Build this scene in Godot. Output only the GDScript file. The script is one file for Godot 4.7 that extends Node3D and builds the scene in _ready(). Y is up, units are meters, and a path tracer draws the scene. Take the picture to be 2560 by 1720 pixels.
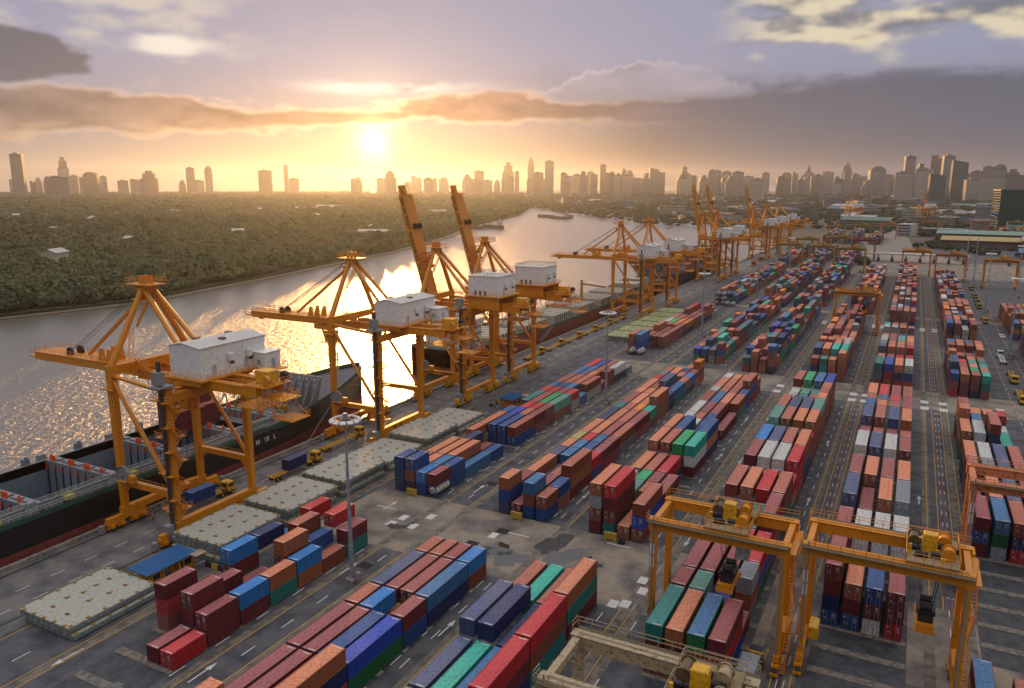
extends Node3D
# A river container port at sunset, built in metres: rows of containers run along -z, the river lies to -x.

const CAM_H := 67.69
var mats := {}
var names := {}
var rng := RandomNumberGenerator.new()
var tex := {}

func lin(r: float, g: float, b: float) -> Color:
	return Color(r, g, b).linear_to_srgb()

class MB:
	var v := PackedVector3Array()
	var n := PackedVector3Array()
	var c := PackedColorArray()
	var t := PackedVector2Array()
	var col := Color.WHITE
	var use_col := false
	var uvs := false
	var smooth := false
	func tri(a: Vector3, b: Vector3, d: Vector3) -> void:
		# corners counter-clockwise seen from outside
		var m := (b - a).cross(d - a).normalized()
		v.append(a); v.append(d); v.append(b)
		n.append(m); n.append(m); n.append(m)
		if use_col:
			c.append(col); c.append(col); c.append(col)
	func quad(a: Vector3, b: Vector3, d: Vector3, e: Vector3) -> void:
		var m := (d - a).cross(e - b).normalized()
		v.append(a); v.append(d); v.append(b); v.append(a); v.append(e); v.append(d)
		for i in 6: n.append(m)
		if use_col:
			for i in 6: c.append(col)
	func nquad(a: Vector3, b: Vector3, d: Vector3, e: Vector3, na: Vector3, nb: Vector3, nd: Vector3, ne: Vector3) -> void:
		v.append(a); v.append(d); v.append(b); v.append(a); v.append(e); v.append(d)
		n.append(na); n.append(nd); n.append(nb); n.append(na); n.append(ne); n.append(nd)
		if use_col:
			for i in 6: c.append(col)
	func hexa(p: Array) -> void:
		# 0-3 bottom, 4-7 top, both counter-clockwise seen from above
		quad(p[3], p[2], p[1], p[0]); quad(p[4], p[5], p[6], p[7])
		for i in 4:
			var j := (i + 1) % 4
			quad(p[i], p[j], p[j + 4], p[i + 4])
	func box(x0: float, x1: float, y0: float, y1: float, z0: float, z1: float) -> void:
		hexa([Vector3(x0, y0, z1), Vector3(x1, y0, z1), Vector3(x1, y0, z0), Vector3(x0, y0, z0), Vector3(x0, y1, z1), Vector3(x1, y1, z1), Vector3(x1, y1, z0), Vector3(x0, y1, z0)])
	func cbox(p: Vector3, sx: float, sy: float, sz: float) -> void:
		box(p.x - sx / 2, p.x + sx / 2, p.y - sy / 2, p.y + sy / 2, p.z - sz / 2, p.z + sz / 2)
	func bevel_box(x0: float, x1: float, y0: float, y1: float, z0: float, z1: float, r: float) -> void:
		# a box whose four upright edges and top rim are chamfered
		var lo := []; var mid := []; var top := []
		for q in [[x0, z1, 1, 0], [x0, z1, 0, 1]]: pass
		var xs := [x0 + r, x1 - r, x1, x1, x1 - r, x0 + r, x0, x0]
		var zs := [z1, z1, z1 - r, z0 + r, z0, z0, z0 + r, z1 - r]
		var cx := (x0 + x1) / 2; var cz := (z0 + z1) / 2
		for i in 8:
			lo.append(Vector3(xs[i], y0, zs[i])); mid.append(Vector3(xs[i], y1 - r, zs[i]))
			top.append(Vector3(xs[i] - signf(xs[i] - cx) * r * .7, y1, zs[i] - signf(zs[i] - cz) * r * .7))
		for i in 8:
			var j := (i + 1) % 8
			quad(lo[i], lo[j], mid[j], mid[i]); quad(mid[i], mid[j], top[j], top[i])
			tri(Vector3(cx, y1, cz), top[i], top[j]); tri(Vector3(cx, y0, cz), lo[j], lo[i])
	func bar(a: Vector3, b: Vector3, w: float, h: float, w2 := -1.0, h2 := -1.0) -> void:
		# rectangular member from a to b, w across, h upwards
		var d := (b - a).normalized()
		var up := Vector3.UP if absf(d.y) < 0.99 else Vector3(0, 0, 1)
		var s := d.cross(up).normalized()
		var u := d.cross(s).normalized()
		if w2 < 0: w2 = w
		if h2 < 0: h2 = h
		var q := []
		for k in [[a, w, h], [b, w2, h2]]:
			for e in [[-1, -1], [1, -1], [1, 1], [-1, 1]]:
				q.append(k[0] + s * (e[0] * k[1] / 2) + u * (e[1] * k[2] / 2))
		quad(q[0], q[3], q[2], q[1]); quad(q[4], q[5], q[6], q[7])
		for i in 4:
			var j := (i + 1) % 4
			quad(q[i], q[j], q[j + 4], q[i + 4])
	func tube(a: Vector3, b: Vector3, r: float, r2 := -1.0, k := 8, caps := true) -> void:
		if r2 < 0: r2 = r
		var d := (b - a).normalized()
		var up := Vector3.UP if absf(d.y) < 0.99 else Vector3(0, 0, 1)
		var s := d.cross(up).normalized()
		var u := d.cross(s).normalized()
		for i in k:
			var p := TAU * i / k; var q := TAU * (i + 1) / k
			var m := s * cos(p) + u * sin(p); var w := s * cos(q) + u * sin(q)
			if k > 4: nquad(a + m * r, a + w * r, b + w * r2, b + m * r2, m, w, w, m)
			else: quad(a + m * r, a + w * r, b + w * r2, b + m * r2)
			if caps:
				tri(a, a + w * r, a + m * r); tri(b, b + m * r2, b + w * r2)
	func path(pts: Array, r: float, k := 4) -> void:
		for i in pts.size() - 1: tube(pts[i], pts[i + 1], r, r, k, false)
	func lathe(o: Vector3, prof: Array, k := 12) -> void:
		for i in prof.size() - 1:
			for j in k:
				var p := TAU * j / k; var q := TAU * (j + 1) / k
				var a := Vector3(cos(p), 0, -sin(p)); var b := Vector3(cos(q), 0, -sin(q))
				quad(o + a * prof[i].x + Vector3.UP * prof[i].y, o + b * prof[i].x + Vector3.UP * prof[i].y, o + b * prof[i + 1].x + Vector3.UP * prof[i + 1].y, o + a * prof[i + 1].x + Vector3.UP * prof[i + 1].y)
	func prism(pts: Array, off: Vector3) -> void:
		# polygon (planar, counter-clockwise seen from the side that off points to) swept by off
		var k := pts.size()
		for i in range(1, k - 1):
			tri(pts[0] + off, pts[i] + off, pts[i + 1] + off); tri(pts[0], pts[i + 1], pts[i])
		for i in k:
			var j := (i + 1) % k
			quad(pts[i], pts[j], pts[j] + off, pts[i] + off)
	func rail(pts: Array, h := 1.1, gap := 1.8, r := 0.045) -> void:
		for i in pts.size() - 1:
			var a: Vector3 = pts[i]; var b: Vector3 = pts[i + 1]
			for q in [0.55, 1.0]: tube(a + Vector3.UP * h * q, b + Vector3.UP * h * q, r, r, 4, false)
			var k := maxi(1, int(a.distance_to(b) / gap))
			for j in k + 1:
				var p := a.lerp(b, float(j) / k)
				tube(p, p + Vector3.UP * h, r, r, 4, false)
	func stair(a: Vector3, b: Vector3, w: float) -> void:
		var d := (b - a); d.y = 0; d = d.normalized()
		var s := Vector3(-d.z, 0, d.x) * w / 2
		for q in [-1, 1]:
			bar(a + s * q, b + s * q, .07, .26)
			tube(a + s * q + Vector3.UP, b + s * q + Vector3.UP, .04, .04, 4, false)
		var k := maxi(3, int(absf(b.y - a.y) / .35))
		for i in k:
			var p := a.lerp(b, (i + .5) / k)
			bar(p - s, p + s, .26, .06)
	func mesh(m: Material = null) -> ArrayMesh:
		var arr := []
		arr.resize(Mesh.ARRAY_MAX)
		arr[Mesh.ARRAY_VERTEX] = v; arr[Mesh.ARRAY_NORMAL] = n
		if use_col: arr[Mesh.ARRAY_COLOR] = c
		if uvs: arr[Mesh.ARRAY_TEX_UV] = t
		var am := ArrayMesh.new()
		if v.size(): am.add_surface_from_arrays(Mesh.PRIMITIVE_TRIANGLES, arr)
		if m and v.size(): am.surface_set_material(0, m)
		return am

func numbered(called: String) -> String:
	var k: int = names.get(called, -1) + 1
	names[called] = k
	return called if k == 0 else "%s_%03d" % [called, k]

func tag(o: Node, label := "", category := "", group := "", kind := "") -> void:
	if label: o.set_meta("label", label)
	if category: o.set_meta("category", category)
	if group: o.set_meta("group", group)
	if kind: o.set_meta("kind", kind)

func thing(called: String, label: String, category: String, at := Vector3.ZERO, turn := 0.0, group := "") -> Node3D:
	var o := Node3D.new()
	o.name = numbered(called)
	add_child(o, true)
	o.position = at; o.rotation.y = turn
	tag(o, label, category, group)
	return o

func part(called: String, mb, m: Material, parent: Node, label := "") -> MeshInstance3D:
	var o := MeshInstance3D.new()
	o.name = called
	o.mesh = mb.mesh() if mb is MB else mb
	o.material_override = m
	parent.add_child(o, true)
	if label: o.set_meta("label", label)
	return o

func solo(called: String, mb, m: Material, label := "", category := "", group := "", kind := "") -> MeshInstance3D:
	var o := MeshInstance3D.new()
	o.name = numbered(called)
	o.mesh = mb.mesh() if mb is MB else mb
	o.material_override = m
	add_child(o, true)
	tag(o, label, category, group, kind)
	return o

func copy_of(o: Node3D, at: Vector3, turn := 0.0, label := "") -> Node3D:
	var base := String(o.name).rstrip("0123456789").trim_suffix("_")
	var r: Node3D = o.duplicate()
	r.name = numbered(base)
	add_child(r, true)
	r.position = at; r.rotation.y = turn
	if label: r.set_meta("label", label)
	return r

func scatter(called: String, mesh: Mesh, m: Material, places: Array, colors: Array, label := "", category := "", group := "", kind := "stuff") -> MultiMeshInstance3D:
	var mm := MultiMesh.new()
	mm.transform_format = MultiMesh.TRANSFORM_3D
	mm.use_colors = colors.size() > 0
	mm.mesh = mesh
	mm.instance_count = places.size()
	for i in places.size():
		mm.set_instance_transform(i, places[i])
		if colors.size(): mm.set_instance_color(i, colors[i])
	var o := MultiMeshInstance3D.new()
	o.name = numbered(called)
	o.multimesh = mm
	o.material_override = m
	add_child(o, true)
	tag(o, label, category, group, kind)
	return o

func noise_tex(key: String, freq: float, octaves: int, stops: Array, colors: Array, size := 512, seed_ := 1, type := FastNoiseLite.TYPE_SIMPLEX_SMOOTH) -> ImageTexture:
	if tex.has(key): return tex[key]
	var f := FastNoiseLite.new()
	f.noise_type = type; f.frequency = freq; f.fractal_octaves = octaves; f.seed = seed_; f.fractal_gain = .55
	var im := f.get_seamless_image(size, size)
	im.convert(Image.FORMAT_L8)
	var data := im.get_data()
	var g := Gradient.new()
	g.offsets = PackedFloat32Array(stops); g.colors = PackedColorArray(colors)
	var lut := PackedByteArray()
	for i in 256:
		var q := g.sample(i / 255.0)
		lut.append(int(clampf(q.r, 0, 1) * 255)); lut.append(int(clampf(q.g, 0, 1) * 255)); lut.append(int(clampf(q.b, 0, 1) * 255))
	var out := PackedByteArray()
	out.resize(data.size() * 3)
	for i in data.size():
		var k := data[i] * 3
		out[i * 3] = lut[k]; out[i * 3 + 1] = lut[k + 1]; out[i * 3 + 2] = lut[k + 2]
	tex[key] = ImageTexture.create_from_image(Image.create_from_data(size, size, false, Image.FORMAT_RGB8, out))
	return tex[key]

func grey(v: float) -> Color: return Color(v, v, v)

func mat(key: String, c: Color, rough := .7, metal := 0.0, wear := "grime", scale := .12) -> StandardMaterial3D:
	if mats.has(key): return mats[key]
	var m := StandardMaterial3D.new()
	m.resource_name = key
	m.albedo_color = c; m.roughness = rough; m.metallic = metal
	if wear:
		m.albedo_texture = tex[wear]
		m.uv1_triplanar = true; m.uv1_world_triplanar = true
		m.uv1_scale = Vector3.ONE * scale
	mats[key] = m
	return m
var sky_n := FastNoiseLite.new()
var sky_m := FastNoiseLite.new()

func sm(a: float, b: float, x: float) -> float: return smoothstep(a, b, x)

func sky_at(az: float, el: float) -> Vector3:
	# az, el in degrees, az from the view's middle; the air and clouds of a sunset sky, linear
	var ra := deg_to_rad(az)
	var px := sin(ra) * 57.0; var pz := cos(ra) * 57.0
	var front := sm(100, 42, absf(az))
	var sx := az + 9.9; var sy := el - 3.03
	var ds := sqrt(sx * sx * .36 + sy * sy)
	var dr := sqrt(sx * sx + sy * sy)
	var right := sm(-4, 20, az) * sm(178, 130, az)
	var left := sm(-14, -31, az) * sm(-178, -120, az)
	var warm := exp(-dr / 11.0)
	# clear air
	var hi := Vector3(.33, .345, .47)
	var low := Vector3(.52, .36, .25).lerp(Vector3(.135, .120, .135), right).lerp(Vector3(.36, .30, .27), left)
	low = low.lerp(Vector3(.17, .165, .19), 1.0 - front)
	hi = hi.lerp(Vector3(.17, .18, .22), 1.0 - front)
	var c := low.lerp(hi, sm(0.8, 9.5, el))
	c += Vector3(1.0, .58, .26) * (.34 * exp(-ds / 3.0))
	c += Vector3(1.0, .74, .54) * (.20 * exp(-sqrt(sx * sx * .30 + (el - 6.9) * (el - 6.9)) / 2.4))
	# noise fields: long flat streaks, rounder heads, fine tufts
	var n1 := sky_n.get_noise_3d(px * .60, el * 3.6, pz * .60)
	var n2 := sky_m.get_noise_3d(px * 1.5 + 40, el * 6.0, pz * 1.5)
	var n3 := sky_m.get_noise_3d(px * 4.2, el * 11.0 + 90, pz * 4.2)
	var n4 := sky_m.get_noise_3d(px * 10.0 + 7, el * 20.0, pz * 10.0)
	var n := n1 * .60 + n2 * .42 + n3 * .24 + n4 * .10
	# high wisps
	var wis := sm(.0, .45, n1 * .5 + n2 * .25 + n3 * .5 + .1)
	c = c.lerp(Vector3(.70, .63, .53), wis * sm(-13, -24, az) * sm(5.0, 7.6, el) * front * .8)
	# the long dark bank low across the view
	var mid := 5.0 + .4 * sin(ra * 6.0 + .6) - .25 * right
	var half := 1.05 + .75 * sm(4, 28, absf(az + 6))
	var edge_in := (half - absf(el - mid)) / half
	var dens := edge_in * .62 + n * 1.15 - .06
	var d := sm(-.05, .22, dens) * sm(-.9, -.1, edge_in) * sm(170, 90, absf(az))
	var dark := Vector3(.170, .128, .120).lerp(Vector3(.098, .096, .130), right).lerp(Vector3(.165, .145, .140), left)
	dark += Vector3(.55, .185, .040) * warm * .9
	dark *= 1.0 + .55 * n3 + .45 * n2 + .25 * n4
	var rim := sm(-.10, .05, dens) * sm(.24, .06, dens) * sm(-.8, 0, edge_in)
	c = c.lerp(dark, d * .93)
	c += Vector3(1.0, .60, .27) * rim * (.06 + .85 * warm) * sm(170, 60, absf(az))
	# lower streaks
	var st := sm(.02, .26, n1 * .7 + n2 * .45 + n3 * .12 - .02) * sm(.9, 2.0, el) * sm(4.4, 3.0, el) * sm(100, 50, absf(az))
	c = c.lerp(dark * 1.35, st * .60)
	var st2 := sm(.16, .24, n1 * .5 + n2 * .6 + .05) * sm(.34, .26, n1 * .5 + n2 * .6 + .05) * sm(1.2, 2.2, el) * sm(4.6, 3.4, el)
	c += Vector3(1.0, .60, .24) * st2 * (.08 + .5 * warm) * front
	# slate mass on the right
	var rm := right * sm(8.0 + n * 4.0, 6.2 + n * 4.0, el) * front
	c = c.lerp(Vector3(.080, .088, .122) * (1.0 + .7 * n2 + .3 * n3) + Vector3(.075, .050, .040) * sm(3.8, .3, el), rm * .90)
	# bright broken clouds, upper right
	var ur := sm(13, 19, az) * sm(7.2 - n * 2.0, 8.8 - n * 2.0, el) * sm(150, 60, az)
	var k := sm(-.10, .16, n1 * .8 + n2 * .5 + n3 * .15 + .16)
	var sh := sm(-.22, .26, n2 * .75 + n3 * .55 + n4 * .2 - .02)
	c = c.lerp(Vector3(.20, .205, .24).lerp(Vector3(.82, .71, .50), sh), ur * k * .94)
	# cumulus heads right of the middle
	var cu := az - 9.4
	var top := 8.25 + .75 * sky_m.get_noise_2d(az * 4.0, 3.0) + .45 * absf(sky_m.get_noise_2d(az * 11.0, 9.0)) + .2 * absf(sky_m.get_noise_2d(az * 30.0, 19.0)) - cu * cu * .040
	var inc := sm(top + .05, top - .05, el) * sm(5.6, 6.8, el) * sm(8.2, 6.4, absf(cu))
	c = c.lerp(Vector3(.37, .345, .42) * (1.0 + .35 * n2 + .2 * n3), inc * .88)
	c += Vector3(.26, .22, .19) * inc * sm(top - .22, top - .03, el) * sm(8, 0, cu + 2.0)
	# dark head, far left
	var dl := Vector2((az + 33.5) / 5.0, (el - 7.8) / 1.6).length()
	c = c.lerp(Vector3(.105, .110, .145) * (1.0 + .7 * n2 + .4 * n3), sm(1.05, .85, dl + n * .9) * .93)
	# bright patch, left
	var bl := Vector2((az + 23.0) / 3.6, (el - 8.8) / .70).length()
	c = c.lerp(Vector3(.95, .88, .77), sm(1.2, .35, bl - n * 1.1) * .85)
	# lit gap over the bank, above the sun
	var gl := exp(-(sx - 1.0) * (sx - 1.0) / 26.0) * exp(-pow((el - 6.75 - n1 * .5) / .34, 2.0)) * sm(-.25, .15, n2 + n3 * .4 + .05)
	c += Vector3(1.0, .84, .62) * gl * .8
	# the sun through the gap
	c += Vector3(1.0, .80, .36) * (1.7 * exp(-dr * dr / 1.6)) + Vector3(1.0, .60, .20) * (.62 * exp(-dr / 1.9))
	c += Vector3(1, .93, .75) * (26.0 * exp(-pow(dr / .50, 4.0)))
	c *= .50
	# cloud cover overhead and behind, out of view, brightened to light the yard
	var ov := clampf(sm(20.0, 40, el), 0, 1)
	var oc := sm(-.25, .35, sky_n.get_noise_3d(px * .35, el * 1.1, pz * .35) + .3 * n2)
	c = c.lerp(Vector3(.44, .46, .54).lerp(Vector3(.66, .65, .62), oc), ov * .95)
	return c.max(Vector3(.02, .02, .02))

func build_environment() -> void:
	var cam := Camera3D.new()
	cam.name = "camera"
	cam.fov = 48.19; cam.near = 1.0; cam.far = 60000.0
	cam.position = Vector3(0, CAM_H, 0)
	cam.rotation = Vector3(deg_to_rad(-11.592), deg_to_rad(27.342), deg_to_rad(.06))
	add_child(cam)
	cam.make_current()
	sky_n.seed = 11; sky_n.frequency = .042; sky_n.fractal_octaves = 5; sky_n.fractal_gain = .55
	sky_m.seed = 27; sky_m.frequency = .055; sky_m.fractal_octaves = 4; sky_m.fractal_gain = .55
	# panorama: column 0 looks to -x+..., written with Godot's mapping (u = 0.5 looks along -z)
	const W := 3072
	const H := 1536
	var sw := 512; var shh := 256
	var small := PackedFloat32Array(); small.resize(sw * shh * 3)
	for y in shh:
		var el := 90.0 - (y + .5) / shh * 180.0
		for x in sw:
			var az := ((x + .5) / sw - .5) * 360.0 + 27.342
			az = wrapf(az, -180, 180)
			var c := sky_at(az, maxf(el, .05)) if el > -1.0 else Vector3(.2, .17, .15)
			var k := (y * sw + x) * 3
			small[k] = c.x; small[k + 1] = c.y; small[k + 2] = c.z
	var im := Image.create_from_data(sw, shh, false, Image.FORMAT_RGBF, small.to_byte_array())
	im.resize(W, H, Image.INTERPOLATE_CUBIC)
	var fx0 := int(((-27.342 - 37.0) / 360.0 + .5) * W); var fx1 := int(((-27.342 + 37.0) / 360.0 + .5) * W)
	var fy0 := int((90.0 - 16.0) / 180.0 * H); var fy1 := H / 2
	var fine := PackedFloat32Array(); fine.resize((fx1 - fx0) * (fy1 - fy0) * 3)
	var q := 0
	for y in range(fy0, fy1):
		var el := 90.0 - (y + .5) / H * 180.0
		for x in range(fx0, fx1):
			var c := sky_at(((x + .5) / W - .5) * 360.0 + 27.342, el)
			fine[q] = c.x; fine[q + 1] = c.y; fine[q + 2] = c.z
			q += 3
	im.blit_rect(Image.create_from_data(fx1 - fx0, fy1 - fy0, false, Image.FORMAT_RGBF, fine.to_byte_array()), Rect2i(0, 0, fx1 - fx0, fy1 - fy0), Vector2i(fx0, fy0))
	# Godot looks up column 0 along -z, so turn the picture by half
	var half := Image.create_empty(W, H, false, Image.FORMAT_RGBF)
	half.blit_rect(im, Rect2i(W / 2, 0, W / 2, H), Vector2i(0, 0))
	half.blit_rect(im, Rect2i(0, 0, W / 2, H), Vector2i(W / 2, 0))
	im = half
	var sky := Sky.new()
	var sm_ := PanoramaSkyMaterial.new()
	sm_.panorama = ImageTexture.create_from_image(im)
	sky.sky_material = sm_
	var e := Environment.new()
	e.background_mode = Environment.BG_SKY
	e.sky = sky
	e.tonemap_mode = Environment.TONE_MAPPER_LINEAR
	e.tonemap_exposure = 1.9
	e.sdfgi_enabled = true; e.ssao_enabled = true; e.ssil_enabled = true
	e.volumetric_fog_enabled = true
	e.volumetric_fog_density = .000048
	e.volumetric_fog_albedo = Color(.93, .95, 1.0)
	e.volumetric_fog_anisotropy = .72
	var we := WorldEnvironment.new()
	we.name = "environment"
	we.environment = e
	add_child(we)
	var sun := DirectionalLight3D.new()
	sun.name = "sun"
	add_child(sun)
	var to_sun := Vector3(-.6038, .0600, -.7954).normalized()
	sun.look_at_from_position(Vector3.ZERO, -to_sun, Vector3.UP)
	sun.light_color = Color(1.0, .74, .42)
	sun.light_energy = .6
	sun.light_angular_distance = 1.2
	sun.shadow_enabled = true
	sun.sky_mode = DirectionalLight3D.SKY_MODE_LIGHT_ONLY
func sheet(called: String, pts: Array, y: float, m: Material, depth := 0.0) -> MeshInstance3D:
	# flat polygon given as Vector2(x, z), with an upright skirt of the given depth
	var pv := PackedVector2Array(pts)
	if Geometry2D.is_polygon_clockwise(pv): pv.reverse()
	var ix := Geometry2D.triangulate_polygon(pv)
	var mb := MB.new()
	for i in range(0, ix.size(), 3):
		var a := pv[ix[i]]; var b := pv[ix[i + 1]]; var d := pv[ix[i + 2]]
		var pa := Vector3(a.x, y, a.y); var pb := Vector3(b.x, y, b.y); var pd := Vector3(d.x, y, d.y)
		if (pb - pa).cross(pd - pa).y > 0: mb.tri(pa, pb, pd)
		else: mb.tri(pa, pd, pb)
	if depth > 0.0:
		for i in pv.size():
			var a := pv[i]; var b := pv[(i + 1) % pv.size()]
			mb.quad(Vector3(a.x, y, a.y), Vector3(b.x, y, b.y), Vector3(b.x, y - depth, b.y), Vector3(a.x, y - depth, a.y))
	var o := solo(called, mb, m, "", "", "", "structure")
	return o

func rect(x0: float, x1: float, z0: float, z1: float) -> Array:
	return [Vector2(x0, z0), Vector2(x1, z0), Vector2(x1, z1), Vector2(x0, z1)]

func blob(cx: float, cz: float, rx: float, rz: float, seed_: int, k := 26) -> Array:
	var r := RandomNumberGenerator.new(); r.seed = seed_
	var p := []
	var a := r.randf() * 6.0; var b := r.randf() * 6.0; var d := r.randf() * 6.0
	for i in k:
		var t := TAU * i / k
		var q := 1.0 + .22 * sin(2 * t + a) + .16 * sin(3 * t + b) + .11 * sin(7 * t + d) + r.randf_range(-.06, .06)
		p.append(Vector2(cx + cos(t) * rx * q, cz + sin(t) * rz * q))
	return p

func make_textures() -> void:
	noise_tex("grime", .012, 5, [.0, .3, .55, .8, 1.0], [grey(.62), grey(.80), grey(.93), grey(1.0), grey(.9)], 512, 3)
	noise_tex("rust", .02, 5, [.0, .22, .36, .6, 1.0], [Color(.55, .42, .33), Color(.74, .64, .56), Color(.93, .90, .87), Color(1, 1, 1), Color(.88, .86, .84)], 512, 9)
	noise_tex("concrete", .006, 6, [.0, .3, .5, .7, 1.0], [Color(.56, .55, .55), Color(.76, .74, .73), Color(.88, .85, .82), Color(1.0, .95, .88), Color(.86, .83, .80)], 1024, 5)
	noise_tex("asphalt", .008, 6, [.0, .32, .5, .68, 1.0], [Color(.60, .60, .62), Color(.78, .77, .78), Color(.88, .87, .87), Color(1.0, .97, .94), Color(.82, .81, .81)], 1024, 8)
	noise_tex("faint", .016, 5, [.0, .3, .5, 1.0], [Color(.80, .76, .70), Color(.93, .92, .90), Color(1, 1, 1), Color(.97, .97, .96)], 512, 14)
	noise_tex("leaf", .03, 4, [.0, .35, .6, 1.0], [grey(.45), grey(.75), grey(.95), grey(1.0)], 256, 4)

func water_material() -> StandardMaterial3D:
	var f := FastNoiseLite.new()
	f.noise_type = FastNoiseLite.TYPE_SIMPLEX_SMOOTH; f.frequency = .016; f.fractal_octaves = 5; f.seed = 21; f.fractal_gain = .62
	f.domain_warp_enabled = true; f.domain_warp_amplitude = 12.0; f.domain_warp_frequency = .01
	var im := f.get_seamless_image(1024, 1024)
	im.convert(Image.FORMAT_RGBA8)
	im.bump_map_to_normal_map(9.0)
	var m := StandardMaterial3D.new()
	m.resource_name = "river water"
	m.albedo_color = lin(.12, .095, .052)
	m.roughness = .22
	m.clearcoat_enabled = true; m.clearcoat = 1.0; m.clearcoat_roughness = .28
	m.metallic_specular = .55
	m.normal_enabled = true
	m.normal_texture = ImageTexture.create_from_image(im)
	m.normal_scale = 2.8
	m.uv1_triplanar = true; m.uv1_world_triplanar = true
	m.uv1_scale = Vector3(1.0 / 52.0, 1.0 / 52.0, 1.0 / 88.0)
	return m

func build_ground() -> void:
	var asphalt := mat("asphalt", lin(.095, .094, .102), .82, 0, "asphalt", .021)
	var slab := mat("slab concrete", lin(.27, .235, .20), .85, 0, "concrete", .017)
	var apron := mat("apron concrete", lin(.165, .155, .148), .8, 0, "asphalt", .017)
	var dark := mat("wet asphalt", lin(.050, .054, .062), .45, 0, "asphalt", .05)
	var yellow := mat("yellow paint", lin(.50, .29, .05), .75, 0, "rust", .4)
	var white := mat("white paint", lin(.62, .60, .57), .75, 0, "rust", .4)
	var red := mat("red paint", lin(.26, .09, .08), .8, 0, "rust", .4)
	var town := mat("town ground", lin(.115, .100, .080), .95, 0, "concrete", .004)
	var wood_floor := mat("forest floor", lin(.030, .036, .014), .95, 0, "concrete", .01)
	var mud := mat("mud", lin(.16, .12, .08), .8, 0, "concrete", .03)
	solo("river_water", _plane(-9000, 3000, -13000, 900, -3.2), water_material(), "", "", "", "structure")
	# the port's land and everything behind it
	sheet("terrain", [Vector2(-139.5, 900), Vector2(-139.5, -1010), Vector2(-175, -1120), Vector2(-395, -1594), Vector2(-707, -2350), Vector2(-1250, -3454), Vector2(-2365, -5548), Vector2(-3650, -7300), Vector2(-5200, -8200), Vector2(-9000, -8300), Vector2(-9000, -13000), Vector2(9000, -13000), Vector2(9000, 900)], -.12, town, 6.0)
	sheet("forest_ground", [Vector2(-470, 900), Vector2(-452, -120), Vector2(-438, -240), Vector2(-423, -309), Vector2(-449, -444), Vector2(-513, -707), Vector2(-590, -930), Vector2(-692, -1161), Vector2(-860, -1700), Vector2(-1300, -2700), Vector2(-2300, -4700), Vector2(-3850, -6900), Vector2(-4900, -7700), Vector2(-9000, -7800), Vector2(-9000, 900)], -1.2, wood_floor, 4.0)
	sheet("mud_bank", [Vector2(-464, 300), Vector2(-446, -120), Vector2(-431, -240), Vector2(-414, -309), Vector2(-441, -444), Vector2(-504, -707), Vector2(-575, -930), Vector2(-676, -1161), Vector2(-692, -1161), Vector2(-590, -930), Vector2(-513, -707), Vector2(-449, -444), Vector2(-423, -309), Vector2(-438, -240), Vector2(-452, -120), Vector2(-470, 300)], -2.6, mud, 2.0)
	# yard surfaces, each a few millimetres above the last
	sheet("yard_ground", rect(-139.4, 260, 300, -1000), 0.0, asphalt)
	sheet("quay_apron", rect(-139.0, -118.6, 260, -990), .006, apron)
	for q in [[-109.8, -134.0], [-262.5, -287.0], [-447.0, -455.5], [-664.0, -800.0]]:
		sheet("crossroad", rect(-103.0, 110, q[0], q[1]), .006, slab)
	# concrete strips that carry the gantry wheels
	for x in [-104.6, -85.6, -78.8, -57.2, -36.0, -34.0, -13.4, -9.6, 7.9, 13.6]:
		sheet("wheel_track", rect(x - .75, x + .75, -20, -664), .010, mat("track concrete", lin(.185, .165, .145), .85, 0, "concrete", .06))
	# markings
	var my := MB.new(); var mw := MB.new(); var mr := MB.new()
	for x in [-117.5, -105.7, -103.8, -84.9, -79.6, -56.6, -36.8, -35.0, -13.5, -11.9, -9.4, 8.1, 10.1, 12.5, 14.3, 27.6, 40.6]:
		var z := 40.0
		while z > -660.0:
			var cut: bool = x > -104 and ((z < -109 and z > -134) or (z < -262 and z > -287) or (z < -446 and z > -456))
			if not cut: _flat(my, x - .09, x + .09, z, z - 3.02, .018)
			z -= 3.0
	for x in [-130.0, -125.0]:
		for k in 150: _flat(mw, x - .09, x + .09, 20 - k * 6.25, 17.4 - k * 6.25, .018)
	for x in [-110.5, -87.3, -82.0, -61.2, -59.6, -39.0, -33.3, -14.9]:
		for k in 80:
			var z := 10 - k * 8.2
			if not ((z < -107 and z > -136) or (z < -260 and z > -288)): _flat(mw, x - .1, x + .1, z, z - 2.7, .022)
	for x in [-11.1, -10.2, 10.9, 11.7, 33.2]:
		for k in 95:
			var z := -50 - k * 6.3
			_flat(mw, x - .07, x + .07, z, z - 2.3, .022)
		_flat(mr, x - .35, x - .2, -60, -640, .020)
	# crossing bars by the block ends
	for z0 in [-262.6, -270.4, -411.0, -416.5]:
		for x in [-36.0, -12.7, -9.0, 8.2, 13.4, 29.0, 41.0]:
			_flat(mw, x - 1.15, x + 1.15, z0, z0 - 3.6, .024)
	for q in [[-89.5, -118.0], [-88.8, -121.5], [-84.7, -119], [-84.0, -124.5], [-68.2, -122.8], [-69.8, -117.6], [-36.6, -110.5], [-38.4, -109.6], [-35.3, -115.8], [-36.4, -119.3]]:
		_flat(mw, q[0] - .8, q[0] + .8, q[1], q[1] - 2.4, .026)
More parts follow.
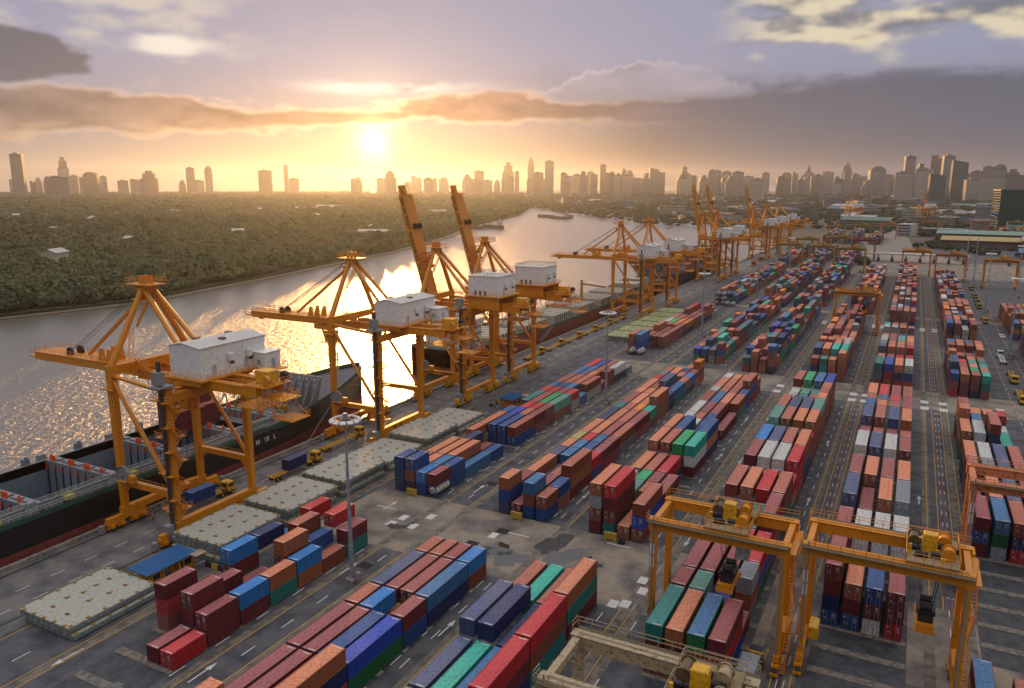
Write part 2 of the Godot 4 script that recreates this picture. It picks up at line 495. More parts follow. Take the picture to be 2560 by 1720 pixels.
	# arrows
	for q in [[-82.6, -143.0, 1], [-85.0, -99.5, 1], [-104.3, -60.5, -1], [-59.0, -91.5, 1], [-59.6, -152.0, -1], [-38.6, -190.0, 1], [-33.2, -190.5, -1], [-38.8, -225.0, 1], [-33.2, -232.0, -1], [-15.0, -170.0, 1], [6.4, -158.0, 1], [6.6, -182.0, 1], [-15.2, -214.0, 1], [-33.4, -140.0, -1], [-83.8, -66.0, 1], [-95.0, -126.0, 1]]:
		_arrow(mw, q[0], q[1], q[2])
	_flat(mw, -97.6, -92.6, -125.2, -125.5, .022); _flat(mw, -66.6, -61.6, -126.4, -126.7, .022); _flat(mw, -47.2, -42.4, -131.2, -131.5, .022)
	solo("yellow_lane_line", my, yellow, "", "", "", "structure")
	solo("white_lane_marking", mw, white, "", "", "", "structure")
	solo("red_lane_line", mr, red, "", "", "", "structure")
	# drain grates
	var grate := mat("drain iron", lin(.025, .024, .024), .7, .3)
	for q in [[-67.5, -126.6], [-70.2, -119.0], [-83.0, -102.4], [-81.5, -147.5], [-33.0, -161.0], [-33.6, -158.2], [-80.5, -300.5], [-72.0, -141.0]]:
		var g := MB.new()
		for k in 7: g.box(-1.15, 1.15, .012, .05, -.9 + k * .27, -.9 + k * .27 + .16)
		g.box(-1.25, 1.25, .010, .03, -1.05, 1.05)
		var o := solo("drain_grate", g, grate, "dark iron drain grate set in the yard paving", "drain grate", "drain grates in the yard")
		o.position = Vector3(q[0], 0, q[1])
	# standing water and damp patches
	var pud := StandardMaterial3D.new()
	pud.resource_name = "puddle water"
	pud.albedo_color = lin(.045, .038, .028); pud.roughness = .03; pud.metallic_specular = .8
	var damp := mat("damp concrete", lin(.040, .034, .026), .5, 0, "asphalt", .06)
	sheet("damp_patch", blob(-56.0, -126.2, 2.6, 4.6, 5), .030, damp)
	sheet("damp_patch", blob(-87.6, -118.5, 1.9, 1.3, 8), .030, damp)
	sheet("damp_patch", blob(-46.3, -122.0, 2.0, 1.1, 12), .030, damp)
	sheet("damp_patch", blob(-116.6, -187.5, 1.0, 5.5, 15), .030, damp)
	sheet("damp_patch", blob(-66.2, -118.0, 2.2, 1.4, 18), .030, damp)
	for q in [[-61.0, -117.0, 3.4, 2.6, 2], [-52.4, -121.6, 2.6, 4.6, 3], [-64.0, -119.4, 2.6, 2.2, 4], [-85.6, -121.4, .5, .4, 9], [-48.0, -123.0, .8, 1.3, 10], [-116.4, -192.5, .45, 2.6, 11], [-91.5, -58.0, 1.1, 1.6, 12]]:
		var p := sheet("puddle", blob(q[0], q[1], q[2], q[3], q[4]), .034, pud)
		p.set_meta("kind", "structure")
	# quay edge: coping, low wall, rails, fenders
	var cop := mat("coping concrete", lin(.30, .28, .26), .85, 0, "concrete", .12)
	var cb := MB.new()
	cb.box(-139.6, -138.7, -.05, .62, -990, 200)
	cb.box(-140.0, -139.55, -5, -.02, -990, 200)
	solo("quay_wall", cb, cop, "", "", "", "structure")
	var rl := MB.new()
	for x in [-137.0, -121.5]:
		for e in [-.07, .07]: rl.box(x + e * 3.2 - .05, x + e * 3.2 + .05, .008, .022, -990, 200)
		rl.box(x - .05, x + .05, .008, .05, -990, 200)
	solo("crane_rail", rl, mat("rail steel", lin(.06, .055, .05), .45, .6), "", "", "", "structure")

func _plane(x0: float, x1: float, z0: float, z1: float, y: float) -> MB:
	var mb := MB.new()
	mb.quad(Vector3(x0, y, z1), Vector3(x1, y, z1), Vector3(x1, y, z0), Vector3(x0, y, z0))
	return mb

func _flat(mb: MB, x0: float, x1: float, z0: float, z1: float, y: float) -> void:
	mb.quad(Vector3(x0, y, z0), Vector3(x1, y, z0), Vector3(x1, y, z1), Vector3(x0, y, z1))

func _arrow(mb: MB, x: float, z: float, s: float) -> void:
	_flat(mb, x - .13, x + .13, z + 2.0, z - 2.0, .022)
	if s > 0: mb.tri(Vector3(x - .5, .026, z - 1.4), Vector3(x + .5, .026, z - 1.4), Vector3(x, .026, z - 3.2))
	else: mb.tri(Vector3(x + .5, .026, z + 1.4), Vector3(x - .5, .026, z + 1.4), Vector3(x, .026, z + 3.2))
const PAINT := {
	"m": ["maroon", .145, .018, .026], "r": ["rust brown", .215, .048, .026], "o": ["orange brown", .33, .10, .040], "R": ["bright red", .44, .012, .020],
	"n": ["navy", .012, .022, .105], "b": ["dark blue", .012, .060, .22], "B": ["royal blue", .012, .055, .38], "l": ["steel blue", .030, .135, .30],
	"c": ["sky blue", .012, .165, .46], "t": ["teal", .014, .17, .155], "T": ["turquoise", .018, .35, .27], "g": ["dark green", .010, .115, .036],
	"G": ["emerald green", .010, .29, .10], "w": ["white", .60, .60, .58], "s": ["grey", .27, .30, .33], "O": ["bright orange", .60, .165, .020],
	"y": ["olive yellow", .33, .26, .06], "p": ["slate blue", .055, .075, .17], "a": ["pale aqua", .16, .36, .30], "e": ["blue-roofed green", .010, .15, .045], "k": ["white", .6, .6, .57],
}
const LANES := ["riverside", "second", "third", "landside", "fifth"]
const ORD := ["first", "second", "third", "fourth", "fifth", "sixth", "seventh", "eighth", "ninth", "tenth", "eleventh", "twelfth", "thirteenth", "fourteenth", "fifteenth", "sixteenth", "seventeenth", "eighteenth", "nineteenth", "twentieth", "last"]
const W2 := 2.438
const H2 := 2.591
var boxes := []
var box_mesh := {}

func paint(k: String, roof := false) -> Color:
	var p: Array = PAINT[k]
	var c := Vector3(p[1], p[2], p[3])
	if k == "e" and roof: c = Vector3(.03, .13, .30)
	if roof: c = c * (1.9 if k in "mro" else 1.35) + (Vector3(.15, .105, .088) if k in "mro" else Vector3(.06, .058, .055)) if not (k in "wska") else c * 1.0  # roofs lighter: partly faded paint, mostly sky light put into the colour
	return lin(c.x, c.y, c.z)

func block(title: String, x0: float, pitch: float, z0: float, bays: Array, seed_: int, pool := "mmmmrrrrrooorRbbbnBlltTgGwwsOpa") -> float:
	var r := RandomNumberGenerator.new(); r.seed = seed_
	var z := z0
	var bay := 0
	for line in bays:
		var f: PackedStringArray = line.split("|")
		var long := f[0] == "4"
		if f[0] == "x":
			z -= float(f[1]); continue
		for col in f.size() - 1:
			var halves: PackedStringArray = f[col + 1].split("/")
			for h in halves.size():
				var tok := halves[h]
				if tok == "." or tok == "": continue
				var seq := ""
				if tok == "?": tok = str(r.randi_range(2, 4))
				if tok[0].is_valid_int():
					var want := int(tok[0]); var known := tok.substr(1)
					for i in want - known.length(): seq += pool[r.randi() % pool.length()]
					seq += known
				else: seq = tok
				var L := 12.192 if long and halves.size() == 1 else 6.058
				for t in seq.length():
					if not PAINT.has(seq[t]): continue
					boxes.append({"x": x0 + pitch * col + r.randf_range(-.05, .05), "y": t * H2 + .12, "z": z - h * 6.3 + r.randf_range(-.06, .06), "L": L, "k": seq[t], "t": t, "n": seq.length(), "col": col, "bay": bay, "b": title, "door": r.randf() < .48})
		bay += 1
		z -= 12.62 if long else 6.42
	return z

func wave(mb: MB, len_: float, pitch: float, place: Callable) -> void:
	# folded sheet: place.call(along, depth 0..1, end 0/1, out) gives a point
	pass

func container_meshes(L: float) -> Dictionary:
	var key := "L%d" % int(L)
	if box_mesh.has(key): return box_mesh[key]
	var body := MB.new(); var roof := MB.new(); var frame := MB.new(); var dl := MB.new(); var dr := MB.new(); var rod := MB.new(); var closed := MB.new(); var mark := MB.new(); var mark2 := MB.new()
	var y0 := .16; var y1 := H2 - .10; var dep := .055
	var x := W2 / 2
	var k := int(L / .285)
	var za := -.16; var zb := -L + .16
	var step := (zb - za) / k
	for s in [-1.0, 1.0]:
		for i in k:
			var z := za + step * i
			var o: float = s * (x - .015); var q: float = s * (x - .015 - dep)
			var pr := [[z, o], [z + step * .30, o], [z + step * .5, q], [z + step * .80, q], [z + step, o]]
			for j in 4:
				var a := Vector3(pr[j][1], y0, pr[j][0]); var b := Vector3(pr[j + 1][1], y0, pr[j + 1][0])
				var up := Vector3(0, y1 - y0, 0)
				if s > 0: body.quad(a, b, b + up, a + up)
				else: body.quad(b, a, a + up, b + up)
	for i in k:
		var z := za + step * i
		var hi := H2 - .02; var lo := H2 - .065
		var pr := [[z, hi], [z + step * .34, hi], [z + step * .5, lo], [z + step * .84, lo], [z + step, hi]]
		for j in 4:
			roof.quad(Vector3(-x + .07, pr[j][1], pr[j][0]), Vector3(x - .07, pr[j][1], pr[j][0]), Vector3(x - .07, pr[j + 1][1], pr[j + 1][0]), Vector3(-x + .07, pr[j + 1][1], pr[j + 1][0]))
	roof.box(-x + .02, x - .02, H2 - .06, H2 - .006, -.42, -.05); roof.box(-x + .02, x - .02, H2 - .06, H2 - .006, -L + .05, -L + .42)
	# ends: folded sheet (closed end), far end flat
	body.quad(Vector3(x - .1, y0, -L + .06), Vector3(-x + .1, y0, -L + .06), Vector3(-x + .1, y1, -L + .06), Vector3(x - .1, y1, -L + .06))
	body.quad(Vector3(-x, .12, -L), Vector3(x, .12, -L), Vector3(x, .12, 0), Vector3(-x, .12, 0))
	var wk := 9
	var ws := (W2 - .24) / wk
	for i in wk:
		var u := -x + .12 + ws * i
		var pr := [[u, -.03], [u + ws * .3, -.03], [u + ws * .5, -.03 - dep], [u + ws * .8, -.03 - dep], [u + ws, -.03]]
		for j in 4: closed.quad(Vector3(pr[j][0], y0, pr[j][1]), Vector3(pr[j + 1][0], y0, pr[j + 1][1]), Vector3(pr[j + 1][0], y1, pr[j + 1][1]), Vector3(pr[j][0], y1, pr[j][1]))
	# frame: posts, rails, castings
	for sx in [-1, 1]:
		var px: float = sx * (x - .08)
		for pz in [-.08, -L + .08]:
			frame.cbox(Vector3(px, H2 / 2, pz), .158, H2 - .34, .158)
			for cy in [.06, H2 - .06]: frame.cbox(Vector3(sx * (x - .085), cy, pz), .178, .122, .178)
		frame.box(px - .06, px + .08 if sx > 0 else px + .06, .03, .17, -L + .18, -.18)
		frame.box(px - .05, px + .065 if sx > 0 else px + .05, H2 - .11, H2 - .010, -L + .18, -.18)
	for pz in [-.07, -L + .07]:
		frame.box(-x + .18, x - .18, .03, .17, pz - .06, pz + .06)
		frame.box(-x + .18, x - .18, H2 - .13, H2 - .012, pz - .06, pz + .06)
	# doors with ribs
	for q in [[dl, -x + .15, -.012], [dr, .012, x - .15]]:
		var d: MB = q[0]
		d.box(q[1], q[2], .17, y1 - .03, -.09, -.045)
		for i in 5: d.box(q[1] + .07, q[2] - .07, .30 + i * .44, .30 + i * .44 + .26, -.05, -.028)
	for u in [-.86, -.36, .36, .86]:
		rod.tube(Vector3(u, .12, -.005), Vector3(u, H2 - .10, -.005), .028, .028, 6, false)
		rod.box(u - .05, u + .26 * signf(-u) + .05 if u < 0 else u + .05, 1.02, 1.09, -.012, .02)
		for cy in [.2, .85, 1.7, H2 - .2]: rod.cbox(Vector3(u, cy, -.01), .13, .08, .05)
	for q in [[.42, 2.02, .34, .13], [.42, 1.82, .5, .08], [.46, 1.62, .4, .05], [.46, 1.5, .3, .05], [.46, 1.38, .42, .05], [-.98, 2.05, .30, .20], [-.72, 1.2, .2, .18]]:
		mark.quad(Vector3(q[0], q[1], -.022), Vector3(q[0] + q[2], q[1], -.022), Vector3(q[0] + q[2], q[1] + q[3], -.022), Vector3(q[0], q[1] + q[3], -.022))
	for z in [-.28, -L + .36]:
		mark2.quad(Vector3(-.2, H2 - .002, z + .09), Vector3(.95, H2 - .002, z + .09), Vector3(.95, H2 - .002, z - .09), Vector3(-.2, H2 - .002, z - .09))
	box_mesh[key] = {"body": body.mesh(), "roof": roof.mesh(), "frame": frame.mesh(), "dl": dl.mesh(), "dr": dr.mesh(), "rod": rod.mesh(), "closed": closed.mesh(), "mark": mark.mesh(), "mark2": mark2.mesh()}
	# one-piece version for the far ones; roofs lighter: faded paint plus sky light in the colour
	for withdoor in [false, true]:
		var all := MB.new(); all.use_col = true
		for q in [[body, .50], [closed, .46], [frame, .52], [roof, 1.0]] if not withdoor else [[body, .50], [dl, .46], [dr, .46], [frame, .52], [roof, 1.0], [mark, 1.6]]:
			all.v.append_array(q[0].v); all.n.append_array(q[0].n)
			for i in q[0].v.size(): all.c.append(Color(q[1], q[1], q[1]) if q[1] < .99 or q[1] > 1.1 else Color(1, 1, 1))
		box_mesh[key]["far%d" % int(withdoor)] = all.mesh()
	return box_mesh[key]

func tank_container(at: Vector3, label: String, band: Color, seed_: int) -> void:
	var t := thing("tank_container", label, "tank container", at, 0, "tank containers in the stacks")
	var fr := MB.new(); var tk := MB.new(); var rg := MB.new()
	var x := W2 / 2; var L := 6.058
	for sx in [-1, 1]:
		for z in [-.08, -L + .08]: fr.cbox(Vector3(sx * (x - .08), H2 / 2, z), .15, H2, .15)
		for y in [.08, H2 - .08]: fr.box(sx * (x - .08) - .06, sx * (x - .08) + .06, y - .06, y + .06, -L + .15, -.15)
	for z in [-.08, -L + .08]:
		for y in [.08, H2 - .08]: fr.box(-x + .16, x - .16, y - .06, y + .06, z - .06, z + .06)
		fr.bar(Vector3(-x + .16, .15, z), Vector3(-.7, .75, z), .1, .1); fr.bar(Vector3(x - .16, .15, z), Vector3(.7, .75, z), .1, .1)
		fr.bar(Vector3(-x + .16, H2 - .15, z), Vector3(-.7, H2 - .75, z), .1, .1); fr.bar(Vector3(x - .16, H2 - .15, z), Vector3(.7, H2 - .75, z), .1, .1)
	var prof := [[.10, .55], [.16, .95], [.34, 1.12], [.6, 1.15], [5.46, 1.15], [5.72, 1.12], [5.9, .95], [5.96, .55]]
	for i in prof.size() - 1: tk.tube(Vector3(0, H2 / 2, -prof[i][0]), Vector3(0, H2 / 2, -prof[i + 1][0]), prof[i][1], prof[i + 1][1], 20, i == 0 or i == prof.size() - 2)
	for z in [-1.6, -3.0, -4.4]: rg.tube(Vector3(0, H2 / 2, -L / 2 + (z + 3.0) - .1), Vector3(0, H2 / 2, -L / 2 + (z + 3.0) + .1), 1.17, 1.17, 20)
	rg.tube(Vector3(0, H2 - .2, -2.6), Vector3(0, H2 + .02, -2.6), .3, .3, 12); rg.tube(Vector3(0, H2 - .2, -3.7), Vector3(0, H2 + .02, -3.7), .25, .25, 12)
	rg.cbox(Vector3(0, H2 / 2, -.10), .5, .5, .1)
	part("frame", fr, mat("tank frame blue", lin(.02, .05, .2), .5, 0, "rust"), t)
	part("tank", tk, mat("tank white", lin(.58, .56, .50), .38, 0, "rust", .3), t)
	part("fittings", rg, mat("tank band %d" % seed_, band, .5, 0, "rust"), t)

func build_containers() -> void:
	block("front quayside block", -98.75, 2.87, -64.7, ["2|.|.|m|R", "2|mRm|.|mmm|mm", "2|.|2m|.|mc", "2|tmc|m|.|to", "2|mRn|.|mmo|oc", "2|2ml|mmr|nb|r", "2|rmR|mr|mnR|tm"], 1)
	block("front centre-left block", -72.6, 2.87, -46.4, ["4|3mo|.|.|.", "4|2mm|2m|2mR|Rno", "4|2mm|nm|2mb|gB", "2|2r|2nc|r|bm", "4|2p|2Om|2Om|nl", "2|2mr|2mr|rm|rc"], 2)
	block("front centre block", -52.1, 2.95, -72.0, ["4|2np|2nT|2nl|nmR", "4|2nnp|2nnn|mn|trR", "4|2mr|2mT|2mr|mto"], 3)
	block("bottom-edge centre block", -52.1, 2.95, -59.2, ["4|2s|2w|2p|2R"], 31)
	block("second quayside block", -99.5, 2.9, -134.5, ["2|bbb|nmb|bc|.m", "2|2bo|2bo|bl|bb", "4|2mo|2mo|2mo|l", "2|m|bn|m|b", "2|oo|.|.|.", "4|2o|2bb|2bb|br", "2|2l|2B|mr|mm", "2|m|2R|2R|mm", "4|2mt|2mm|gG|ra", "2|mR|mR|2m|wR", "2|ml|mb|2l|l", "4|2mr|2mr|mr|wr", "2|2l|2p|2o|m", "2|2l|2l|2r|mm", "4|2bR|2bB|2r|nw", "2|.|.|w|s"], 4)
	block("second centre-left block", -72.55, 2.9, -134.2, ["2|nbo|m|brl|br", "2|2mm|2np|nm|rb", "4|2mo|b|2mr|mor", "2|2p|2l|2b|bR", "2|2o|2l|2b|Rm", "2|2y|2R|2l|mm", "4|2o|2ro|2m|sr", "4|2n|2mo|2mr|mm", "2|2t|2r|2O|mT", "4|2m|2mo|2mo|rro", "2|2o|2o|2mr|nb", "4|2o|2r|3p|tl", "2|2rR|2r|m|gr", "2|2s|2o|mr|bc", "2|2r|ro|2mn|om", "2|l|r|2o|rmO"], 5)
	block("second centre block", -52.1, 2.95, -134.2, ["4|mrso|tmmR|o|rBr", "2|2t|ta|mr|gm", "2|2rk|2mG|2tm|2wm", "4|2no|2mr|2nR|.", "4|2nro|2mmr|RBG|mwT", "4|2mno|2wnb|2wb|nob", "2|m|2w|2b|.", "2|2w|2r|2b|m", "4|mw|2m|2m|m", "4|2bm|2nl|2mo|tr", "2|2w|2r|2m|Bb", "4|2mo|2mr|2mr|RBr", "2|2w|2mo|2mo|2mr"], 6)
	block("left-gantry block", -28.3, 2.92, -95.4, ["4|3mt|3mo|mre|BRm", "2|3m|3a|2b|m", "4|3m|3m|3m|sos/gBR", "2|3T|3o|3R|gBR", "4|3m|3b|3t|4m", "4|4r|4o|4R|gtmr", "2|3p|3o|3m|3R", "4|4m|4w|4w|4R", "4|4c|4p|4r|nbmo", "2|3a|3a|3G|3R", "4|4a|4r|4o|4o", "4|4r|4p|4p|4a", "2|3T|3t|3a|4o", "2|3w|3t|3r|4r", "2|3w|3a|3a|4o", "4|4r|4G|4l|4B"], 7, "mmmmrrrrrroobnRtbmr")
	block("right-gantry block", -7.35, 3.0, -120.2, ["4|bnmm|bmo|wmb|Rmm", "4|4m|4w|4w|4w", "2|3m|3r|3m|3l", "4|4p|3m|4o|4s", "4|4m|4o|4m|4o", "2|3o|3l|3r|3m", "4|4w|4p|4w|4m", "2|3p|3r|3b|3s", "2|3m|3r|3m|3r", "4|4p|4r|4p|4o", "2|4l|4o|4m|4m", "2|4r|4p|4R|4m", "4|4o|4R|4m|4r", "x|29", "4|4mst|4RB|4no|4bw", "2|3r|3l|3o|3w", "2|3w|3w|3o|3r", "2|3r|3m|3R|3R", "2|4p|4o|4o|4R", "2|4s|4o|4o|4r", "4|4w|4m|4a|4o", "2|3p|3p|3w|3r", "2|3w|3p|3s|3w", "2|3r|3r|3p|3p", "2|4w|4w|4o|4r", "2|4T|4r|4m|3s", "x|13"], 8, "mmmmrrrrrroobnRtbmrnlw")
	block("orange-gantry block", 15.2, 3.0, -157.5, ["4|mbm|sgl|Rnr|rmm", "4|2am|3o|3p|3m", "4|3r|3s|3p|3r", "4|3o|3w|3p|3r", "x|7.5", "4|tmo|mRw|mrnr|2sT", "2|mnro|3l|2rr|sw", "2|mbrm|3o|3o|3R", "x|43", "2|Rmb|mmo|3mr|mtT", "2|mRlp|3o|3G|3r", "2|mRrp|3r|3o|3a", "2|3w|3R|3a|3t", "2|mrmr|2mG|3o|3r", "2|3r|3r|3r|4o", "2|4m|4o|4m|4o", "2|4l|4o|4p|4r"], 9, "mmmmrrrrrroobnRtbmrnl")
	# further blocks, seen small
	var mixed := "mmmmrrrrooObbnlBtGRwspTa"
	var warmer := "mmmmmrrrrrroooOORbnwl"
	var rr := RandomNumberGenerator.new(); rr.seed = 40
	block("third quayside block", -101.0, 2.95, -300.5, ["4|3bmr|bBl|.|.", "4|.|mm|mm|mr", "4|2mr|mro|mm|mm", "2|.|.|R|mm", "2|2p|2r|mr|nm", "4|2bw|2bG|nO|nO", "4|2mr|2mr|bm|mm", "4|2mp|3nr|mr|bm", "4|2o|2nmR|nm|nrm", "2|2m|2m|ro|wo", "2|m|o|o|w"], 41, mixed)
	block("third centre-left block", -72.6, 2.95, -296.5, _rows(rr, 23, .55, 2, 3, mixed), 42, mixed)
	block("third centre block", -52.1, 2.95, -288.0, _rows(rr, 24, .5, 2, 4, mixed), 43, mixed)
	block("third right block", -28.3, 2.95, -287.0, ["2|mbr|mTa|Rro|mmro", "4|4p|4o|4T|4T", "2|3m|3o|4o|4w", "2|4o|4o|4o|4w", "2|3r|3a|3o|3p", "4|4m|3o|3o|3r"] + _rows(rr, 12, .4, 3, 4, warmer), 44, warmer)
	block("fourth quayside block", -99.5, 2.95, -457.0, ["2|k|k|.|bl"] + _rows(rr, 30, .4, 2, 3, mixed), 45, mixed)
	block("fourth centre-left block", -72.6, 2.95, -457.0, _rows(rr, 31, .4, 2, 4, mixed), 46, mixed)
	block("fourth centre block", -52.1, 2.95, -474.0, _rows(rr, 29, .45, 2, 4, mixed), 47, mixed)
	block("fourth right block", -26.5, 2.95, -452.0, _rows(rr, 32, .4, 3, 4, warmer), 48, warmer)
	block("long right-hand block", -6.6, 3.0, -420.0, _rows(rr, 40, .25, 3, 4, warmer + "wwsp"), 49, warmer + "ww")
	block("far right block", 16.5, 3.0, -375.0, _rows(rr, 39, .25, 3, 4, warmer + "wwspa"), 50, warmer + "wwsp")
	block("rightmost block", 44.0, 3.0, -330.0, ["2|3mo|3G|3R|3m", "2|3b|4t|4r|4m", "2|Rmt|4w|4m|4r", "4|4r|3m|3m|3o", "4|mbBG|4mr|3mr|3o", "2|4g|4m|3G|3r", "x|24", "4|bop|mmo|bmo|4G", "2|4or|4r|3l|3l", "4|3r|gm|3m|3m", "2|4r|3g|3r|3r", "2|3o|3p|3T|3T", "4|3m|3m|3m|3m", "4|3r|3m|3r|3r"], 51, warmer)
	block("rightmost block", 58.0, 3.0, -330.0, _rows(rr, 10, .4, 3, 4, mixed), 52, mixed)
	# yards beyond the toll gates
	for q in [[-100.0, -690.0, 26], [-78.0, -690.0, 26], [-55.0, -690.0, 24], [-97.0, -1010.0, 30], [-72.0, -1010.0, 30], [-45.0, -1010.0, 22]]:
		block("far yard", q[0], 3.0, q[1], _rows(rr, q[2], .5, 3, 4, mixed), 60 + int(-q[0]), mixed)
	for i in 9:
		block("far yard", 60.0 + i * 24, 3.0, -1180.0 - i * 40, _rows(rr, 8 + i % 3, .5, 2, 4, warmer + "www"), 90 + i, warmer + "www")
	# the two single containers and others standing by themselves
	for q in [[12.9, -104.2, "l", "weathered blue-roofed rust container standing alone right of the gantry crane"], [17.6, -101.4, "s", "weathered grey-roofed rust container standing alone at the right edge"]]:
		boxes.append({"x": q[0], "y": .1, "z": q[1], "L": 12.192, "k": "r", "t": 0, "n": 1, "col": 0, "bay": 0, "b": "single", "door": false, "label": q[3], "roof": q[2]})
	for q in [[-6.0, "worn blue open-top container at the bottom edge, left of the pair"], [-3.3, "worn blue open-top container at the bottom edge, right of the pair"]]:
		boxes.append({"x": q[0], "y": .1, "z": -91.5, "L": 6.058, "k": "b", "t": 0, "n": 1, "col": 0, "bay": 0, "b": "single", "door": false, "label": q[1], "roof": "l"})
	place_containers()
	tank_container(Vector3(-99.45 + 2.9 * 3 + W2 / 2, .12, -134.5), "cream tank container under a maroon container at the block's front corner", lin(.05, .07, .16), 1)
	tank_container(Vector3(-95.0, .12, -296.0), "blue tank container on the ground before the third quayside block", lin(.02, .12, .4), 2)
	tank_container(Vector3(-98.6, .12, -296.6), "yellow-ended tank container beside a blue tank container", lin(.45, .3, .05), 3)
	for i in 8:
		tank_container(Vector3(-98.0 + (i % 2) * 3.2 + (6.0 if i >= 6 else 0.0), .12 + (i / 2 % 3) * H2 if i < 6 else .12, -449.0 + (3.0 if i >= 6 else 0.0)), ["white tank container at the bottom left of the tank stack", "white tank container at the bottom right of the tank stack", "white tank container in the middle left of the tank stack", "white tank container in the middle right of the tank stack", "white tank container at the top left of the tank stack", "white tank container at the top right of the tank stack", "white tank container on the ground right of the tank stack", "white tank container behind the one beside the tank stack"][i], lin(.06, .06, .07), 4)

func _rows(r: RandomNumberGenerator, count: int, long: float, lo: int, hi: int, pool: String) -> Array:
	var out := []
	var used := 0
	while used < count:
		var l := r.randf() < long
		var s := "4" if l else "2"
		for c in 4:
			var n := r.randi_range(lo, hi)
			s += "|%d%s" % [n, pool[r.randi() % pool.length()]]
		out.append(s)
		used += 2 if l else 1
	return out

func place_containers() -> void:
	var cam_b := Basis.from_euler(Vector3(deg_to_rad(-11.592), deg_to_rad(27.342), 0))
	var eye := Vector3(0, CAM_H, 0)
	var cells := {}
	for q in boxes:
		var key := "%s/%d/%d" % [q.b, roundi(q.x / 2.95), q.t]
		if not cells.has(key): cells[key] = []
		cells[key].append(q)
	var pick := []
	for q in boxes:
		var kx := roundi(q.x / 2.95)
		var over: float = 0.0
		for o in cells.get("%s/%d/%d" % [q.b, kx, q.t + 1], []): over += maxf(0, minf(q.z, o.z) - maxf(q.z - q.L, o.z - o.L))
		var front := false
		for o in cells.get("%s/%d/%d" % [q.b, kx, q.t], []):
			if o.z - o.L > q.z - .2 and o.z - o.L < q.z + 1.2: front = true
		var side := 0.0
		var dir := 1 if q.x < -2 else -1
		for o in cells.get("%s/%d/%d" % [q.b, kx + dir, q.t], []): side += maxf(0, minf(q.z, o.z) - maxf(q.z - q.L, o.z - o.L))
		var at := Vector3(q.x + W2 / 2, q.y + H2 / 2, q.z - q.L / 2)
		var v := cam_b.inverse() * (at - eye)
		var dist := (at - eye).length()
		var sx := v.x / -v.z; var sy := v.y / -v.z
		var seen := v.z < 0 and absf(sx) < .70 and absf(sy) < .475
		var to := (eye - at) / dist
		var area: float = maxf(0, q.L - over) * W2 * to.y + (0.0 if front else W2 * H2 * maxf(to.z, 0)) + maxf(0, q.L - side) * H2 * absf(to.x) * .8
		q.area = area / dist / dist if seen else 0.0
		q.out = area > .4
		pick.append(q)
	pick.sort_custom(func(a, b): return a.area > b.area)
	var far := {"20a": [[], []], "20b": [[], []], "40a": [[], []], "40b": [[], []]}
	var protos := {}
	var rodm := mat("galvanised rod", lin(.34, .33, .33), .5, .3)
	var markm := mat("stencil white", lin(.62, .60, .58), .8, 0, "rust", .5)
	var count := 0
	for q in pick:
		if q.k == "k":
			if q.b == "second centre block": tank_container(Vector3(q.x + W2 / 2, q.y, q.z), "white and blue framed tank container on top of its stack, second centre block", lin(.05, .08, .3), 6)
			continue
		var at := Vector3(q.x + W2 / 2, q.y, q.z)
		if count < 300 and (q.area > 0.0 or q.b == "single"):
			count += 1
			var ms := container_meshes(q.L)
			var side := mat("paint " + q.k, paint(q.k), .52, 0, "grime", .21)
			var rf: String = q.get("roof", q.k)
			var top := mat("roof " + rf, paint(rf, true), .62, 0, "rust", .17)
			var pk := "%s%d%s%s" % [q.k, int(q.L), q.door, rf]
			var root: Node3D
			if protos.has(pk):
				root = protos[pk].duplicate(); root.name = numbered("shipping_container"); add_child(root, true)
			else:
				root = thing("shipping_container", "", "shipping container")
				part("body", ms.body, side, root); part("roof", ms.roof, top, root); part("frame", ms.frame, side, root)
				if q.door:
					var d1 := part("door", ms.dl, side, root); part("door", ms.dr, side, root)
					tag(part("locking_bars", ms.rod, rodm, root), "", "", "", "stuff"); tag(part("stencil_print", ms.mark, markm, root), "", "", "", "stuff")
				else: part("end_wall", ms.closed, side, root)
				tag(part("roof_print", ms.mark2, markm, root), "", "", "", "stuff")
				protos[pk] = root
			root.position = at
			var where := "alone in" if q.n == 1 else "on top of" if q.t == q.n - 1 else "at the bottom of" if q.t == 0 else "second up in" if q.t == 1 else "third up in"
			var text: String = q.get("label", "%s %s container %s %s stack, %s lane, %s" % [PAINT[q.k][0], "long" if q.L > 9 else "short", where, ORD[mini(q.bay, 20)], LANES[q.col], q.b])
			tag(root, text, "shipping container", "containers stacked in the yard")
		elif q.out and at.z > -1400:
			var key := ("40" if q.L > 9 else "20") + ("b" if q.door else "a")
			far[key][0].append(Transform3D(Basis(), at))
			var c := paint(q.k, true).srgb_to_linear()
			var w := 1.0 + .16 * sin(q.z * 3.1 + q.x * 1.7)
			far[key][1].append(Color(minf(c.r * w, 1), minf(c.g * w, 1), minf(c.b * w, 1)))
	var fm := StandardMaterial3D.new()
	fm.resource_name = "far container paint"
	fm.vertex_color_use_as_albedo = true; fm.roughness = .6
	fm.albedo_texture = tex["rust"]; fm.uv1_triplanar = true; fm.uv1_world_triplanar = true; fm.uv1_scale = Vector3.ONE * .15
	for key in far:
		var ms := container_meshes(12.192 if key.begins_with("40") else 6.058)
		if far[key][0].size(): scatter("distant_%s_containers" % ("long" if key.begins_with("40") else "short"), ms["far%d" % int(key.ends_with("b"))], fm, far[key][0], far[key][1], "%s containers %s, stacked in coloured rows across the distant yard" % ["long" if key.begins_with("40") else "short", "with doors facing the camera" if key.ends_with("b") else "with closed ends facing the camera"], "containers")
	print("containers ", boxes.size(), " single ", count)
	# pads: dark ground and the concrete beams that carry the stacks
	var beam := mat("pad beam concrete", lin(.21, .19, .17), .85, 0, "concrete", .12)
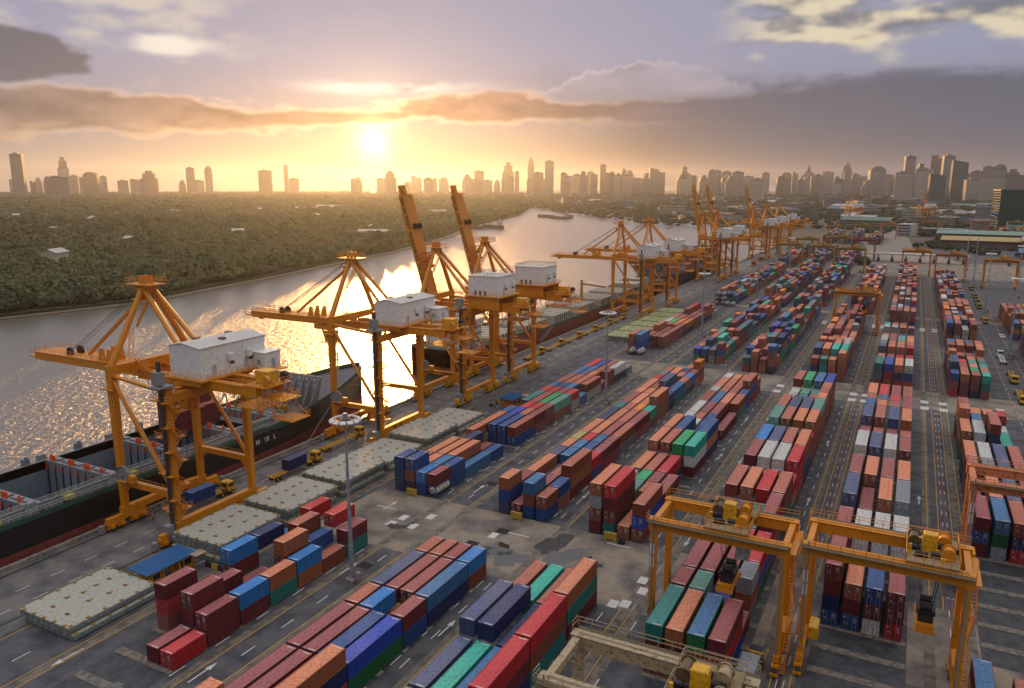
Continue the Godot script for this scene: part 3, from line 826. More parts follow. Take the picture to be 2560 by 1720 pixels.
	var pad := mat("pad asphalt", lin(.052, .055, .062), .6, 0, "asphalt", .05)
	for q in [[-99.6, -87.6, -40, -109.6, -6.45, -64.7], [-73.2, -60.9, -40, -109.6, -6.45, -65.0], [-52.8, -40.0, -40, -109.6, -6.4, -72.2], [-99.9, -87.4, -134.0, -262, -6.4, -134.2], [-73.0, -60.6, -134, -262, -6.4, -134.2], [-52.6, -39.8, -134, -262, -6.4, -134.2], [-28.6, -15.9, -60, -262, -6.4, -95.4], [-7.9, 4.9, -60, -262, -6.4, -120.2], [14.7, 27.2, -120, -262, -6.4, -157.5]]:
		var o := sheet("container_pad", rect(q[0], q[1], q[2], q[3]), .012, pad)
		var b := MB.new(); b.bevel_box(q[0] + .1, q[1] - .1, .0, .105, -.75, .75, .05)
		var bm := b.mesh()
		var z: float = q[5]
		while z < q[2] - 1: z += 6.42
		while z > q[3] + 1.0:
			if z < q[2] - .8:
				var p := part("concrete_beam", bm, beam, o)
				p.position = Vector3(0, .014, z)
			z -= 6.42
func text_mesh(s: String, h: float, d := .03) -> Mesh:
	var f := SystemFont.new(); f.font_names = PackedStringArray(["Droid Sans"]); f.font_weight = 700
	var t := TextMesh.new()
	t.text = s; t.font = f; t.font_size = 64; t.pixel_size = h / 46.0; t.depth = d; t.curve_step = 4.0
	return t

func letter(s: String, h: float, m: Material, parent: Node3D, at: Vector3, rot := Vector3.ZERO) -> void:
	var o := part("lettering", text_mesh(s, h), m, parent)
	o.position = at; o.rotation = rot
	o.set_meta("kind", "stuff")

func stuff(called: String, mb, m: Material, parent: Node) -> MeshInstance3D:
	var o := part(called, mb, m, parent)
	o.set_meta("kind", "stuff")
	return o

var yel: StandardMaterial3D
var yel2: StandardMaterial3D
var iron: StandardMaterial3D
var whitewall: StandardMaterial3D
var glassy: StandardMaterial3D
var steel: StandardMaterial3D

func crane_materials() -> void:
	yel = mat("crane yellow", lin(.62, .22, .005), .42, 0, "faint", .16)
	yel2 = mat("bright yellow", lin(.70, .36, .010), .42, 0, "rust", .15)
	iron = mat("dark iron", lin(.035, .030, .028), .55, .2, "grime")
	whitewall = mat("white cladding", lin(.70, .70, .69), .6, 0, "faint", .13)
	glassy = mat("dark glass", lin(.02, .025, .03), .12, 0, "")
	steel = mat("grey steel", lin(.27, .28, .31), .5, .2, "rust", .3)

func bogie(root: Node3D, x: float, z: float, striped: bool) -> void:
	var b := MB.new(); var w := MB.new()
	b.box(x - .55, x + .55, 1.75, 2.7, z - 4.3, z + 4.3)
	for k in [-1, 1]:
		b.box(x - .6, x + .6, 1.1, 2.0, z + k * 2.6 - 1.9, z + k * 2.6 + 1.9)
		for j in [-1, 1]:
			var c: float = z + k * 2.6 + j * 1.05
			b.box(x - .45, x + .45, .5, 1.25, c - .85, c + .85)
			b.cbox(Vector3(x + .85, 1.15, c), .7, .6, .8)
			for i in [-.42, .42]: w.tube(Vector3(x - .28, .4, c + i), Vector3(x + .28, .4, c + i), .38, .38, 10)
	b.box(x - .3, x + .3, .8, 1.5, z + 5.2, z + 6.0) if z > 0 else b.box(x - .3, x + .3, .8, 1.5, z - 6.0, z - 5.2)
	var o := part("bogie", b, yel2 if striped else yel, root)
	stuff("wheels", w, iron, o)
	if striped:
		var s := MB.new()
		for k in 14:
			var c := z - 4.2 + k * .62
			for e in [-.612, .612]:
				var y := .9 if absf(c - z) > .6 else 1.8
				var p := [Vector3(x + e, y, c), Vector3(x + e, y, c + .26), Vector3(x + e, y + 1.0, c + .72), Vector3(x + e, y + 1.0, c + .46)]
				s.quad(p[0], p[1], p[2], p[3])
		stuff("hazard_stripes", s, iron, o)
	var buf := MB.new()
	var bz := z + (5.6 if z > 0 else -5.6)
	buf.bevel_box(x - .5, x + .5, .3, 1.9, bz - .5, bz + .5, .1)
	part("end_buffer", buf, steel, root)

func sts_crane(label: String, zc: float, kind_b: bool, trolley_x: float, texts: Array) -> Node3D:
	var root := thing("quay_crane", label, "crane", Vector3(-129.25, 0, zc), 0, "ship-to-shore cranes along the quay")
	var S := -7.75; var L := 7.75; var Z := 9.5
	for x in [S, L]:
		for z in [-Z, Z]: bogie(root, x, z, kind_b)
		var sb := MB.new(); sb.box(x - .65, x + .65, 2.72, 4.1, -Z - .9, Z + .9)
		for z in [-Z, Z]: sb.hexa([Vector3(x - .6, 1.8, z + 1.0), Vector3(x + .6, 1.8, z + 1.0), Vector3(x + .6, 1.8, z - 1.0), Vector3(x - .6, 1.8, z - 1.0), Vector3(x - .63, 2.72, z + 1.6), Vector3(x + .63, 2.72, z + 1.6), Vector3(x + .63, 2.72, z - 1.6), Vector3(x - .63, 2.72, z - 1.6)])
		part("sill_beam", sb, yel, root)
		for z in [-Z, Z]:
			var lg := MB.new()
			var top := 33.2 if x < 0 else 30.6
			lg.hexa([Vector3(x - .62, 4.1, z + .55), Vector3(x + .62, 4.1, z + .55), Vector3(x + .62, 4.1, z - .55), Vector3(x - .62, 4.1, z - .55), Vector3(x - .78, top, z + .72), Vector3(x + .78, top, z + .72), Vector3(x + .78, top, z - .72), Vector3(x - .78, top, z - .72)])
			lg.box(x - .86, x + .86, 28.6, 28.8, z - .82, z + .82)
			part("leg", lg, yel, root)
	for z in [-Z, Z]:
		var y := 9.4 if z > 0 else 10.6
		var pb := MB.new()
		pb.box(S + .6, L - .6, y - .6, y + .6, z - .45, z + .45)
		for e in [-1, 1]:
			var xx := (S + .62) if e < 0 else (L - .62)
			pb.prism([Vector3(xx, y - .6, z - .42), Vector3(xx - e * 1.8, y - .6, z - .42), Vector3(xx, y - 2.4, z - .42)] if e > 0 else [Vector3(xx, y - .6, z - .42), Vector3(xx, y - 2.4, z - .42), Vector3(xx - e * 1.8, y - .6, z - .42)], Vector3(0, 0, .84))
		part("portal_beam", pb, yel, root)
		var rl := MB.new(); rl.rail([Vector3(S + .8, y + .6, z + .5), Vector3(L - .8, y + .6, z + .5)])
		stuff("railing", rl, yel, root)
		var br := MB.new(); br.tube(Vector3(S + .4, 30.2, z), Vector3(L - .6, y + .8, z), .42, .42, 10)
		part("diagonal_brace", br, yel, root)
		var tb := MB.new(); tb.tube(Vector3(S + .7, 31.2, z), Vector3(L - .6, 29.8, z), .38, .38, 10)
		part("tie_tube", tb, yel, root)
	for x in [S, L]:
		var cb := MB.new()
		if x < 0: cb.box(x - .7, x + .7, 31.4, 33.2, -Z + .7, Z - .7)
		else: cb.box(x - .6, x + .6, 27.6, 29.3, -Z + .7, Z - .7)
		part("cross_beam", cb, yel, root)
	# landward girder
	for z in [-2.9, 2.9]:
		var g := MB.new(); g.box(S - .4, 24.5, 29.35, 31.15, z - .6, z + .6)
		g.box(S - .4, 24.5, 31.15, 31.24, z - .75, z + .75)
		part("girder", g, yel, root)
	var gr := MB.new()
	for z in [-3.6, 3.6]: gr.rail([Vector3(S + 1.5, 31.2, z), Vector3(3.0, 31.2, z)]); gr.rail([Vector3(12.5, 31.2, z), Vector3(24.0, 31.2, z)])
	stuff("railing", gr, yel, root)
	# boom, hinged at the seaward legs
	var bm := MB.new()
	bm.box(-35.2, 0, -1.75, 0, -2.6, -1.3); bm.box(-35.2, 0, -1.75, 0, 1.3, 2.6)
	bm.box(-35.2, -.3, -.10, .06, -2.75, 2.75)
	for k in 9: bm.box(-35.0 + k * 4.3, -34.4 + k * 4.3, -1.6, -.1, -1.3, 1.3)
	var boom := part("boom", bm, yel, root)
	boom.position = Vector3(S - .8, 31.2, 0)
	if kind_b: boom.rotation.z = -deg_to_rad(73.8)
	var bd := MB.new()
	bd.rail([Vector3(-.8, .06, 2.6), Vector3(-35.0, .06, 2.6), Vector3(-35.0, .06, -2.6), Vector3(-.8, .06, -2.6)])
	bd.rail([Vector3(-35.2, -1.2, 1.8), Vector3(-38.4, -1.2, 1.8), Vector3(-38.4, -1.2, -1.8), Vector3(-35.2, -1.2, -1.8)])
	stuff("railing", bd, yel, boom)
	var tp := MB.new(); tp.box(-38.6, -35.0, -1.5, -1.25, -2.0, 2.0); tp.box(-37.5, -36.0, -1.25, -.6, -.8, .8); tp.box(-34.6, -33.4, -2.6, -1.75, -.6, .6)
	part("tip_platform", tp, yel, boom)
	for z in [-1.2, 1.2]:
		var sh := MB.new(); sh.tube(Vector3(-24.5, .8, z - .25), Vector3(-24.5, .8, z + .25), .95, .95, 14); sh.box(-25.3, -23.7, .06, .7, z - .4, z + .4)
		part("sheave", sh, iron, boom)
	for q in [[-13.5, 1.4], [-13.5, -1.4], [-11.0, 1.4], [-11.0, -1.4]]:
		var lt := MB.new()
		lt.hexa([Vector3(q[0] - .8, .06, q[1] + .4), Vector3(q[0] + .8, .06, q[1] + .4), Vector3(q[0] + .8, .06, q[1] - .4), Vector3(q[0] - .8, .06, q[1] - .4), Vector3(q[0] - .1, 2.6, q[1] + .3), Vector3(q[0] + .5, 2.6, q[1] + .3), Vector3(q[0] + .5, 2.6, q[1] - .3), Vector3(q[0] - .1, 2.6, q[1] - .3)])
		part("latch_post", lt, yel, boom)
	# A-frame
	var apex := Vector3(S + .3, 47.2, 0)
	for z in [-1, 1]:
		var af := MB.new(); af.tube(Vector3(S, 33.0, z * (Z - .2)), apex + Vector3(0, .3, z * 1.1), .72, .55, 10)
		part("mast_leg", af, yel, root)
		var bs := MB.new(); bs.tube(apex + Vector3(.6, 0, z * 1.0), Vector3(L + 1.0, 31.0, z * 3.0), .50, .50, 10)
		part("backstay", bs, yel, root)
		if kind_b:
			for k in 3:
				var t := .3 + k * .22
				var rg := MB.new(); rg.bar((apex + Vector3(.6, 0, 1.0)).lerp(Vector3(L + 1, 31, 3.0), t), (apex + Vector3(.6, 0, -1.0)).lerp(Vector3(L + 1, 31, -3.0), t), .25, .25)
				if z > 0: part("stay_spreader", rg, yel, root)
	var ap := MB.new()
	ap.box(apex.x - 1.1, apex.x + 1.1, 46.4, 48.2, -1.5, 1.5)
	ap.box(apex.x - 3.6, apex.x + 3.2, 48.2, 48.36, -2.2, 2.2)
	for q in [[-.7, .7], [-.7, -.7], [.6, .7], [.6, -.7]]: ap.box(apex.x + q[0] - .35, apex.x + q[0] + .35, 48.36, 50.0, q[1] - .2, q[1] + .2)
	ap.box(apex.x - 3.2, apex.x - 1.2, 45.0, 45.15, -1.6, 1.6); ap.box(apex.x - 2.6, apex.x - 1.4, 45.15, 46.2, -.8, .8)
	part("mast_head", ap, yel, root)
	var ar := MB.new(); ar.rail([Vector3(apex.x - 3.6, 48.36, 2.2), Vector3(apex.x + 3.2, 48.36, 2.2), Vector3(apex.x + 3.2, 48.36, -2.2), Vector3(apex.x - 3.6, 48.36, -2.2), Vector3(apex.x - 3.6, 48.36, 2.2)], 1.2, 1.2)
	ar.stair(Vector3(S + .6, 40.0, 3.4), Vector3(apex.x + 1.4, 45.0, .9), .8)
	ar.stair(Vector3(S + 3.2, 33.3, 7.2), Vector3(S + .4, 40.0, 4.4), .8)
	stuff("mast_stairs", ar, yel, root)
	var fs := MB.new(); var ca := MB.new()
	if not kind_b:
		fs.bar(apex + Vector3(-.8, -1.2, 0), Vector3(S - 20.5, 31.6, 0), .55, .6)
		for z in [-.9, .2, .9]: ca.tube(apex + Vector3(-1.2, .3, z), Vector3(S - 25.2, 32.3, z), .05, .05, 4, false)
	else:
		fs.bar(apex + Vector3(-.6, -.4, .9), Vector3(S - 5.6, 46.0, .9), .4, .4)
		for z in [-.9, .9]: ca.tube(apex + Vector3(-.8, .8, z), Vector3(S - 7.4, 55.0, z), .06, .06, 4, false)
	part("forestay", fs, yel, root)
	stuff("cables", ca, iron, root)
	# machinery house
	var hx0 := 3.3; var hx1 := 11.7; var hz0 := 4.6; var hz1 := -12.0; var hy := 31.5; var hh := 37.4
	if kind_b: hx0 = 7.4; hx1 = 18.2; hz0 = 5.0; hz1 = -6.0; hy = 34.3; hh = 40.4
	var wl := MB.new()
	wl.box(hx0, hx1, hy, hh, hz1, hz0)
	if not kind_b:
		var rx := (hx0 + hx1) / 2 - .6
		for z in [hz0, hz1]: wl.prism([Vector3(hx0, hh, z - .02), Vector3(hx1, hh, z - .02), Vector3(rx, hh + .75, z - .02)], Vector3(0, 0, .04))
	var house := part("machinery_house", wl, whitewall, root)
	var rf := MB.new()
	if kind_b: rf.box(hx0 - .15, hx1 + .15, hh, hh + .16, hz1 - .15, hz0 + .15)
	else:
		var rx := (hx0 + hx1) / 2 - .6
		for q in [[hx0 - .2, rx], [rx, hx1 + .2]]:
			var ya := hh + .02 if q[0] < rx else hh + .80; var yb := hh + .80 if q[0] < rx else hh + .02
			rf.hexa([Vector3(q[0], ya, hz0 + .2), Vector3(q[1], yb, hz0 + .2), Vector3(q[1], yb, hz1 - .2), Vector3(q[0], ya, hz1 - .2), Vector3(q[0], ya + .14, hz0 + .2), Vector3(q[1], yb + .14, hz0 + .2), Vector3(q[1], yb + .14, hz1 - .2), Vector3(q[0], ya + .14, hz1 - .2)])
	part("roof", rf, mat("house roof", lin(.55, .52, .48), .7, 0, "faint", .16), house)
	var mz := (hz0 + hz1) / 2
	if kind_b:
		var rr := MB.new(); rr.rail([Vector3(hx0, hh + .16, hz0), Vector3(hx1, hh + .16, hz0), Vector3(hx1, hh + .16, hz1), Vector3(hx0, hh + .16, hz1), Vector3(hx0, hh + .16, hz0)], 1.0, 1.3)
		stuff("roof_railing", rr, steel, house)
	else:
		for q in [[5.2, -.5], [9.4, -3.0], [5.6, -8.2]]:
			var ht := MB.new(); ht.bevel_box(q[0] - .6, q[0] + .6, hh + .3, hh + .95, q[1] - .6, q[1] + .6, .1)
			part("roof_hatch", ht, mat("hatch rust", lin(.16, .11, .08), .7), house)
	for q in [[hz0 - 3.2, 0.0], [mz - 3.0, 0.0]]:
		var dr := MB.new(); dr.box(hx1 - .01, hx1 + .05, hy + .25, hy + 2.3, q[0] - .5, q[0] + .5)
		if q[0] > mz or not kind_b: part("door", dr, mat("door grey", lin(.45, .46, .48), .6), house)
	for z in [mz + 1.2, mz - 3.6]:
		var ac := MB.new(); ac.bevel_box(hx1, hx1 + .7, hy + 2.5, hy + 4.0, z - .6, z + .6, .12)
		part("air_conditioner", ac, whitewall, house)
		var lv := MB.new(); lv.box(hx1 - .01, hx1 + .06, hy + 1.7, hy + 2.3, z - 1.1, z - .1)
		part("louvre", lv, iron, house)
	for z in [hz0]:
		for k in 3:
			if kind_b:
				var lv := MB.new(); lv.box(hx0 + 2.2 + k * 1.7, hx0 + 2.9 + k * 1.7, hy + .15, hy + 1.6, z - .01, z + .06)
				part("louvre", lv, iron, house)
	if not kind_b:
		var an := MB.new(); an.box(hx1, hx1 + 3.4, hy - .5, hy + 3.0, hz1 - .6, hz1 + 3.6)
		an.box(hx1, hx1 + 3.6, hy + 3.0, hy + 3.15, hz1 - .8, hz1 + 3.8)
		part("annex", an, whitewall, house)
		var ad := MB.new(); ad.box(hx1 + 3.39, hx1 + 3.45, hy - .4, hy + 1.7, hz1 + .8, hz1 + 1.8); ad.box(hx1 + 1.2, hx1 + 2.2, hy + .6, hy + 1.6, hz1 + 3.59, hz1 + 3.65)
		part("door", ad, mat("door grey", lin(.45, .46, .48), .6), house)
	var pf := MB.new()
	pf.box(hx0 - .9, hx1 + 1.3, hy - .26, hy, hz1 - 1.2, hz0 + 1.1)
	if not kind_b: pf.box(hx1 + 1.3, hx1 + 4.4, hy - .9, hy - .7, hz1 - 1.6, hz1 + 4.6)
	else:
		for x in [hx0 + .6, hx1 - .6]:
			for z in [hz0 - .6, hz1 + .6]: pf.box(x - .25, x + .25, 31.2, hy - .26, z - .25, z + .25)
		pf.box(hx0 - .5, hx1 + .6, 31.24, 31.6, -3.8, 3.8)
	part("house_platform", pf, yel, root)
	var pr := MB.new()
	pr.rail([Vector3(hx0 - .9, hy, hz0 + 1.1), Vector3(hx1 + 1.3, hy, hz0 + 1.1), Vector3(hx1 + 1.3, hy, hz1 - 1.2)], 1.1, 1.4)
	if not kind_b: pr.rail([Vector3(hx1 + 4.4, hy - .7, hz1 + 4.6), Vector3(hx1 + 4.4, hy - .7, hz1 - 1.6), Vector3(hx1 + 1.3, hy - .7, hz1 - 1.6)], 1.1, 1.4)
	stuff("railing", pr, yel, root)
	# bracing between the girders and the house
	var sub := MB.new()
	for z in [-8.0, -5.0, 5.0]: sub.box(hx0, hx1, 30.2, hy - .27, z - .3, z + .3)
	part("house_bearer", sub, yel, root)
	# landward service platforms and hoist
	for q in [[21.0, 26.8, 31.25, 3.4], [18.6, 25.2, 27.0, 3.6], [24.6, 30.0, 29.0, 2.4], [27.0, 32.0, 25.4, 2.4]]:
		var sp := MB.new(); sp.box(q[0], q[1], q[2], q[2] + .16, -q[3], q[3])
		part("service_platform", sp, yel, root)
		var sr := MB.new(); sr.rail([Vector3(q[0], q[2] + .16, q[3]), Vector3(q[1], q[2] + .16, q[3]), Vector3(q[1], q[2] + .16, -q[3]), Vector3(q[0], q[2] + .16, -q[3])], 1.1, 1.0)
		for e in [-1, 1]:
			sr.tube(Vector3(q[0] + .3, q[2], e * q[3]), Vector3(q[0] + .3, 31.2, e * q[3]), .10, .10, 4, false)
			sr.tube(Vector3(q[1] - .3, q[2], e * q[3]), Vector3(minf(q[1], 24.4) - .3, 31.2, e * q[3] * .9), .10, .10, 4, false)
		stuff("railing", sr, yel, root)
	var ho := MB.new(); ho.bevel_box(22.0, 25.4, 31.5, 33.9, -1.6, 1.2, .15)
	part("hoist_cabinet", ho, yel2, root)
	for z in [-2.4, 2.2]:
		var dm := MB.new(); dm.tube(Vector3(26.0, 32.6, z - .4), Vector3(26.0, 32.6, z + .4), .8, .8, 12); dm.bar(Vector3(25.4, 31.4, z), Vector3(26.1, 33.4, z), .5, .7)
		part("hoist_drum", dm, iron if z < 0 else yel, root)
	# festoon loops under the near girder
	var fe := MB.new()
	for k in 7:
		var x0 := -5.0 + k * 3.6
		if absf(x0 - L) < 2.2: continue
		var pts := []
		for j in 9:
			var t := j / 8.0
			pts.append(Vector3(x0 + t * 3.4, 29.3 - 3.6 * (1.0 - pow(2 * t - 1, 2)) * (.75 + .25 * sin(k * 2.3)), 3.6))
		fe.path(pts, .09)
	stuff("festoon_cables", fe, iron, root)
	# trolley and operator's cab
	var tr := MB.new(); tr.box(trolley_x - 2.6, trolley_x + 2.6, 27.9, 29.2, -2.4, 2.4)
	tr.bar(Vector3(trolley_x - 1.8, 28.0, 0), Vector3(trolley_x - 1.2, 26.4, 0), .4, .4)
	var trol := part("trolley", tr, yel, root)
	var cab := MB.new(); cab.hexa([Vector3(trolley_x + .9, 24.3, 2.0), Vector3(trolley_x + 3.4, 24.3, 2.0), Vector3(trolley_x + 3.4, 24.3, -.6), Vector3(trolley_x + .9, 24.3, -.6), Vector3(trolley_x + .1, 27.4, 2.0), Vector3(trolley_x + 3.6, 27.4, 2.0), Vector3(trolley_x + 3.6, 27.4, -.6), Vector3(trolley_x + .1, 27.4, -.6)])
	part("operator_cab", cab, yel, trol)
	var cw := MB.new(); cw.box(trolley_x + 1.6, trolley_x + 2.6, 25.6, 26.6, 1.99, 2.04)
	part("cab_window", cw, glassy, trol)
	var ct := MB.new(); ct.stair(Vector3(trolley_x + 4.8, 24.2, 1.2), Vector3(trolley_x + 3.0, 28.0, 1.2), .7); ct.rail([Vector3(trolley_x - .3, 24.2, 2.4), Vector3(trolley_x + 5.0, 24.2, 2.4)]); ct.box(trolley_x - .3, trolley_x + 5.0, 24.1, 24.22, -.8, 2.4)
	stuff("cab_walkway", ct, yel, trol)
	# stair tower and lift on the landward near leg
	var st := MB.new()
	var yy := 4.2
	var flip := 1.0
	while yy < 29.0:
		var a := Vector3(L + 1.1, yy, Z + 1.3 * flip); var b := Vector3(L + 1.1, yy + 2.4, Z - 1.3 * flip)
		st.stair(a, b, .8)
		st.box(L + .6, L + 1.9, yy + 2.36, yy + 2.46, Z - 1.3 * flip - .8, Z - 1.3 * flip + .8)
		st.rail([Vector3(L + 1.9, yy + 2.46, Z - 1.3 * flip - .8), Vector3(L + 1.9, yy + 2.46, Z - 1.3 * flip + .8)], 1.1, .8)
		if int(yy / 2.4) % 3 == 1:
			st.box(L - 2.6, L - .7, yy + 2.36, yy + 2.46, Z - .2, Z + 1.5); st.rail([Vector3(L - 2.6, yy + 2.46, Z - .2), Vector3(L - 2.6, yy + 2.46, Z + 1.5), Vector3(L - .7, yy + 2.46, Z + 1.5)], 1.1, .9)
		yy += 2.4; flip = -flip
	stuff("access_stairs", st, yel, root)
	var lm := MB.new(); lm.box(L - .3, L + .3, 2.0, 36.0 if not kind_b else 33.0, Z + .95, Z + 1.5)
	part("lift_mast", lm, mat("mast violet grey", lin(.075, .065, .075), .45, .3), root)
	var lc := MB.new(); lc.box(L - .8, L + .8, .9, 4.0, Z + 1.5, Z + 2.9); lc.box(L - 1.0, L + 1.0, 31.6, 34.0, Z + .9, Z + 2.2)
	for y in [31.0]: lc.box(L - 1.8, L + 1.6, y, y + .3, Z - .6, Z + 2.8)
	part("lift_cabin", lc, steel, root)
	# cable reel
	var re := MB.new(); var rc := Vector3(S + 1.6, 11.2, Z + .9)
	for k in 24:
		var a := TAU * k / 24.0; var b := TAU * (k + 1) / 24.0
		re.bar(rc + Vector3(cos(a), sin(a), 0) * 1.9, rc + Vector3(cos(b), sin(b), 0) * 1.9, .5, .12)
		if k % 2 == 0: re.bar(rc + Vector3(0, 0, .12), rc + Vector3(cos(a), sin(a), 0) * 1.9, .10, .14)
	re.tube(rc - Vector3(0, 0, .1), rc + Vector3(0, 0, .1), 1.55, 1.55, 20)
	re.tube(rc - Vector3(0, 0, .5), rc + Vector3(0, 0, .4), .35, .35, 12)
	part("cable_reel", re, steel, root)
	var rb := MB.new(); rb.box(rc.x - 1.0, rc.x + 1.4, 9.9, 10.1, Z + .4, Z + 1.6); rb.box(rc.x + 2.0, rc.x + 3.6, 10.0, 11.6, Z + .45, Z + 1.3)
	part("reel_bracket", rb, yel, root)
	# small box and platform over the boom hinge
	var pb2 := MB.new(); pb2.box(1.0, 2.6, 31.3, 35.6, -4.8, -3.6); pb2.box(-2.4, 1.4, 33.4, 33.55, -5.2, -2.2)
	part("hinge_cabin", pb2, yel, root)
	var hr := MB.new(); hr.rail([Vector3(-2.4, 33.55, -5.2), Vector3(-2.4, 33.55, -2.2), Vector3(1.4, 33.55, -2.2)], 1.3, 1.0); hr.rail([Vector3(1.0, 35.6, -4.8), Vector3(1.0, 35.6, -3.6), Vector3(2.6, 35.6, -3.6)], 1.0, .8)
	hr.stair(Vector3(S + 5.2, 31.3, 4.4), Vector3(S + 1.0, 33.8, 4.4), .8); hr.rail([Vector3(S - 1.6, 28.8, Z + 1.4), Vector3(S + 1.6, 28.8, Z + 1.4)], 1.1, .9); hr.box(S - 1.8, S + 1.8, 28.6, 28.75, Z + .8, Z + 1.6)
	stuff("railing", hr, yel, root)
	for q in texts: letter(q[0], q[1], iron if q[3] else mat("sign white", lin(.7, .68, .62), .6), boom if q[5] else root, q[2], q[4])
	return root

func build_cranes() -> void:
	crane_materials()
	var side := Vector3.ZERO
	var right := Vector3(0, PI / 2, 0)
	var c1 := sts_crane("nearest yellow quay crane, boom lowered, white gabled machinery house, leftmost in view", -103.5, false, 0.6, [])
	var c2 := sts_crane("second yellow quay crane, boom lowered over the ship's bow, white gabled machinery house", -168.3, false, -17.5, [["SAFETY FIRST", .9, Vector3(-7.08, 3.4, 2.0), true, right, false], ["No. 20", 1.0, Vector3(8.42, 3.4, 3.0), true, right, false]])
	var c3 := sts_crane("yellow quay crane with raised boom and square white machinery house, nearer of two", -211.0, true, 3.0, [["NO.29  PORT  AUTHORITY  OF  THAILAND", 1.25, Vector3(-17.5, -.9, 2.62), true, Vector3(0, 0, 0), true], ["NO.29", .8, Vector3(8.42, 3.4, -2.0), true, right, false], ["GERMANY", .7, Vector3(2.0, 9.4, 9.98), true, side, false]])
	var c4 := sts_crane("yellow quay crane with raised boom and square white machinery house, farther of two", -243.0, true, 3.0, [["NO.30  PORT  AUTHORITY  OF  THAILAND", 1.25, Vector3(-17.5, -.9, 2.62), true, Vector3(0, 0, 0), true], ["NO.30", .8, Vector3(8.42, 3.4, -2.0), true, right, false]])
	copy_of(c1, Vector3(-129.25, 0, -389.0), 0, "farther yellow quay crane, boom lowered, behind the red ship, nearer of that pair")
	copy_of(c1, Vector3(-129.25, 0, -437.0), 0, "farther yellow quay crane, boom lowered, behind the red ship, farther of that pair")
	var up := copy_of(c1, Vector3(-129.25, 0, -569.0), 0, "distant quay crane with dark raised boom, first of the far raised pair")
	var names_up := ["distant quay crane with dark raised boom, second of the far raised pair", "farthest quay crane with dark raised boom, right of the far pair"]
	for ch in up.get_children():
		if String(ch.name) == "boom": ch.rotation.z = -deg_to_rad(80.0)
		if String(ch.name) in ["forestay", "cables"]: ch.free()
	copy_of(up, Vector3(-129.25, 0, -611.0), 0, names_up[0])
	copy_of(up, Vector3(-129.25, 0, -765.0), 0, names_up[1])
	copy_of(c1, Vector3(-129.25, 0, -830.0), 0, "distant quay crane, boom lowered, nearer of the two farthest lowered cranes")
	copy_of(c1, Vector3(-129.25, 0, -910.0), 0, "distant quay crane, boom lowered, farthest along the quay")
	for k in 2:
		copy_of(c1, Vector3([-98.0, 15.0][k], 0, [-1500.0, -1560.0][k]), deg_to_rad(-60), ["lone yellow crane in the far yard, left of two", "lone yellow crane in the far yard, right of two"][k])
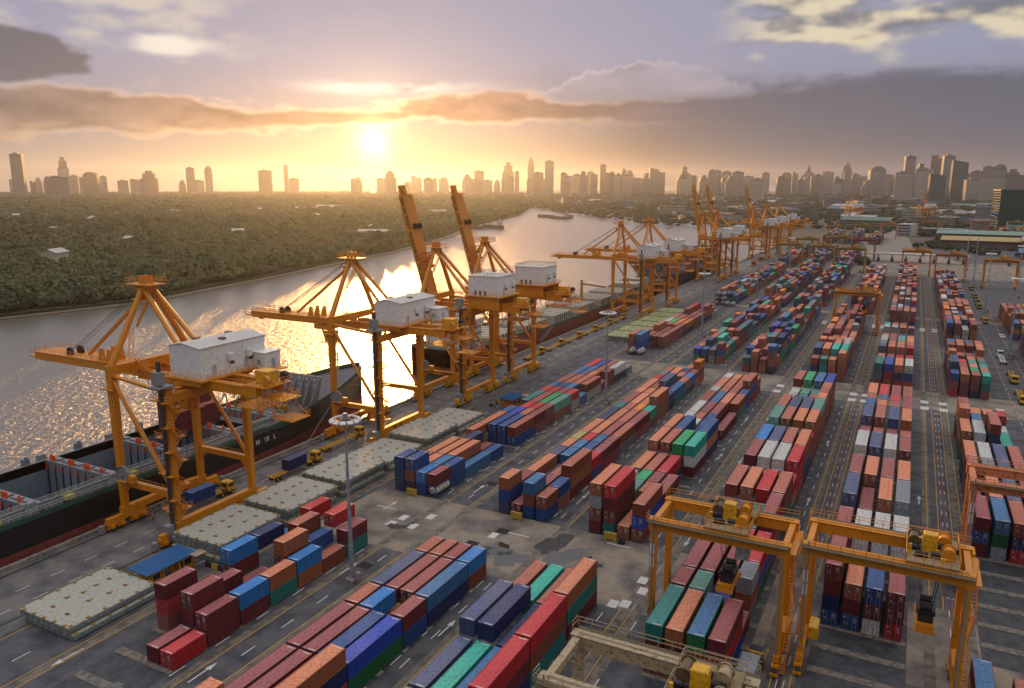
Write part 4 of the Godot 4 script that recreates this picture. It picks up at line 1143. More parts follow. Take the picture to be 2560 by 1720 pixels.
func rtg_crane(label: String, at: Vector3, span: float, body: StandardMaterial3D, trolley: float, spreader_y: float, near := true) -> Node3D:
	var root := thing("gantry_crane", label, "crane", at, 0, "rubber-tyred gantry cranes over the container rows")
	var X := span / 2; var Z := 4.25; var T := 19.6
	for x in [-X, X]:
		for z in [-Z, Z]:
			var lg := MB.new()
			lg.hexa([Vector3(x - .38, 2.6, z + .5), Vector3(x + .38, 2.6, z + .5), Vector3(x + .38, 2.6, z - .5), Vector3(x - .38, 2.6, z - .5), Vector3(x - .46, T - 1.5, z + .62), Vector3(x + .46, T - 1.5, z + .62), Vector3(x + .46, T - 1.5, z - .62), Vector3(x - .46, T - 1.5, z - .62)])
			lg.box(x - .54, x + .54, T - 3.4, T - 3.2, z - .7, z + .7)
			part("leg", lg, body, root)
			var wh := MB.new(); var ax := MB.new()
			for k in [-.85, .85]:
				wh.tube(Vector3(x - .32, .74, z + k), Vector3(x + .32, .74, z + k), .74, .74, 14)
				ax.tube(Vector3(x - .36, .74, z + k), Vector3(x + .36, .74, z + k), .34, .34, 8)
			var w := part("wheel_pair", wh, iron, root)
			part("hub", ax, body, w)
			var fk := MB.new(); fk.box(x - .5, x + .5, 1.55, 1.95, z - 1.5, z + 1.5); fk.box(x - .3, x + .3, 1.9, 2.7, z - .6, z + .6)
			fk.box(x - .55, x + .55, .5, .9, z + 1.75 * signf(z) - .1, z + 1.75 * signf(z) + .1)
			part("wheel_fork", fk, body, root)
		var sb := MB.new(); sb.box(x - .42, x + .42, 2.2, 3.1, -Z - 1.0, Z + 1.0)
		part("sill_beam", sb, body, root)
		var te := MB.new(); te.box(x - .4, x + .4, T - 1.1, T - .1, -Z + .55, Z - .55)
		part("end_tie", te, body, root)
	for z in [-Z, Z]:
		var g := MB.new(); g.box(-X - .75, X + .75, T - 1.55, T, z - .5, z + .5); g.box(-X - .8, X + .8, T, T + .08, z - .68, z + .68)
		part("girder", g, body, root)
		var e: float = signf(z)
		var wk := MB.new(); wk.box(-X - .6, X + .6, T - .12, T - .02, z + e * .68 - (0.0 if e > 0 else .85), z + e * .68 + (.85 if e > 0 else 0.0))
		part("walkway", wk, mat("walkway grating", lin(.13, .10, .05), .8, 0, "rust", .3), root)
		var rl := MB.new(); rl.rail([Vector3(-X - .6, T - .02, z + e * 1.5), Vector3(X + .6, T - .02, z + e * 1.5)], 1.1, 1.5)
		rl.rail([Vector3(-X - .8, T, z), Vector3(-X - .8, T, z + e * 1.5)], 1.2, .8)
		rl.tube(Vector3(-X, T + .16, z), Vector3(X, T + .16, z), .07, .07, 4, false)
		stuff("railing", rl, body, root)
	# trolley with its winches
	var tr := Node3D.new(); tr.name = "trolley"; root.add_child(tr); tr.position = Vector3(trolley, T, 0)
	var dk := MB.new(); dk.box(-3.1, 3.1, .25, .5, -Z - .4, Z + .4)
	part("trolley_deck", dk, mat("deck sand", lin(.30, .23, .12), .8, 0, "rust", .3), tr)
	var cb := MB.new(); cb.bevel_box(-1.2, .5, .5, 3.0, -.6, .9, .1); part("control_cabinet", cb, yel2, tr)
	for q in [[-2.2, -1.6, .62, 2.2], [1.4, -2.2, .7, 1.6], [1.8, 1.8, .7, 1.6]]:
		var dm := MB.new(); dm.tube(Vector3(q[0], 1.25, q[1] - q[3] / 2), Vector3(q[0], 1.25, q[1] + q[3] / 2), q[2], q[2], 14); dm.tube(Vector3(q[0], 1.25, q[1] + q[3] / 2), Vector3(q[0], 1.25, q[1] + q[3] / 2 + .12), q[2] * 1.3, q[2] * 1.3, 14); dm.tube(Vector3(q[0], 1.25, q[1] - q[3] / 2 - .12), Vector3(q[0], 1.25, q[1] - q[3] / 2), q[2] * 1.3, q[2] * 1.3, 14)
		part("winch_drum", dm, body if q[0] > 0 else mat("winch drum", lin(.16, .11, .05), .5, .2), tr)
	var mo := MB.new()
	for q in [[-.2, -2.3], [.3, 2.2], [-1.6, 2.6], [2.2, -.2], [-2.4, .6], [.9, -.9]]:
		mo.tube(Vector3(q[0] - .5, .95, q[1]), Vector3(q[0] + .5, .95, q[1]), .32, .32, 10); mo.cbox(Vector3(q[0] + .8, .85, q[1]), .45, .6, .5); mo.cbox(Vector3(q[0], .56, q[1]), 1.2, .12, .6)
	stuff("motors", mo, iron, tr)
	var pi := MB.new()
	for q in [[-1.5, -1.2, .5, 1.1], [.5, 1.2, .4, .7], [2.5, .8, .3, .9], [-2.7, 2.0, .35, 1.3], [1.2, 3.2, .6, .5]]: pi.cbox(Vector3(q[0], .5 + q[3] / 2, q[1]), q[2], q[3], q[2])
	stuff("gear_boxes", pi, yel2, tr)
	var rl2 := MB.new(); rl2.rail([Vector3(-3.1, .5, Z + .4), Vector3(3.1, .5, Z + .4), Vector3(3.1, .5, -Z - .4), Vector3(-3.1, .5, -Z - .4), Vector3(-3.1, .5, Z + .4)], 1.15, 1.0)
	stuff("railing", rl2, body, tr)
	var cab := MB.new(); cab.hexa([Vector3(1.4, -4.2, Z - 1.2), Vector3(3.0, -4.2, Z - 1.2), Vector3(3.0, -4.2, -Z + 5.2), Vector3(1.4, -4.2, -Z + 5.2), Vector3(1.2, -1.75, Z - .9), Vector3(3.2, -1.75, Z - .9), Vector3(3.2, -1.75, -Z + 5.2), Vector3(1.2, -1.75, -Z + 5.2)])
	cab.box(2.0, 2.4, -1.75, .25, Z - 2.0, Z - 1.6)
	part("operator_cab", cab, mat("cab grey", lin(.35, .37, .38), .5), tr)
	if near:
		var sp := MB.new(); var sy := spreader_y - T
		var hd := MB.new(); hd.box(-1.15, 1.15, sy + 1.9, sy + 2.5, -1.6, 1.6); hd.box(-.9, .9, sy + 1.1, sy + 1.9, -2.2, 2.2)
		for k in [-1.1, 1.1]: hd.tube(Vector3(-.7, sy + 2.9, k), Vector3(.7, sy + 2.9, k), .55, .55, 12); hd.tube(Vector3(k * .8, sy + 2.2, -1.9), Vector3(k * .8, sy + 2.2, 1.9), .14, .14, 6)
		part("head_block", hd, iron, tr)
		sp.box(-1.1, 1.1, sy + .55, sy + 1.1, -3.0, 3.0)
		for z in [-3.0, 3.0]: sp.box(-1.22, 1.22, sy, sy + .5, z - .22, z + .22)
		for x in [-.95, .95]: sp.box(x - .15, x + .15, sy + .1, sy + .5, -3.0, 3.0)
		part("spreader", sp, body, tr)
		var ro := MB.new()
		for x in [-1.0, 1.0]:
			for z in [-1.4, -.9, .9, 1.4]: ro.tube(Vector3(x * 1.5, .2, z * 1.6), Vector3(x * .7, sy + 2.9, z), .035, .035, 4, false)
		stuff("hoist_ropes", ro, iron, tr)
	# cabinets, stairs and conduits
	var ca := MB.new(); ca.bevel_box(-X + .5, -X + 1.9, 3.1, 5.0, -2.8, .4, .1); part("power_cabinet", ca, yel2, root)
	var ge := MB.new(); ge.bevel_box(X - .5, X + .9, 3.1, 5.3, -2.6, 2.0, .1); part("engine_house", ge, body, root)
	var st := MB.new()
	for k in 3: st.stair(Vector3(X + 1.0, 3.1 + k * 5.1, Z - 1.0 - (k % 2) * 4.6), Vector3(X + 1.0, 8.2 + k * 5.1, Z - 5.6 + (k % 2) * 4.6), .7)
	st.box(X + .5, X + 1.5, 18.2, 18.35, -Z, Z)
	st.stair(Vector3(X + .9, .4, Z + .6), Vector3(X + .9, 3.2, Z + .1), .7)
	stuff("access_stairs", st, body, root)
	var co := MB.new(); co.path([Vector3(X - .1, 3.2, Z + .72), Vector3(X - .1, T - 1.8, Z + .80)], .13, 6); co.path([Vector3(-X + .1, 4.2, Z + .75), Vector3(-X - .4, 4.9, Z + .75), Vector3(-X + .05, 6.0, Z + .75), Vector3(-X + .05, T + .6, Z + .82)], .12, 6)
	stuff("cable_conduit", co, steel, root)
	if near:
		for y in [12.2, 14.2]:
			var bd := MB.new(); bd.box(-X - .32, -X + .32, y, y + 1.7, Z + .66, Z + .73)
			part("number_board", bd, mat("board white", lin(.7, .7, .7), .6, 0, "rust", .5), root)
	return root

func hatch_covers(z0: float, n: int, x0: float, green: bool, label: String) -> void:
	for k in n:
		var t := thing("hatch_cover", label % (["on top of", "in the middle of", "at the bottom of"][0 if k == n - 1 else (2 if k == 0 else 1)]), "hatch cover", Vector3(x0 + [0.0, -.5, .4][k % 3], .1 + k * 1.25, z0 - [0.0, .35, -.3][(n - 1 - k) % 3]), 0, "steel hatch covers stacked along the quay")
		var w := 12.4 if not green else 13.6; var l := 15.2 if not green else 13.6
		var top := MB.new(); top.box(0, w, .78, .98, -l, 0)
		part("panel", top, mat("cover sand", lin(.40, .38, .32), .85, 0, "faint", .16) if not green else mat("cover olive", lin(.30, .33, .15), .85, 0, "faint", .16), t)
		var fr := MB.new()
		for i in 5: fr.box(.3 + i * (w - .9) / 4, .6 + i * (w - .9) / 4, 0, .78, -l + .3, -.3)
		for z in [-.32, -l + .04]: fr.box(.25, w - .25, .05, .78, z, z + .28)
		for x in [.02, w - .3]: fr.box(x, x + .28, .12, .78, -l + .1, -.1)
		for i in 14:
			fr.box(w - .03, w + .10, .1, .76, -l + .5 + i * (l - 1.0) / 13 - .05, -l + .5 + i * (l - 1.0) / 13 + .05)
			if i < 9: fr.box(.4 + i * (w - .9) / 8, .5 + i * (w - .9) / 8, .1, .76, -.05, .10)
		part("stiffeners", fr, mat("cover side", lin(.20, .25, .26) if not green else lin(.05, .09, .06), .7, 0, "rust", .2), t)
		var fi := MB.new(); var rd := MB.new()
		for i in 6:
			for j in [0, 1]:
				fi.cbox(Vector3(.25 + (w - .5) * j, .90, -.5 - i * (l - 1) / 5), .45, .5, .45)
				if i < 5: fi.cbox(Vector3(1.2 + i * (w - 2.4) / 4, .92, -.15 - (l - .3) * j), .45, .45, .45)
		for q in [[.30, .35], [.36, .5], [.62, .42], [.68, .62], [.34, .66]]: fi.cbox(Vector3(w * q[0], 1.03, -l * q[1]), .8, .12, .3); fi.cbox(Vector3(w * q[0], 1.03, -l * q[1] - .3), .3, .12, .8)
		stuff("lashing_fittings", fi, mat("fitting yellow", lin(.32, .22, .04), .7, 0, "rust", .4), t)
		for q in [[.35, .18], [.68, .16], [.33, .83], [.68, .82]]: rd.cbox(Vector3(w * q[0], 1.0, -l * q[1]), .9, .06, .5)
		part("socket_marks", rd, mat("socket red", lin(.22, .05, .05), .7), t)

func light_mast(at: Vector3, h: float, label: String) -> void:
	var t := thing("light_mast", label, "light mast", at, 0, "high light masts of the yard")
	var p := MB.new(); p.tube(Vector3(0, .5, 0), Vector3(0, h, 0), .42, .17, 12)
	part("pole", p, mat("mast galvanised", lin(.36, .38, .41), .5, .3, "grime"), t)
	var b := MB.new(); b.bevel_box(-.9, .9, 0, .6, -.9, .9, .1); b.box(.9, 1.9, 0, 1.9, -.4, .4)
	part("footing", b, mat("coping concrete", lin(.3, .28, .26), .85, 0, "concrete"), t)
	var r := MB.new()
	for k in 16:
		var a := TAU * k / 16; var c := TAU * (k + 1) / 16
		r.tube(Vector3(cos(a) * 1.7, h - .5, sin(a) * 1.7), Vector3(cos(c) * 1.7, h - .5, sin(c) * 1.7), .09, .09, 6)
		if k % 4 == 0: r.tube(Vector3(0, h - .2, 0), Vector3(cos(a) * 1.7, h - .5, sin(a) * 1.7), .07, .07, 6)
	r.tube(Vector3(0, h - .6, 0), Vector3(0, h + .5, 0), .5, .35, 10)
	part("crown_ring", r, mat("mast galvanised", Color.WHITE), t)
	var fl := MB.new()
	for k in 12:
		var a := TAU * k / 12
		fl.bevel_box(-.38, .38, 0, .30, -.5, .5, .08)
		var bas := Basis(Vector3.UP, -a) * Basis(Vector3(0, 0, 1), -.5)
		var n0: int = fl.v.size() - fl.v.size() / (k + 1)
		for i in range(n0, fl.v.size()):
			fl.v[i] = bas * fl.v[i] + Vector3(cos(a) * 2.25, h - .75, sin(a) * 2.25); fl.n[i] = bas * fl.n[i]
	stuff("floodlights", fl, mat("lamp white", lin(.62, .62, .60), .4, 0, ""), t)

func truck(label: String, at: Vector3, turn: float, cargo: String, body_col: StandardMaterial3D, cab_at_front := true) -> Node3D:
	var t := thing("terminal_truck", label, "truck", at, turn, "trucks and trailers of the port")
	# drives towards -z; cab in front
	var ch := MB.new()
	for x in [-.55, .55]: ch.box(x - .1, x + .1, .95, 1.25, -6.3, 6.4)
	for k in 8: ch.box(-1.15, 1.15, 1.0, 1.14, -6.0 + k * 1.75, -5.8 + k * 1.75)
	for z in [-6.2, 6.3]: ch.box(-1.2, 1.2, 1.14, 1.36, z - .15, z + .15)
	part("trailer_frame", ch, body_col, t)
	for q in [[5.4, 4], [4.1, 4], [-6.4, 4], [-9.0, 2]]:
		for x in [-.95, .95]:
			var w := MB.new(); var hb := MB.new()
			w.tube(Vector3(x - .28, .52, q[0]), Vector3(x + .28, .52, q[0]), .52, .52, 14)
			hb.tube(Vector3(x - .30, .52, q[0]), Vector3(x + .30, .52, q[0]), .22, .22, 8)
			var tw := part("wheel", w, mat("tyre", lin(.018, .018, .018), .8, 0, ""), t)
			part("rim", hb, body_col, tw)
	var tf := MB.new(); tf.box(-.5, .5, .6, 1.0, -9.9, -5.6); tf.box(-1.15, 1.15, .55, .85, -10.2, -9.8); tf.cbox(Vector3(.9, .85, -7.4), .5, .55, 1.2)
	part("tractor_frame", tf, iron, t)
	var c := MB.new(); c.hexa([Vector3(-1.15, .8, -7.9), Vector3(1.15, .8, -7.9), Vector3(1.15, .8, -10.1), Vector3(-1.15, .8, -10.1), Vector3(-1.05, 2.75, -7.95), Vector3(1.05, 2.75, -7.95), Vector3(1.05, 2.75, -9.7), Vector3(-1.05, 2.75, -9.7)])
	c.box(-1.1, 1.1, 2.75, 2.87, -9.75, -7.9)
	var cab := part("cab", c, body_col, t)
	var g := MB.new(); g.box(-.9, .9, 1.75, 2.55, -10.02, -9.74); g.box(-1.16, -1.0, 1.8, 2.5, -9.6, -8.3); g.box(1.0, 1.16, 1.8, 2.5, -9.6, -8.3); g.box(-.7, .7, 1.8, 2.5, -8.0, -7.86)
	part("cab_windows", g, glassy, cab)
	for x in [-.8, .8]:
		var l := MB.new(); l.bevel_box(x - .18, x + .18, .95, 1.2, -10.2, -10.1, .02); part("headlight", l, mat("lamp white", Color.WHITE), cab)
	var mr := MB.new(); mr.tube(Vector3(.9, 1.2, -7.7), Vector3(.9, 3.2, -7.7), .08, .08, 8); part("exhaust", mr, iron, cab)
	if cargo != "":
		var b := thing("shipping_container", "%s container on the %s" % [PAINT[cargo][0], label.split(",")[0]], "shipping container", at, turn, "containers riding on trucks")
		var ms := container_meshes(12.192 if label.contains("long") else 6.058)
		var L := 12.192 if label.contains("long") else 6.058
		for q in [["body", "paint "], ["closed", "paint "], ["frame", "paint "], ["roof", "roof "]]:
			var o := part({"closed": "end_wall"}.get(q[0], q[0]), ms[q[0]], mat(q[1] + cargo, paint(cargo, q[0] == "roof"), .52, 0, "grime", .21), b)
			o.position = Vector3(0, 1.3, L / 2 if L > 9 else 1.6)
	return t

func person_at(at: Vector3, turn: float, label: String, vest: Color) -> void:
	# a walking figure, one skin over a skeleton of tapered capsules
	var J := [Vector3(0, .95, 0), Vector3(0, 1.42, .02), Vector3(0, 1.62, .03), Vector3(-.18, 1.40, 0), Vector3(-.27, 1.12, .06), Vector3(-.26, .88, .14), Vector3(.18, 1.40, 0), Vector3(.27, 1.12, -.06), Vector3(.25, .88, .0), Vector3(-.10, .90, 0), Vector3(-.12, .50, .12), Vector3(-.12, .08, -.06), Vector3(.10, .90, 0), Vector3(.12, .50, .10), Vector3(.12, .08, .22)]
	var bones := [[0, 1, .15, .17], [1, 2, .07, .06], [2, 2, .105, .105], [3, 4, .06, .05], [4, 5, .05, .035], [6, 7, .06, .05], [7, 8, .05, .035], [9, 10, .09, .065], [10, 11, .065, .045], [12, 13, .09, .065], [13, 14, .065, .045], [3, 6, .08, .08], [9, 12, .11, .11]]
	var N := Vector3i(18, 48, 18); var cell := .04; var org := Vector3(-.36, 0, -.36)
	var val := PackedFloat32Array(); val.resize(N.x * N.y * N.z)
	for z in N.z:
		for y in N.y:
			for x in N.x:
				var p := org + Vector3(x, y, z) * cell
				var d := 9.0
				for b in bones:
					var a: Vector3 = J[b[0]]; var e: Vector3 = J[b[1]]
					var t := 0.0
					if a != e: t = clampf((p - a).dot(e - a) / (e - a).length_squared(), 0, 1)
					var q := p.distance_to(a.lerp(e, t)) - lerpf(b[2], b[3], t)
					var h := clampf(.5 + .5 * (d - q) / .05, 0, 1)
					d = lerpf(d, q, h) - .05 * h * (1 - h)
				val[(z * N.y + y) * N.x + x] = d
	var mb := MB.new(); mb.use_col = true
	var idx := func(x: int, y: int, z: int) -> float: return val[(z * N.y + y) * N.x + x]
	var vert := {}
	for z in N.z - 1:
		for y in N.y - 1:
			for x in N.x - 1:
				var s := Vector3.ZERO; var k := 0
				for e in [[0, 0, 0, 1, 0, 0], [0, 1, 0, 1, 1, 0], [0, 0, 1, 1, 0, 1], [0, 1, 1, 1, 1, 1], [0, 0, 0, 0, 1, 0], [1, 0, 0, 1, 1, 0], [0, 0, 1, 0, 1, 1], [1, 0, 1, 1, 1, 1], [0, 0, 0, 0, 0, 1], [1, 0, 0, 1, 0, 1], [0, 1, 0, 0, 1, 1], [1, 1, 0, 1, 1, 1]]:
					var a: float = val[((z + e[2]) * N.y + y + e[1]) * N.x + x + e[0]]; var b: float = val[((z + e[5]) * N.y + y + e[4]) * N.x + x + e[3]]
					if (a < 0) != (b < 0): s += Vector3(x + e[0], y + e[1], z + e[2]).lerp(Vector3(x + e[3], y + e[4], z + e[5]), a / (a - b)); k += 1
				if k: vert[Vector3i(x, y, z)] = org + s / k * cell
	for c in vert:
		for ax in 3:
			var d := Vector3i.ZERO; d[ax] = 1
			var u := Vector3i.ZERO; u[(ax + 1) % 3] = 1
			var w := Vector3i.ZERO; w[(ax + 2) % 3] = 1
			if not (vert.has(c - u) and vert.has(c - w) and vert.has(c - u - w)): continue
			var q: Vector3i = c + d
			if q.x >= N.x or q.y >= N.y or q.z >= N.z: continue
			var a: float = val[(c.z * N.y + c.y) * N.x + c.x]; var b: float = val[(q.z * N.y + q.y) * N.x + q.x]
			if (a < 0) == (b < 0): continue
			var h: float = vert[c].y
			mb.col = Color(.30, .19, .13) if h > 1.5 and h < 1.66 else Color(.5, .42, .04) if h >= 1.66 else vest if h > .92 else Color(.03, .035, .06) if h > .12 else Color(.02, .02, .02)
			if a < 0: mb.quad(vert[c - u - w], vert[c - w], vert[c], vert[c - u])
			else: mb.quad(vert[c - u - w], vert[c - u], vert[c], vert[c - w])
	var m := mat("clothing", Color.WHITE, .85, 0, "")
	m.vertex_color_use_as_albedo = true
	var o := solo("person", mb, m, label, "person", "people in the yard")
	o.position = at; o.rotation.y = turn

func hut(label: String, at: Vector3, w: float, l: float) -> void:
	var t := thing("checkpoint_hut", label, "hut", at, 0, "blue-roofed huts by the quay road")
	var rf := MB.new()
	rf.hexa([Vector3(-w / 2, 3.2, l / 2), Vector3(w / 2, 2.9, l / 2), Vector3(w / 2, 2.9, -l / 2), Vector3(-w / 2, 3.2, -l / 2), Vector3(-w / 2, 3.3, l / 2), Vector3(w / 2, 3.0, l / 2), Vector3(w / 2, 3.0, -l / 2), Vector3(-w / 2, 3.3, -l / 2)])
	for k in 18: rf.hexa([Vector3(-w / 2, 3.3, l / 2 - .1 - k * l / 18.0), Vector3(w / 2, 3.0, l / 2 - .1 - k * l / 18.0), Vector3(w / 2, 3.0, l / 2 - .2 - k * l / 18.0), Vector3(-w / 2, 3.3, l / 2 - .2 - k * l / 18.0), Vector3(-w / 2, 3.36, l / 2 - .1 - k * l / 18.0), Vector3(w / 2, 3.06, l / 2 - .1 - k * l / 18.0), Vector3(w / 2, 3.06, l / 2 - .2 - k * l / 18.0), Vector3(-w / 2, 3.36, l / 2 - .2 - k * l / 18.0)])
	part("roof", rf, mat("hut roof blue", lin(.012, .12, .33), .45, 0, "rust", .2), t)
	for x in [-w / 2 + .4, w / 2 - .4]:
		for k in 5:
			var p := MB.new(); p.cbox(Vector3(x, 1.45, l / 2 - .5 - k * (l - 1) / 4), .14, 2.9, .14); part("post", p, yel, t)
	var bx := MB.new(); bx.box(-w / 2 + .8, w / 2 - .8, 0, 2.6, -l / 2 + .6, -l / 2 + 3.6); bx.box(-w / 2 + .9, w / 2 - 1.0, 0, 2.4, l / 2 - 4.0, l / 2 - 1.4); part("booth", bx, yel, t)
	var wn := MB.new(); wn.box(w / 2 - .81, w / 2 - .76, 1.1, 2.1, -l / 2 + 1.0, -l / 2 + 3.2); wn.box(w / 2 - 1.01, w / 2 - .96, 1.1, 2.0, l / 2 - 3.6, l / 2 - 1.8); stuff("windows", wn, glassy, t)
	var aw := MB.new(); aw.box(w / 2 - .2, w / 2 + 1.6, 3.05, 3.15, -l / 2 - .6, -l / 2 + 1.8); part("side_canopy", aw, mat("canopy tan", lin(.42, .33, .24), .7), t)

func barrier(label: String, at: Vector3, turn: float, n: int) -> void:
	var t := thing("striped_barrier", label, "barrier", at, turn, "black and yellow concrete barriers by the huts")
	for k in n:
		var b := MB.new(); var s := MB.new()
		b.hexa([Vector3(-.3, 0, -k * 1.55), Vector3(.3, 0, -k * 1.55), Vector3(.3, 0, -k * 1.55 - 1.5), Vector3(-.3, 0, -k * 1.55 - 1.5), Vector3(-.12, .9, -k * 1.55), Vector3(.12, .9, -k * 1.55), Vector3(.12, .9, -k * 1.55 - 1.5), Vector3(-.12, .9, -k * 1.55 - 1.5)])
		part("block", b, mat("barrier yellow", lin(.45, .28, .04), .8, 0, "rust", .4) if k % 2 else iron, t)

func build_yard() -> void:
	var orange := mat("gantry orange", lin(.62, .215, .085), .5, 0, "rust", .1)
	var beige := mat("gantry beige", lin(.40, .31, .19), .6, 0, "rust", .12)
	var redg := mat("gantry red", lin(.30, .03, .025), .55, 0, "rust", .1)
	var dull := mat("gantry dull yellow", lin(.42, .26, .05), .55, 0, "rust", .1)
	rtg_crane("yellow gantry crane over the near right block, its spreader hanging above the stacks", Vector3(-20.8, 0, -108.25), 18.4, yel, 1.2, 9.8)
	rtg_crane("yellow gantry crane right of its twin, trolley at its far right end", Vector3(.8, 0, -110.25), 19.2, yel, 5.4, 9.6)
	rtg_crane("beige gantry crane cut off by the bottom edge", Vector3(-19.3, 0, -67.0), 18.4, beige, 5.5, 9.0)
	rtg_crane("pale orange gantry crane at the right edge above coloured stacks", Vector3(22.6, 0, -147.5), 19.2, orange, 6.0, 12.0)
	var mid := rtg_crane("yellow gantry crane standing alone in the middle distance, trolley to its right", Vector3(-20.6, 0, -393.5), 18.8, yel, 3.5, 10.0)
	var far := [[26.2, -645, orange, "orange gantry crane far off between two yellow ones"], [4.0, -672, yel, "yellow gantry crane before the toll canopy"], [54.5, -610, yel, "yellow gantry crane at the far right over the last block"], [-42.0, -675, dull, "dull yellow gantry crane left of the toll canopy"], [-66.0, -690, dull, "dull yellow gantry crane, second left of the toll canopy"], [-92.0, -700, dull, "dull yellow gantry crane nearest the quay beyond the yard"], [-40.0, -790, redg, "dark red gantry crane beyond the yard"], [-88.0, -780, dull, "pale yellow gantry crane beyond the yard, on the left"], [-62.0, -820, dull, "pale yellow gantry crane beyond the yard, on the right"], [-85.0, -1040, dull, "small yellow gantry crane in the far yard, left"], [-58.0, -1080, dull, "small yellow gantry crane in the far yard, right"], [-30.0, -1150, orange, "small orange gantry crane in the far yard, left of four"], [20.0, -1230, orange, "small orange gantry crane in the far yard, second of four"], [80.0, -1260, orange, "small orange gantry crane in the far yard, third of four"], [125.0, -1280, dull, "small orange gantry crane in the far yard, rightmost of four"]]
	for q in far: rtg_crane(q[3], Vector3(q[0], 0, q[1]), 19.0, q[2], 2.0, 12.0, false)
	# hatch covers on the quay
	var hl := ["nearest the camera", "behind the blue-roofed hut", "beside the light blue containers", "right of the second crane leg", "fifth along the quay", "sixth along the quay", "farthest along, under the second crane"]
	var hz := [-62.5, -90.8, -108.2, -125.5, -142.5, -158.6, -174.6]
	for i in hz.size(): hatch_covers(hz[i], [2, 3, 3, 3, 2, 3, 2][i], -119.4, false, "sand-topped hatch cover %s the stack " + hl[i])
	for i in 6: hatch_covers(-320.0 - i * 15.4, 2, -118.0, true, "olive-topped hatch cover %s the " + ["first", "second", "third", "fourth", "fifth", "sixth"][i] + " green stack behind the red ship")
	# light masts
	var mz := [-97.0, -222.5, -346.5, -485.0, -620.0]
	for i in mz.size(): light_mast(Vector3(-81.6, 0, mz[i]), 30.0, ["tall light mast standing in the foreground left of centre", "tall light mast behind the second quayside block", "tall light mast by the third quayside block", "tall light mast near the fourth block, beyond the tank stack", "farthest light mast of the left row"][i])
	var rz := [[38.6, -359.0], [38.6, -488.0], [39.5, -610.0], [41.0, -735.0], [60.0, -560.0]]
	for i in rz.size(): light_mast(Vector3(rz[i][0], 0, rz[i][1]), 33.0, ["tall grey light mast at the right edge beside the truck lane", "tall light mast, second in the right-hand row", "tall light mast, third in the right-hand row", "tall light mast, last in the right-hand row", "tall light mast behind the rightmost block"][i])
	# trucks
	truck("yellow truck on the quay road by the ship's bow", Vector3(-127.6, 0, -131.0), 0, "n", yel2)
	truck("yellow truck under the nearest quay crane", Vector3(-131.6, 0, -106.5), 0, "b", yel2)
	truck("yellow truck with empty trailer behind the second crane leg", Vector3(-130.6, 0, -152.0), 0, "", yel2)
	var ord := ["first from the left", "second", "third", "fourth", "fifth", "last, by the far crane"]
	for i in 6: truck("yellow truck in the waiting line along the red ship, %s" % ord[i], Vector3(-131.4 + i * .25, 0, -272.0 - i * 19.5), 0, "", yel2)
	truck("dark yellow truck in the lane under the left gantry crane", Vector3(-14.6, 0, -99.5), PI, "s", yel2)
	var lane := ["nearest the camera", "second", "third", "fourth", "fifth", "sixth", "seventh, farthest back"]
	var lz := [-292.0, -322.0, -458.0, -512.0, -532.0, -560.0, -602.0]
	for i in 7: truck("yellow truck parked on the right-hand lane, %s" % lane[i], Vector3(36.0 + i * .35, 0, lz[i]), PI, "", yel2 if i < 3 else mat("dull truck yellow", lin(.38, .24, .05), .6, 0, "rust", .2))
	truck("white-cabbed truck on the right-hand lane beside the mast", Vector3(35.8, 0, -352.0), 0, "", whitewall)
	truck("dark truck on the quay road far off", Vector3(-121.0, 0, -690.0), 0, "R", yel2)
	truck("dark truck farther along the quay road", Vector3(-124.0, 0, -742.0), 0, "m", yel2)
	truck("truck at the end of the right block far off", Vector3(-26.0, 0, -672.0), PI / 2, "n", yel2)
	# huts and barriers
	hut("blue-roofed checkpoint hut behind the near hatch covers", Vector3(-112.0, 0, -83.0), 5.0, 10.5)
	hut("blue-roofed hut beside the second quayside block", Vector3(-107.0, 0, -207.0), 5.0, 8.0)
	hut("blue-roofed hut beside the olive hatch covers", Vector3(-100.5, 0, -392.0), 5.0, 8.0)
	barrier("row of striped barriers before the near hut's left end", Vector3(-113.6, 0, -75.6), 0, 4)
	barrier("row of striped barriers along the near hut's right side", Vector3(-107.6, 0, -77.2), 0, 3)
	barrier("row of striped barriers behind the near hut", Vector3(-108.6, 0, -89.0), -PI / 2, 6)
	barrier("row of striped barriers by the second hut", Vector3(-112.6, 0, -203.0), 0, 5)
	var bins := MB.new(); bins.hexa([Vector3(-.5, 0, .5), Vector3(.5, 0, .5), Vector3(.5, 0, -.5), Vector3(-.5, 0, -.5), Vector3(-.65, 1.2, .65), Vector3(.65, 1.2, .65), Vector3(.65, 1.2, -.65), Vector3(-.65, 1.2, -.65)]); bins.box(-.7, .7, 1.2, 1.32, -.7, .7)
	solo("waste_bin", bins, mat("bin blue", lin(.01, .07, .42), .5, 0, ""), "bright blue waste bin behind the blue-roofed hut", "bin").position = Vector3(-105.0, 0, -90.2)
	# yellow end boards before the blocks
	for q in [[-94.0, -133.2, "yellow end board before the quayside block's front corner"], [-67.6, -132.8, "yellow end board before the centre-left block"], [-47.0, -132.8, "yellow end board before the tall red stack"], [-99.8, -298.5, "yellow end board before the third quayside block"], [23.5, -133.5, "yellow end board on the paving at the right edge"]]:
		var b := MB.new(); b.bevel_box(-1.3, 1.3, .2, 1.6, -.25, .25, .06); b.box(-1.1, -.8, 0, .2, -.5, .5); b.box(.8, 1.1, 0, .2, -.5, .5)
		solo("end_board", b, mat("barrier yellow", Color.WHITE), q[2], "barrier", "yellow boards at the block ends").position = Vector3(q[0], 0, q[1])
	var ty := MB.new()
